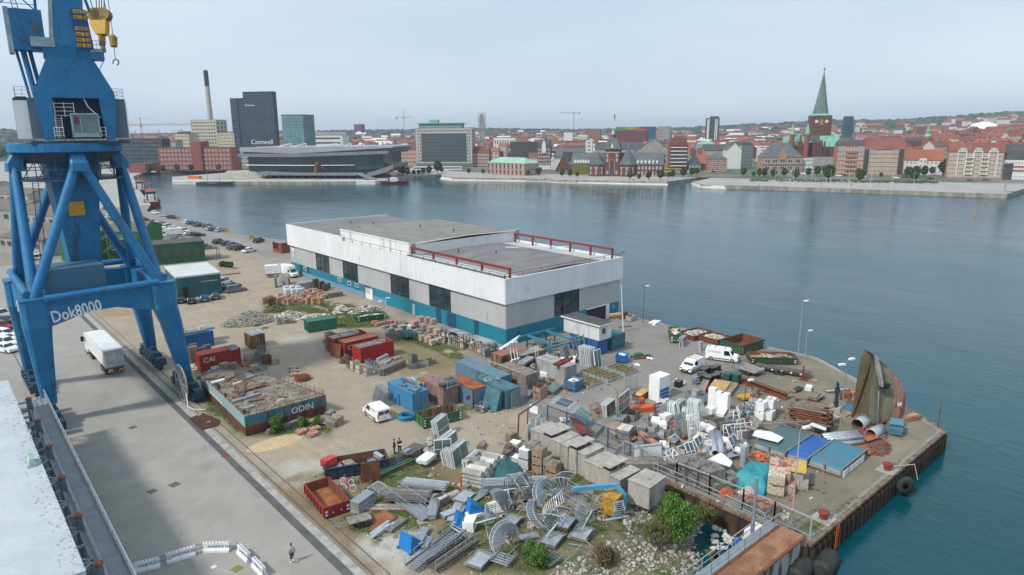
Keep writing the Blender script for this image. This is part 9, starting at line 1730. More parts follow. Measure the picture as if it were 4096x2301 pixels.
gw=mat('gangway_rust',(.30,.16,.09),.9,(.20,.09,.05),.6,fine=.25);gs_=mat('gangway_side',(.34,.40,.42),.7,(.16,.07,.035),1.,stretch=(1,1,.3),lo=.46,hi=.56)
ylo=G(zK(2567,1000),.35).y;yhi=ylo+2.3
Bx(30,X1,ylo,yhi,-.1,.35)('deck',gw,t);MB().corr((30,ylo-.02),(X1,ylo-.02),-2.3,.3,.9,.14)('side_plate',gs_,t);Br((30,ylo-.05,.38),(X1,ylo-.05,.38),.25,.12).bar((30,yhi,.38),(X1,yhi,.38),.2,.1)('edge_angle',ru,t)
Bx(30,X1,yhi+.1,yhi+1.,.3,.38)('footway',zN,t);mb=MB()
for y in(yhi+.15,yhi+1.):
 for z in(.9,1.45):mb.path([(30,y,z),(X1,y,z)],.045)
 for i in Rg(10):mb.bar((31+i*2.5,y,.3),(31+i*2.5,y,1.45),.07)
mb('handrail',zl,t);Cy((51.5,yhi+1.1,.3),(51.5,yhi+1.1,5.6),.16,.14,10)('post',zN,t)
SB('pile_cap','pale concrete pier end below the wire fence','pier',zK(2090,960),[('block',wD,(.9,.6,-1.2),(2.2,2.2,2.4))],0,0)
tag(Cy((0,-.45,0),(0,.45,0),.33,.33,14)('blue_drum',boardblue,loc=G(zK(1768,1040),-2.)+Vt((0,0,.1)),rot=(0,.1,.8)),'blue plastic drum stranded at the water below the sheet piles','drum')
crate('grey stone crate with red tape at the quay edge behind the warehouse',zC(1745,215),conc,0,1.8,1.3,1.);crate('dark rusty crate at the quay edge behind the warehouse',zC(1665,190),ru,0,1.4,1.2,1.2);PK('white_slabs','white slabs on a pallet by the quay edge','slabs',zD(290,250),2.4,1.4,3,.15,[wD,conc],.2,pw=.7);PK('yellow_planks','yellow planks stacked beside the white cabin','planks',zC(1545,300),2.6,1.2,3,.12,wy,-.3,z=2.6)
# front yard
for i,(x,y,W,H_,n,rz,m_)in En([(60,190,2.6,2.5,5,.45,wT),(130,330,2.8,2.,6,.4,wT),(200,450,3.2,2.,5,.4,wT),(345,560,3.,2.1,4,.4,wT),(150,430,1.4,1.6,6,.4,wT)]):FS(['white window frames leaning at the rear of the glass rows','second row of white glazed frames','third row of long white glazed frames','front row of white glazed frames beside the grey board','narrow stack of white frames between two rows'][i],zG(x-30,y-20),W,H_,n,.17,rz,.2,m_,glassg,(1,2)if i==0 else(2,1))
tag(Bx(0,1.7,0,.06,0,2.2)('board_sheet',board,loc=G(zG(262,505)),rot=(0,0,-.5)),'grey chipboard sheet standing at the end of the front glass row','board');FS('large white framed window tilted forward at the left of the glass rows',zF(1410,335),1.9,2.4,1,.2,-.5,-.1,wT,glassg,(2,2),th=.1)
for i in Rg(6):
 for j in Rg(4 if i<5 else 3):
  p=G(zG(345,600))+Vt((1,0,0))*(i*.95)*cos(.42)+Vt((0,1,0))*(i*.95)*sin(.42)
  t=T('concrete_barrier',f'pale precast concrete block, tier {["one","two","three","four"][j]}, {ORD[i]} column of the stacked barriers','concrete block',(p.x,p.y,j*.42),.42,'stacked concrete barrier blocks');Ex([(0,0),(.8,0),(.8,.14),(.6,.4),(.2,.4),(0,.14)],-1.2+.12*j,1.2+.05*j)('block',sw if i%2 else conc,t)
PO('slab_pile','pile of worn grey curb stones left of the glass rows','slabs',zF(1400,240),1.3,1.,1.7,60,.25,.5,[cn,conc],.3,ms=2,sq=.5);k=T('green_tarp_mound','mound covered in dark green tarpaulin between glass rows and tanks','tarpaulin',G(zG(620,440)),.3);P=[];nx=18
for i in Rg(nx+1):
 for j in Rg(nx+1):
  a=i/nx*2-1;b_=j/nx*2-1;r=min(1,hypot(a,b_));P.append((a*3.1,b_*2.1,max(.02,1.1*(1-r)**.7+.5*(fbm(np.array([a*3]),np.array([b_*3]),1,2)[0]-.5))))
MB().add(P,[(i*(nx+1)+j,(i+1)*(nx+1)+j,(i+1)*(nx+1)+j+1,i*(nx+1)+j+1)for i in Rg(nx)for j in Rg(nx)],0,1)('tarpaulin',net,k)
pallets('loose grey pallets tilted beside the green tarpaulin mound',zG(440,240),3,.6,wg);pallets('pale pallet stack behind the brown frame',zG(700,180),7,.1,wood);PO('stone_pallet','stack of flat brown stones on the green tarpaulin','stones',zG(690,330),.9,.7,2.,80,.2,.4,[MT['wood_brown'],cn],ms=2,sq=.3)
def ibc(lb_,p,z=0,rz=.3):
 t=T('ibc_tank',lb_,'tank',G(p)+Vt((0,0,z)),rz);Bx(.05,1.,.05,1.15,.15,1.1)('tank',poly,t);mb=MB()
 for i in Rg(6):mb.bar((i*.21,0,.12),(i*.21,0,1.05),.025).bar((0,i*.24,.12),(0,i*.24,1.05),.025).bar((1.05,i*.24,.12),(1.05,i*.24,1.05),.025)
 for k in Rg(5):z_=.2+k*.21;mb.bar((0,0,z_),(1.05,0,z_),.025).bar((0,0,z_),(0,1.2,z_),.025)
 mb('cage',zN,t);Bx(0,1.05,0,1.2,0,.13)('pallet',wg,t)
ibc('white liquid tank in a cage, lower left of four',zG(800,425));ibc('white liquid tank, lower right',zG(870,450));ibc('white liquid tank on top, right',zG(870,450),1.2);ibc('low white tank behind the others',zG(770,310),.4)
for i,(x,y,n)in En([(930,440,3),(1000,490,3),(1065,500,2),(1130,560,2)]):crate(f'tall crate stack of field stones right of the white tanks, {ORD[i]} from the left',zG(x,y),[wg,wood][i%2],.3,1.3,1.1,.95,sN,n=n,gp='stone crates right of the tanks')
PK('steel_planks','bundle of perforated grey scaffold planks below the tanks','scaffold planks',zG(1040,600),6.4,1.6,3,.14,[zN,zl,wg],2.5,z=.9,pw=.3);SB('stone_supports','stone blocks carrying the scaffold planks','blocks',zG(950,640),[('block',conc,(-1.5,.8,.45),(1.2,1.,.9)),('block',cn,(0,.3,.45),(1.2,1.,.9)),('block',redox,(.9,-.5,.3),(1.,.8,.5))],.3)
Q_=[(100,780,0,0),(215,865,215,600),(345,950,345,660),(445,1010,445,712),(545,1060,545,765),(660,1110,660,815),(775,1160,775,872),(975,1280,975,1035),(1085,1345,1085,1085),(1215,1420,1210,1190),(1320,1450,0,0),(1590,1575,1575,1290)]
for i in Rg(10):
 k=i+1 if i<9 else 11;x,y,u_,v_=Q_[k];g=G(zH(x,y));h=HZ(zH(u_,v_),g);D_=(G(zH(*Q_[k-1][:2]))-g).length-.08;W_=U(2.6,3.)
 t=T('board_box',f'tall box of grey weathered boards in the diagonal row, {ORD[i]} from the gate','board box',g,(0,0,0,0,0,0,0,0,0,.1)[i])
 for nm,b_ in(('side_board',(0,.05,0,D_,0,h)),('front_board',(.05,W_,0,.05,0.,h-.1)),('side_board',(W_-.05,W_,.05,D_,0,h-.1)),('top_board',(-.12,W_*.49,-.1,D_+.02,h+.4*(i%3==1),h+.05+.4*(i%3==1))),('top_board',(W_*.5,W_+.1,-.1,D_-.06,h+.03+.4*(i%3==1),h+.08+.4*(i%3==1)))):Bx(*b_)(nm,board,t)
 Bx(.1,.5,-.06,-.01,0,h*.6).box(W_-.5,W_-.1,-.06,-.01,0,h*.6)('batten',wg,t)
FS('stack of pale window frames lying on the tallest board boxes',zH(560,640),2.4,2.,7,.09,.35,1.45,zl,[gb][0],(2,1));[o for o in COL.objects if o.get('label','').startswith('stack of pale window frames lying on the tallest')][0].location+=Vt((0,0,3.6))
t=T('glass_partition','low glass partition standing on the lower board boxes','glass',G(zH(900,985))+Vt((0,0,2.8)),.35);Bx(0,2.6,0,.08,0,.7)('pane',glassg,t)
t=T('notice_case','grey double notice case on posts behind the board boxes','notice board',G(zH(1400,1000)),-.45);Bx(0,3.2,-.05,.15,.5,2.)('case',wD,t);Bx(-.1,0,0,.1,0,2.2).box(1.55,1.65,0,.1,0,2.1).box(3.2,3.3,0,.1,0,2.2)('post',zN,t);Bx(-.1,3.3,-.1,.25,2.,2.1)('roof',zl,t)
PK('white_beams','long white beams lying along the board boxes','beams',zG(1500,640),7.5,.5,2,.18,[bricky,wD],2.42,pw=.2)
t=T('blue_crane_arm','light blue crane arm reaching over the yellow machine','crane arm',G(zG(1790,800)),0);lb=mat('arm_blue',(.08,.36,.58),.5);Cy((0,0,0),(0,0,1.5),.35,.3,10).cyl((0,0,1.4),(-.6,.5,2.4),.3,.25,10)('column',lb,t);Br((-.5,.4,2.4),(-4.3,2.6,2.5),.3,.4)('boom',lb,t)
t=T('yellow_machine','yellow motor housing with open front at the rock slope','machine',G(zG(1710,890)),.25);ym=mat('machine_yellow',(.50,.30,.02),.6,(.30,.16,.04),2);Bx(0,.2,0,1.5,0,1.7).box(.2,2.,0,1.5,1.4,1.7).box(.2,.5,0,.2,0,1.4).box(1.8,2.,0,.2,0,1.4).box(.2,2,1.4,1.5,0,1.4)('housing',ym,t);Bx(.6,1.7,.3,1.2,.1,1.)('motor',ru,t)
t=T('yellow_lattice','thin yellow lattice boom lying before the yellow machine','lattice boom',G(zG(1700,790))+Vt((0,0,.5)),2.42);mb=Br((0,0,0),(8,0,0),.09).bar((0,.5,0),(8,.5,0),.09)
for i in Rg(20):mb.bar((i*.4,0,0),(i*.4+.4,.5,0),.05).bar((i*.4,.5,0),(i*.4+.4,0,0),.05)
mb('lattice',ym,t)
def spiral(lb_,p,z,n,rz,rx,ry,R=1.4,rise=.2,arc=.30,rail=1,z0=0):
 t=T('spiral_stair',lb_,'spiral stair',G(p)+Vt((0,0,z)),rz,'galvanised spiral stair sections',rx,ry);Cy((0,0,-.2),(0,0,n*rise+.4),.09,.09,8)('centre_tube',zl,t)
 me=MB().add([(.08,-.04,0),(R,-.2,0),(R,.2,0),(.08,.04,0),(.08,-.04,.035),(R,-.2,.035),(R,.2,.035),(.08,.04,.035)],[(3,2,1,0),(4,5,6,7),(0,1,5,4),(1,2,6,5),(2,3,7,6)]).mesh('tread',[zN])
 for i in Rg(n):obj('tread',me,t,(0,0,i*rise),(0,0,i*arc))
 if rail:
  mb=MB();q=[]
  for i in Rg(n*2):a=i*arc/2;c=(R*cos(a),R*sin(a),i*rise/2);q.append((c[0],c[1],c[2]+1.));mb.bar(c,q[-1],.03)
  mb.path(q,.04,5);mb.path([(x,y,z-.95)for x,y,z in q],.04,5);mb('balustrade',zl,t)
SP=[('spiral stair section on its side below the stacked concrete blocks',(620,740),1.2,11,.8,1.4,.1),('fan of stair treads beside the grey steel plate',(530,830),1.,9,-.6,1.2,.5),('broad stair fan lying open in the middle of the stair heap',(890,960),.9,11,.3,1.,-.5),('spiral stair section tipped over near the blue hoppers',(390,1040),1.,10,.4,1.1,.6),('long spiral section with dense balusters, left of the large bush',(600,1180),1.3,13,-.5,1.25,.2),('spiral stair piece leaning on the dark steel walkway',(1000,800),1.6,10,.2,.9,-.9),('steep fan of treads right of the stair heap',(1130,830),1.4,9,1.6,1.3,.4),('half turn stair standing right of the large bush',(1060,1150),.9,10,1.2,.9,.3),('wheel shaped stair piece on the rock slope',(1640,1010),1.,9,.2,1.1,.2),('stair fan leaning toward the camera beside the mesh plates',(1180,1030),.8,8,2.3,.7,.3),('small spiral end piece beside the yellow machine',(1400,1080),.9,7,.9,.5,.2),('narrow stair section among the left tread fans',(760,680),1.,8,-.2,1.2,-.3)]
for l,p,z,n,rz,rx,ry in SP:spiral(l,zG(*p),z,n,rz,rx,ry)
def flight(lb_,p,q,W,m=zN,rail=1,z=.3,z2=.3,name='steel_stair'):
 P=G(p);Q=G(q);v=Q-P;L=v.length;t=T(name,lb_,'stair',P+Vt((0,0,z)),atan2(v.y,v.x));Bx(0,L,-.03,.03,0,.22).box(0,L,W-.03,W+.03,0,.22)('stringer',m,t);n=int(L/.32);me=Bx(0,.22,.03,W-.03,.05,.1).mesh('tread',[m])
 for i in Rg(n):obj('tread',me,t,(i*.32,0,0),(0,.25,0))
 if rail:
  mb=MB()
  for y in(0,W):
   for z_ in(.5,1.):mb.path([(0,y,z_),(L,y,z_)],.03,4)
   for i in Rg(int(L/1.2)+1):mb.bar((min(L,i*1.2),y,0),(min(L,i*1.2),y,1.),.04)
  mb('railing',zl,t)
 return t
flight('long galvanised stair lying flat in the grass',zF(935,700),zF(1310,970),1.5,zN,1);flight('grid walkway with rails at the bottom edge, left one',zF(1230,1440),zF(1690,1080),1.1,zN,1,name='walkway_section');flight('grid walkway with rails at the bottom edge, right one',zF(1430,1445),zF(1840,1160),1.2,sL,1,name='walkway_section');flight('long steel walkway with railings beside the yellow lattice boom',zG(1070,700),zG(1430,930),2.,cn,1,z=.5,name='walkway_section');flight('short stair flight with balusters at the very bottom, near the bush',zG(670,1400),zG(770,1290),1.6,zl,1);flight('red railed ladder stair at the bottom right of the large bush',zG(1080,1400),zG(1210,1310),.9,zN,0,name='steel_stair')
PK('slat_stack','stack of grey slatted steel panels by the brown grate rolls','panels',zF(1400,690),4.2,2.4,2,.12,[sL,cn],2.3,z=.6,pw=.25,part='slat');PK('pale_planks','pale blue planks across the slatted panels','planks',zF(1560,630),4.6,1.5,3,.1,[zl,zN],2.2,z=.7);PK('chain_ladders','rusty scaffold grilles lying in the grass','grilles',zF(1180,750),4.,1.8,1,.1,[wood,zl,ru],2.4,pw=.35)
PK('white_corrugated','stack of white corrugated sheets near the dark table','sheets',zF(1340,430),2.,1.4,5,.09,wD,.4,z=.5,pw=.12);t=SB('dark_table','dark grey table with tools left of the corrugated sheets','table',zF(1140,350),[('top',sL,(1.1,.6,.9),(2.8,1.3,.06),.35),('tool_box',zN,(.4,.3,1.02),(.9,.5,.2),.3),('leg',sL,(.1,.1,.45),(.06,.06,.9)),('leg',sL,(2.1,.9,.45),(.06,.06,.9)),('leg',sL,(0.,.7,.45),(.06,.06,.9)),('leg',sL,(2.2,.3,.45),(.06,.06,.9))])
PK('dark_girders','long dark steel sections behind the brown upright sheet','girders',zF(810,560),6.,1.6,2,.22,[sL,navy,MT['moss_green']if 'moss_green' in MT else green_d],.12,pw=.4,jit=.4);tag(Bx(0,1.9,0,.05,0,2.3)('upright_sheet',ru,loc=G(zF(715,560)),rot=(.12,0,-.5)),'rust brown sheet standing upright among the bicycles','steel sheet')
PK('grate_stack','stack of pale grate panels by the red skip','panels',zF(690,865),2.4,1.3,9,.13,[zl,zN,cn],.35,pw=1.2,part='panel',jit=.05);FS('pale framed panels lying on the grass behind the grate stack',zF(850,725),2.6,1.9,3,.1,.3,1.4,zl,cn,(2,1))
sheet('rust_plate','large flat rust brown plate beside the hand cart','steel plate',[zF(770,1040),zF(1070,925),zF(960,835),zF(930,820),zF(800,890),zF(820,960)],rustl,.05,.06);crate('low slatted grey crate right of the rust brown plate',zF(1000,1050),wg,.3,2.2,1.1,.4);PK('crumpled_sheets','crumpled grey roof sheets on a low crate','sheets',zF(850,1100),2.4,1.2,3,.12,[zN,zl],.3,pw=.4,jit=.3)
tag(Cy((0,0,0),(0,0,1.25),.12,.09,10).cyl((0,0,1.25),(0,0,1.45),.09,.1,10)('orange_post',orange,loc=G(zF(1672,618)),rot=0),'short orange and white marker post in the grass','post')
P=G(zF(1455,775));Q=G(zF(1640,690));mb=MB().pipe((0,0,.38),(Q-P)+Vt((0,0,.38)),.36,.05,20);d=(Q-P);
for i in Rg(24):c=d*(i/24)+Vt((0,0,.38));mb.cyl(c,c+d*.018,.4,.4,16,0,0)
tag(mb('ribbed_pipe',mat('pipe_white_pink',(.62,.56,.55),.6),loc=P),'white ribbed plastic pipe lying in the grass','pipe')
t=T('access_steps','small steel step unit with curved rails beside the upturned hopper','steps',G(zF(1390,1225)),.7)
for i in Rg(3):Bx(0,1.6,-.1+.5*i,.45+.5*i,.1+.28*i,.16+.28*i)('step',zN,t)
MB().path([(0,0,0),(0,-.1,1.2),(0,.8,1.8),(0,1.5,1.6),(0,1.5,.3)],.04,5).path([(1.6,0,0),(1.6,-.1,1.2),(1.6,.8,1.8),(1.6,1.5,1.6),(1.6,1.5,.3)],.04,5)('rail',zl,t)
for i,(x,y,a,b_,l)in En([(265,790,3.,1.4,'grey steel plate behind the upper blue hopper'),(720,1040,2.4,2.2,'flat rusty grey platform under the stair fans'),(1130,1220,3.,2.,'stacked grey mesh plates right of the large bush'),(1250,1050,1.8,2.,'pale mesh plate leaning beside the tread fans'),(1420,1160,1.6,1.,'small grey step plate at the stone slope'),(420,1430,3.4,1.4,'pale grey boxed panel at the bottom edge')]):t=T('steel_plates',l,'steel plates',G(zG(x,y))+Vt((0,0,.25)),.35)
for i in Rg(3):
 for o in[o for o in COL.objects if o.name.startswith('steel_plates')]:
  if o.type=='EMPTY':Bx(0,2.4-.3*i,0,1.7-.2*i,.12*i,.12*i+.05)('plate',[zN,cn,zl][i],o)
for i in Rg(26):a,b_=U(200,1500),U(640,1250);tag(Br((0,0,.1),(U(-1.5,1.5),U(-1.5,1.5),U(.1,.9)),.06)('loose_tube',zl,loc=G(zG(a,b_))),'thin galvanised tube lying loose among the spiral stairs','tube','loose tubes among the spiral stairs')
def bike(lb_,p,rz,m,lean=.15):
 t=T('bicycle',lb_,'bicycle',G(p),rz,None,lean)
 for x in(0,1.05):
  mb=MB();n=16
  for i in Rg(n):a=i*2*PI/n;b_=(i+1)*2*PI/n;mb.bar((x+.34*cos(a),0,.35+.34*sin(a)),(x+.34*cos(b_),0,.35+.34*sin(b_)),.045)
  for i in Rg(8):a=i*PI/4;mb.bar((x,0,.35),(x+.33*cos(a),0,.35+.33*sin(a)),.008)
  mb('wheel',wD if m.name=='bike_pink' else rb,t)
 Br((0,0,.35),(.42,0,.32),.035).bar((.42,0,.32),(.3,0,.85),.04).bar((.42,0,.32),(.88,0,.75),.045).bar((.33,0,.72),(.88,0,.82),.04).bar((0,0,.35),(.32,0,.75),.03).bar((.88,0,.95),(1.05,0,.35),.035)('frame',m,t);Bx(.18,.42,-.07,.07,.85,.92)('saddle',bK,t);Br((.85,-.28,1.02),(.85,.28,1.02),.035).bar((.88,0,.9),(.86,0,1.02),.03)('handlebar',m,t)
bp=mat('bike_pink',(.55,.12,.30),.5);bike('pink bicycle leaning beside the black skip',zF(630,640),2.2,bp);bike('second pink bicycle behind the first by the black skip',zF(615,590),2.,bp);bike('blue bicycle before the upright brown sheet',zF(735,680),-.9,mat('bike_blue',(.03,.03,.25),.5));bike('dark bicycle between pink and blue ones',zF(690,560),.6,sL)
def skinm(name,verts,edges,rad,m,par,lv=2):
 me=bpy.data.meshes.new(name);me.from_pydata(verts,edges,[]);me.materials.append(m);o=obj(name,me,par);md=o.modifiers.new('Skin','SKIN');md.use_smooth_shade=True
 for i,r in En(rad):
  s=me.skin_vertices[0].data[i];s.radius=(r,r)if not hasattr(r,'__len__')else r;s.use_root=(i==0)
 ss=o.modifiers.new('Sub','SUBSURF');ss.levels=ss.render_levels=lv;return o
def person(lb_,p,rz,top,legs,hair,pose='stand',sh=1,feet=bK,shorts=0):
 t=T('person',lb_,'person',G(p),rz);s=1.
 st=.28 if pose=='walk' else .04
 V_=[(0,0,.95),(0,0,1.15),(0,0,1.38),(0,0,1.5),(0,-.02,1.62),(0,-.02,1.72),(-.10,0,.88),(-.11,-st,.48),(-.11,st*.6,.09),(-.11,st*.6-.14,.05),(.10,0,.88),(.11,st*.7,.5),(.11,st*1.1 if pose=='walk' else 0,.1),(.11,(st*1.1 if pose=='walk' else 0)-.14,.05)]
 E_=[(0,1),(1,2),(2,3),(3,4),(4,5),(0,6),(6,7),(7,8),(8,9),(0,10),(10,11),(11,12),(12,13)];R_=[(.15,.11),(.14,.10),(.17,.11),.055,.095,.085,.09,.062,.045,.035,.09,.062,.045,.035]
 if pose=='read':A=[(-.2,0,1.42),(-.27,-.02,1.14),(-.12,-.24,1.12),(.2,0,1.42),(.27,-.02,1.14),(.12,-.24,1.12)]
 elif pose=='walk':A=[(-.2,0,1.42),(-.28,-.06,1.16),(-.12,-.22,1.42),(.2,0,1.42),(.28,.06,1.14),(.27,-.08,.92)]
 else:A=[(-.2,0,1.42),(-.27,.02,1.15),(-.26,-.06,.9),(.2,0,1.42),(.27,.02,1.15),(.2,-.16,1.)]
 V_+=A;E_+=[(2,14),(14,15),(15,16),(2,17),(17,18),(18,19)];R_+=[.065,.05,.04]*2
 skinm('body',V_,E_,R_,skin_m,t)
 tv=[(0,0,.93),(0,0,1.15),(0,0,1.38),(0,0,1.46),A[0],A[1],A[3],A[4]];te=[(0,1),(1,2),(2,3),(2,4),(4,5),(2,6),(6,7)];tr=[(.165,.125),(.16,.12),(.19,.13),.08,.085,.065,.085,.065]
 if sh:tv+=[tuple(Vt(A[1]).lerp(Vt(A[2]),.8)),tuple(Vt(A[4]).lerp(Vt(A[5]),.8))];te+=[(5,8),(7,9)];tr+=[.055,.055]
 skinm('jacket' if sh else 'shirt',tv,te,tr,top,t)
 kz=.45 if not shorts else .5
 lv=[V_[0],V_[6],V_[7],V_[10],V_[11]];le=[(0,1),(1,2),(0,3),(3,4)];lr=[(.165,.125),.105,.085,.105,.085]
 if not shorts:lv+=[V_[8],V_[12]];le+=[(2,5),(4,6)];lr+=[.065,.065]
 skinm('shorts' if shorts else 'trousers',lv,le,lr,legs,t)
 MB().loft([[(.10*k*cos(a*PI/5),-.01+.105*k*sin(a*PI/5),z)for a in Rg(10)]for k,z in((.95,1.70),(1.02,1.75),(.85,1.80),(.4,1.83))],0,1)('hair',hair,t)
 for k in(8,12):x,y,z=V_[k];Ob((x,y-.08,.05),(.1,.28,.1))('shoe',feet,t)
 return t
person('man in dark jacket and white shirt standing beside the man in a dark polo',zF(1030,278),.9,mat('cloth_black',(.02,.022,.03),.8),mat('cloth_jeans',(.02,.025,.045),.8),hairm,'stand');t=person('man in dark polo reading white papers in his hands',zF(1082,270),-.3,mat('cloth_navy',(.04,.05,.075),.8),mat('cloth_black',(0,0,0)),hairm,'read',0);Ob((0,-.3,1.13),(.3,.22,.01))('papers',wT,t)
person('man in grey shirt and black shorts walking across the paved lane',zF(48,1325),-.2,mat('cloth_grey',(.40,.42,.45),.8),mat('cloth_black',(0,0,0)),hairm,'walk',0,wT,1)
for i,(x,y,s)in En([(1440,700,.45),(1255,755,.4),(1955,1395,.4),(1860,462,.35),(1095,228,.4),(1765,1380,.2)]):tag(MB().prism([(-s,-s),(s,-s),(s,s),(-s,s)],0,.02)('drain_cover',[sL,sL,moss,redox,sL,wT][i],loc=G(z3(x,y))+Vt((0,0,.006)),rot=.3),['iron drain with worn edge in the middle of the lane','iron drain cover left of the worn one','square mossy drain at the bottom edge of the lane','small rusty cover near the rail strip','small iron cover below the crane shadow','scrap of white paper on the lane'][i],'drain cover' if i<5 else 'paper')
def bush(lb_,p,R,n,m,s=.12,h=None,z=0):
 t=T('bush',lb_,'bush',G(p,z));mb=MB();lobes=[(U(-.62,.62)*R,U(-.62,.62)*R,U(.25,1.35)*R,U(.22,.5)*R)for _ in Rg(17)]+[(0,0,.7*R,.6*R)]
 for i in Rg(n):
  x,y,z_,r=rc(lobes);a,b_=U(0,6.283),U(-1,1);rr=r*(.6+.45*rnd());c=Vt((x+rr*cos(a)*math.sqrt(1-b_*b_),y+rr*sin(a)*math.sqrt(1-b_*b_),max(.05,z_+rr*b_)));q=Vt((U(-1,1),U(-1,1),U(-.2,1.3))).normalized();p_=q.orthogonal().normalized();w_=q.cross(p_);k=s*U(.6,1.3)
  mb.add([c-p_*k,c+w_*k*.5,c+p_*k,c-w_*k*.5],[(0,1,2,3)])
 mb('leaves',m,t);k=MB()
 for i in Rg(7):a=i*.9;k.cyl((0,0,-.3),(R*.5*cos(a),R*.5*sin(a),R),.06,.03,5)
 k('stems',bark,t);return t
bush('large round bright green bush at the top of the rock slope',zK(925,870),1.95,13000,leafm,.13,z=-.5);bush('smaller green bush in front of the spiral stairs',zG(950,1360),1.3,7000,leafm,.11);bush('green bush growing before the letters on the pontoon',zA(985,1380),1.3,5000,mat('leaf_bright',(.10,.19,.03),.7,(.05,.10,.02),3),.11);bush('low green shrub beside the letters on the pontoon',zA(1240,1330),.75,1500,leafm,.1);bush('low green shrub at the right end of the pontoon side',zA(1370,1330),.7,1300,leafm,.1);bush('low weeds at the corner of the rubble heap behind the crates',zA(930,200),1.5,1800,mat('leaf_weed',(.10,.13,.03),.8,(.15,.14,.05),2),.12)
wd=MT['leaf_weed'];bush('reddish dry shrub at the bottom of the rock slope',zK(70,1300),1.2,3000,mat('leaf_dry',(.17,.09,.055),.8,(.13,.12,.05),2),.1,z=-.8);bush('sprawling olive shrub on the slope below the pile wall',zK(1380,760),1.1,2400,wd,.1,z=-.9);bush('olive weeds on the slope below the large bush',zK(760,1080),1.7,2400,wd,.09,z=-1.2)
gm=(colr[...,1]>colr[...,0]*.985)*keep*(XX>23.5)
mb=MB();cand=np.argwhere(gm>.35);nn_=len(cand);k=0
for q in Rg(26000):
 i,j=cand[random.randrange(nn_)];x=gx[i]+U(-.25,.25);y=gy[j]+U(-.25,.25)
 if y>130 and rnd()<.5:continue
 for b_ in Rg(2):a=U(0,6.28);h=U(.06,.22)*(1.8 if rnd()<.06 else 1);w_=.035;mb.add([(x-w_*cos(a),y-w_*sin(a),0),(x+w_*cos(a),y+w_*sin(a),0),(x+U(-.08,.08),y+U(-.08,.08),h)],[(0,1,2)])
mb('grass_tufts',mat('grass_blade',(.09,.12,.035),.85,(.16,.155,.06),1.2),kind=KF)
mb=MB()
for q in Rg(9000):
 x,y=U(24.5,71),U(34,125)
 if fbm(np.array([x]),np.array([y]),5,31)[0]<.5:continue
 mb.rock((x,y,.02),U(.03,.085),random.randrange(2),.6)
mb('pebbles',[sw,sN],kind=KF)
mb=MB()
for q in Rg(700):
 p=G((U(1700,3300),U(1500,2050)));
 if p.y<23 or p.x>100:continue
 if p.x>54 or p.y>44:mb.ob((p.x,p.y,.06),(U(.1,.6),U(.05,.25),U(.04,.14)),U(0,3.1),random.randrange(5))
mb('ground_litter',[wg,sw,ru,zN,bR],kind=KF)
kinds=[('sash_window','leaning white window frame','window'),('grey_crate','low grey slatted crate','crate'),('pale_stack','pale board stack','boards'),('zinc_sheets','galvanised sheet bundle','sheets'),('rusty_bundle','rusty bar bundle','bars'),('stone_pack','stone pack','stones'),('white_pack','white wrapped block','pack'),('blue_bundle','blue grey tube bundle','tubes')]
areas=[('right of the blue wire fence',zI(60,650),zI(1250,520),zI(1250,1050),zI(300,1350),185),('round the stair heap',zF(900,560),zG(760,640),zG(1350,1150),zF(1250,1250),26),('beside the teal steel structure',zC(450,480),zC(1300,560),zC(1150,800),zC(700,800),30),('beside the pink bricks along the warehouse',zB(560,130),zB(760,120),zB(1300,330),zB(1180,330),16),('by the crane leg bogies',zA(120,650),zA(260,640),zA(420,860),zA(150,900),14)]
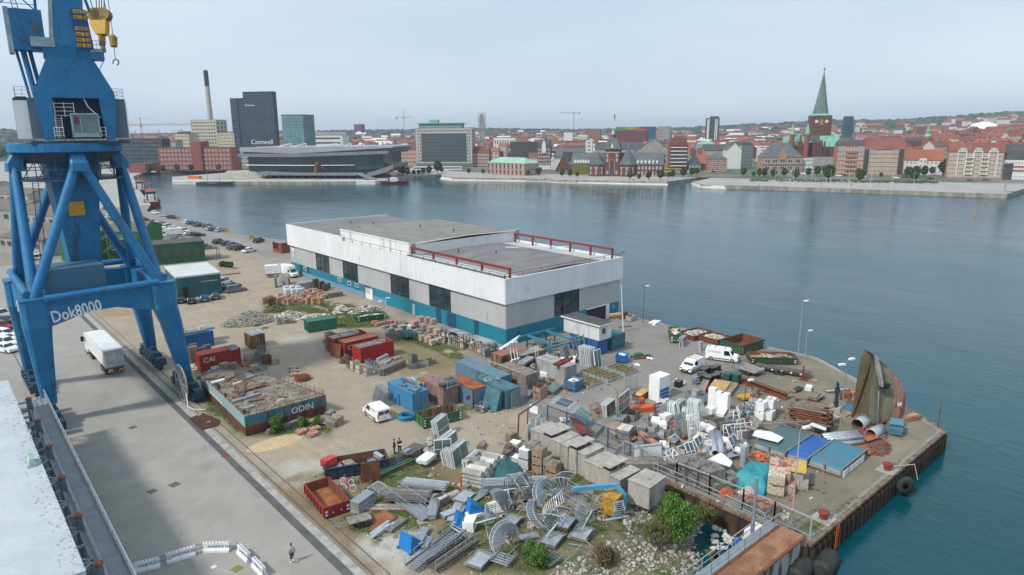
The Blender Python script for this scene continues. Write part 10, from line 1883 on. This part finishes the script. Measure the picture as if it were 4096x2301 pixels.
for an,a,b,c,d,n in areas:
 a,b,c,d=G(a),G(b),G(c),G(d)
 for q in Rg(n):
  s_,r_=rnd(),rnd();p=(a*(1-s_)+b*s_)*(1-r_)+(d*(1-s_)+c*s_)*r_;kd=rc((0,1,1,2,3,4,5,6,7,2));k_=kinds[kd]
  t=T(k_[0],f'{k_[1]} lying loose {an}',k_[2],p,U(-.6,.9),f'{k_[1]}s {an}')
  if kd==0:WF(t,U(1,1.8)//.4*.4,2.,wT,gb,.08,(2,2),(0,0,0),(-U(.1,1.2),0,0),name='sash',pane=rnd()<.5)
  elif kd in(1,6):h=U(.4,1.1);Bx(0,1.3,0,.03,.1,h).box(0,1.3,1,1.03,.1,h).box(0,.03,.03,1,.1,h).box(1.27,1.3,.03,1,.1,h).box(.03,1.27,.03,1,.1,h*(.5 if kd==1 else .98)).box(.1,.3,0,1,0,.1).box(1,1.2,0,1,0,.1)('box',[wg,conc,cn][q%3]if kd==1 else poly,t)
  elif kd==5:BPM.get(0);obj('stone_layer',bricks_mb(4,5,rc((3,5,7)),.6).mesh('bricks',[conc,brickp]),t,kind=KF)
  else:
   L=U(1.6,4)if kd!=2 else U(1,2.2)
   for i in Rg(rc((2,3,4,6))):(Cy((0,0,0),(L,0,0),.1,.1,7)if kd==7 else Bx(0,L,0,[0,0,.9,.8,.12][kd],0,.07))('piece',[0,0,board,zN,ru,0,0,MT['pipe_grey_blue']][kd]if rnd()<.7 else[0,0,wood,zl,MT['wood_brown'],0,0,wD][kd],t,(U(-.15,.15),(.24*(i%3)if kd in(4,7)else U(-.06,.06)),(.12 if kd in(4,7)else .08)*(i//3 if kd in(4,7)else i)+.1),U(-.1,.1))
sets={}
for o in COL.objects:
 if o.parent is None and o.get('label'):sets.setdefault(o['label'],[]).append(o)
for l,v in sets.items():
 if 1<len(v)<=20 and len(l.split())<=12:
  v.sort(key=lambda o:o.location.dot(CR)/max(1,o.location.dot(fw)))
  for i,o in En(v):o['label']=l+f', {ORD[i]} from the left'
hz_=Bx(-2900,6900,-780,6900,-5.5,140)('haze',bpy.data.materials.new('haze'),kind=KF);m=hz_.data.materials[0];m.use_nodes=1;t=m.node_tree;t.nodes.clear();v=nn(t,'ShaderNodeVolumePrincipled');sv(v,'Color',(.80,.88,1,1));sv(v,'Density',.00012);sv(v,'Anisotropy',.2);lk(t,v.outputs[0],nn(t,'ShaderNodeOutputMaterial').inputs['Volume'])
t=T('gull','white gull gliding low over the water behind the warehouse','bird',G((1947,843),WL+3));Ex([(-.1,0),(.25,.08),(.5,.02),(.2,-.06)],-.08,.08,0,'y').add([(0,0,.05),(.25,0,.05),(.1,1.1,.35),(-.05,1.1,.35)],[(0,1,2,3)]).add([(0,0,.05),(.25,0,.05),(.1,-1.1,.35),(-.05,-1.1,.35)],[(0,1,2,3)])('body',wT,t)
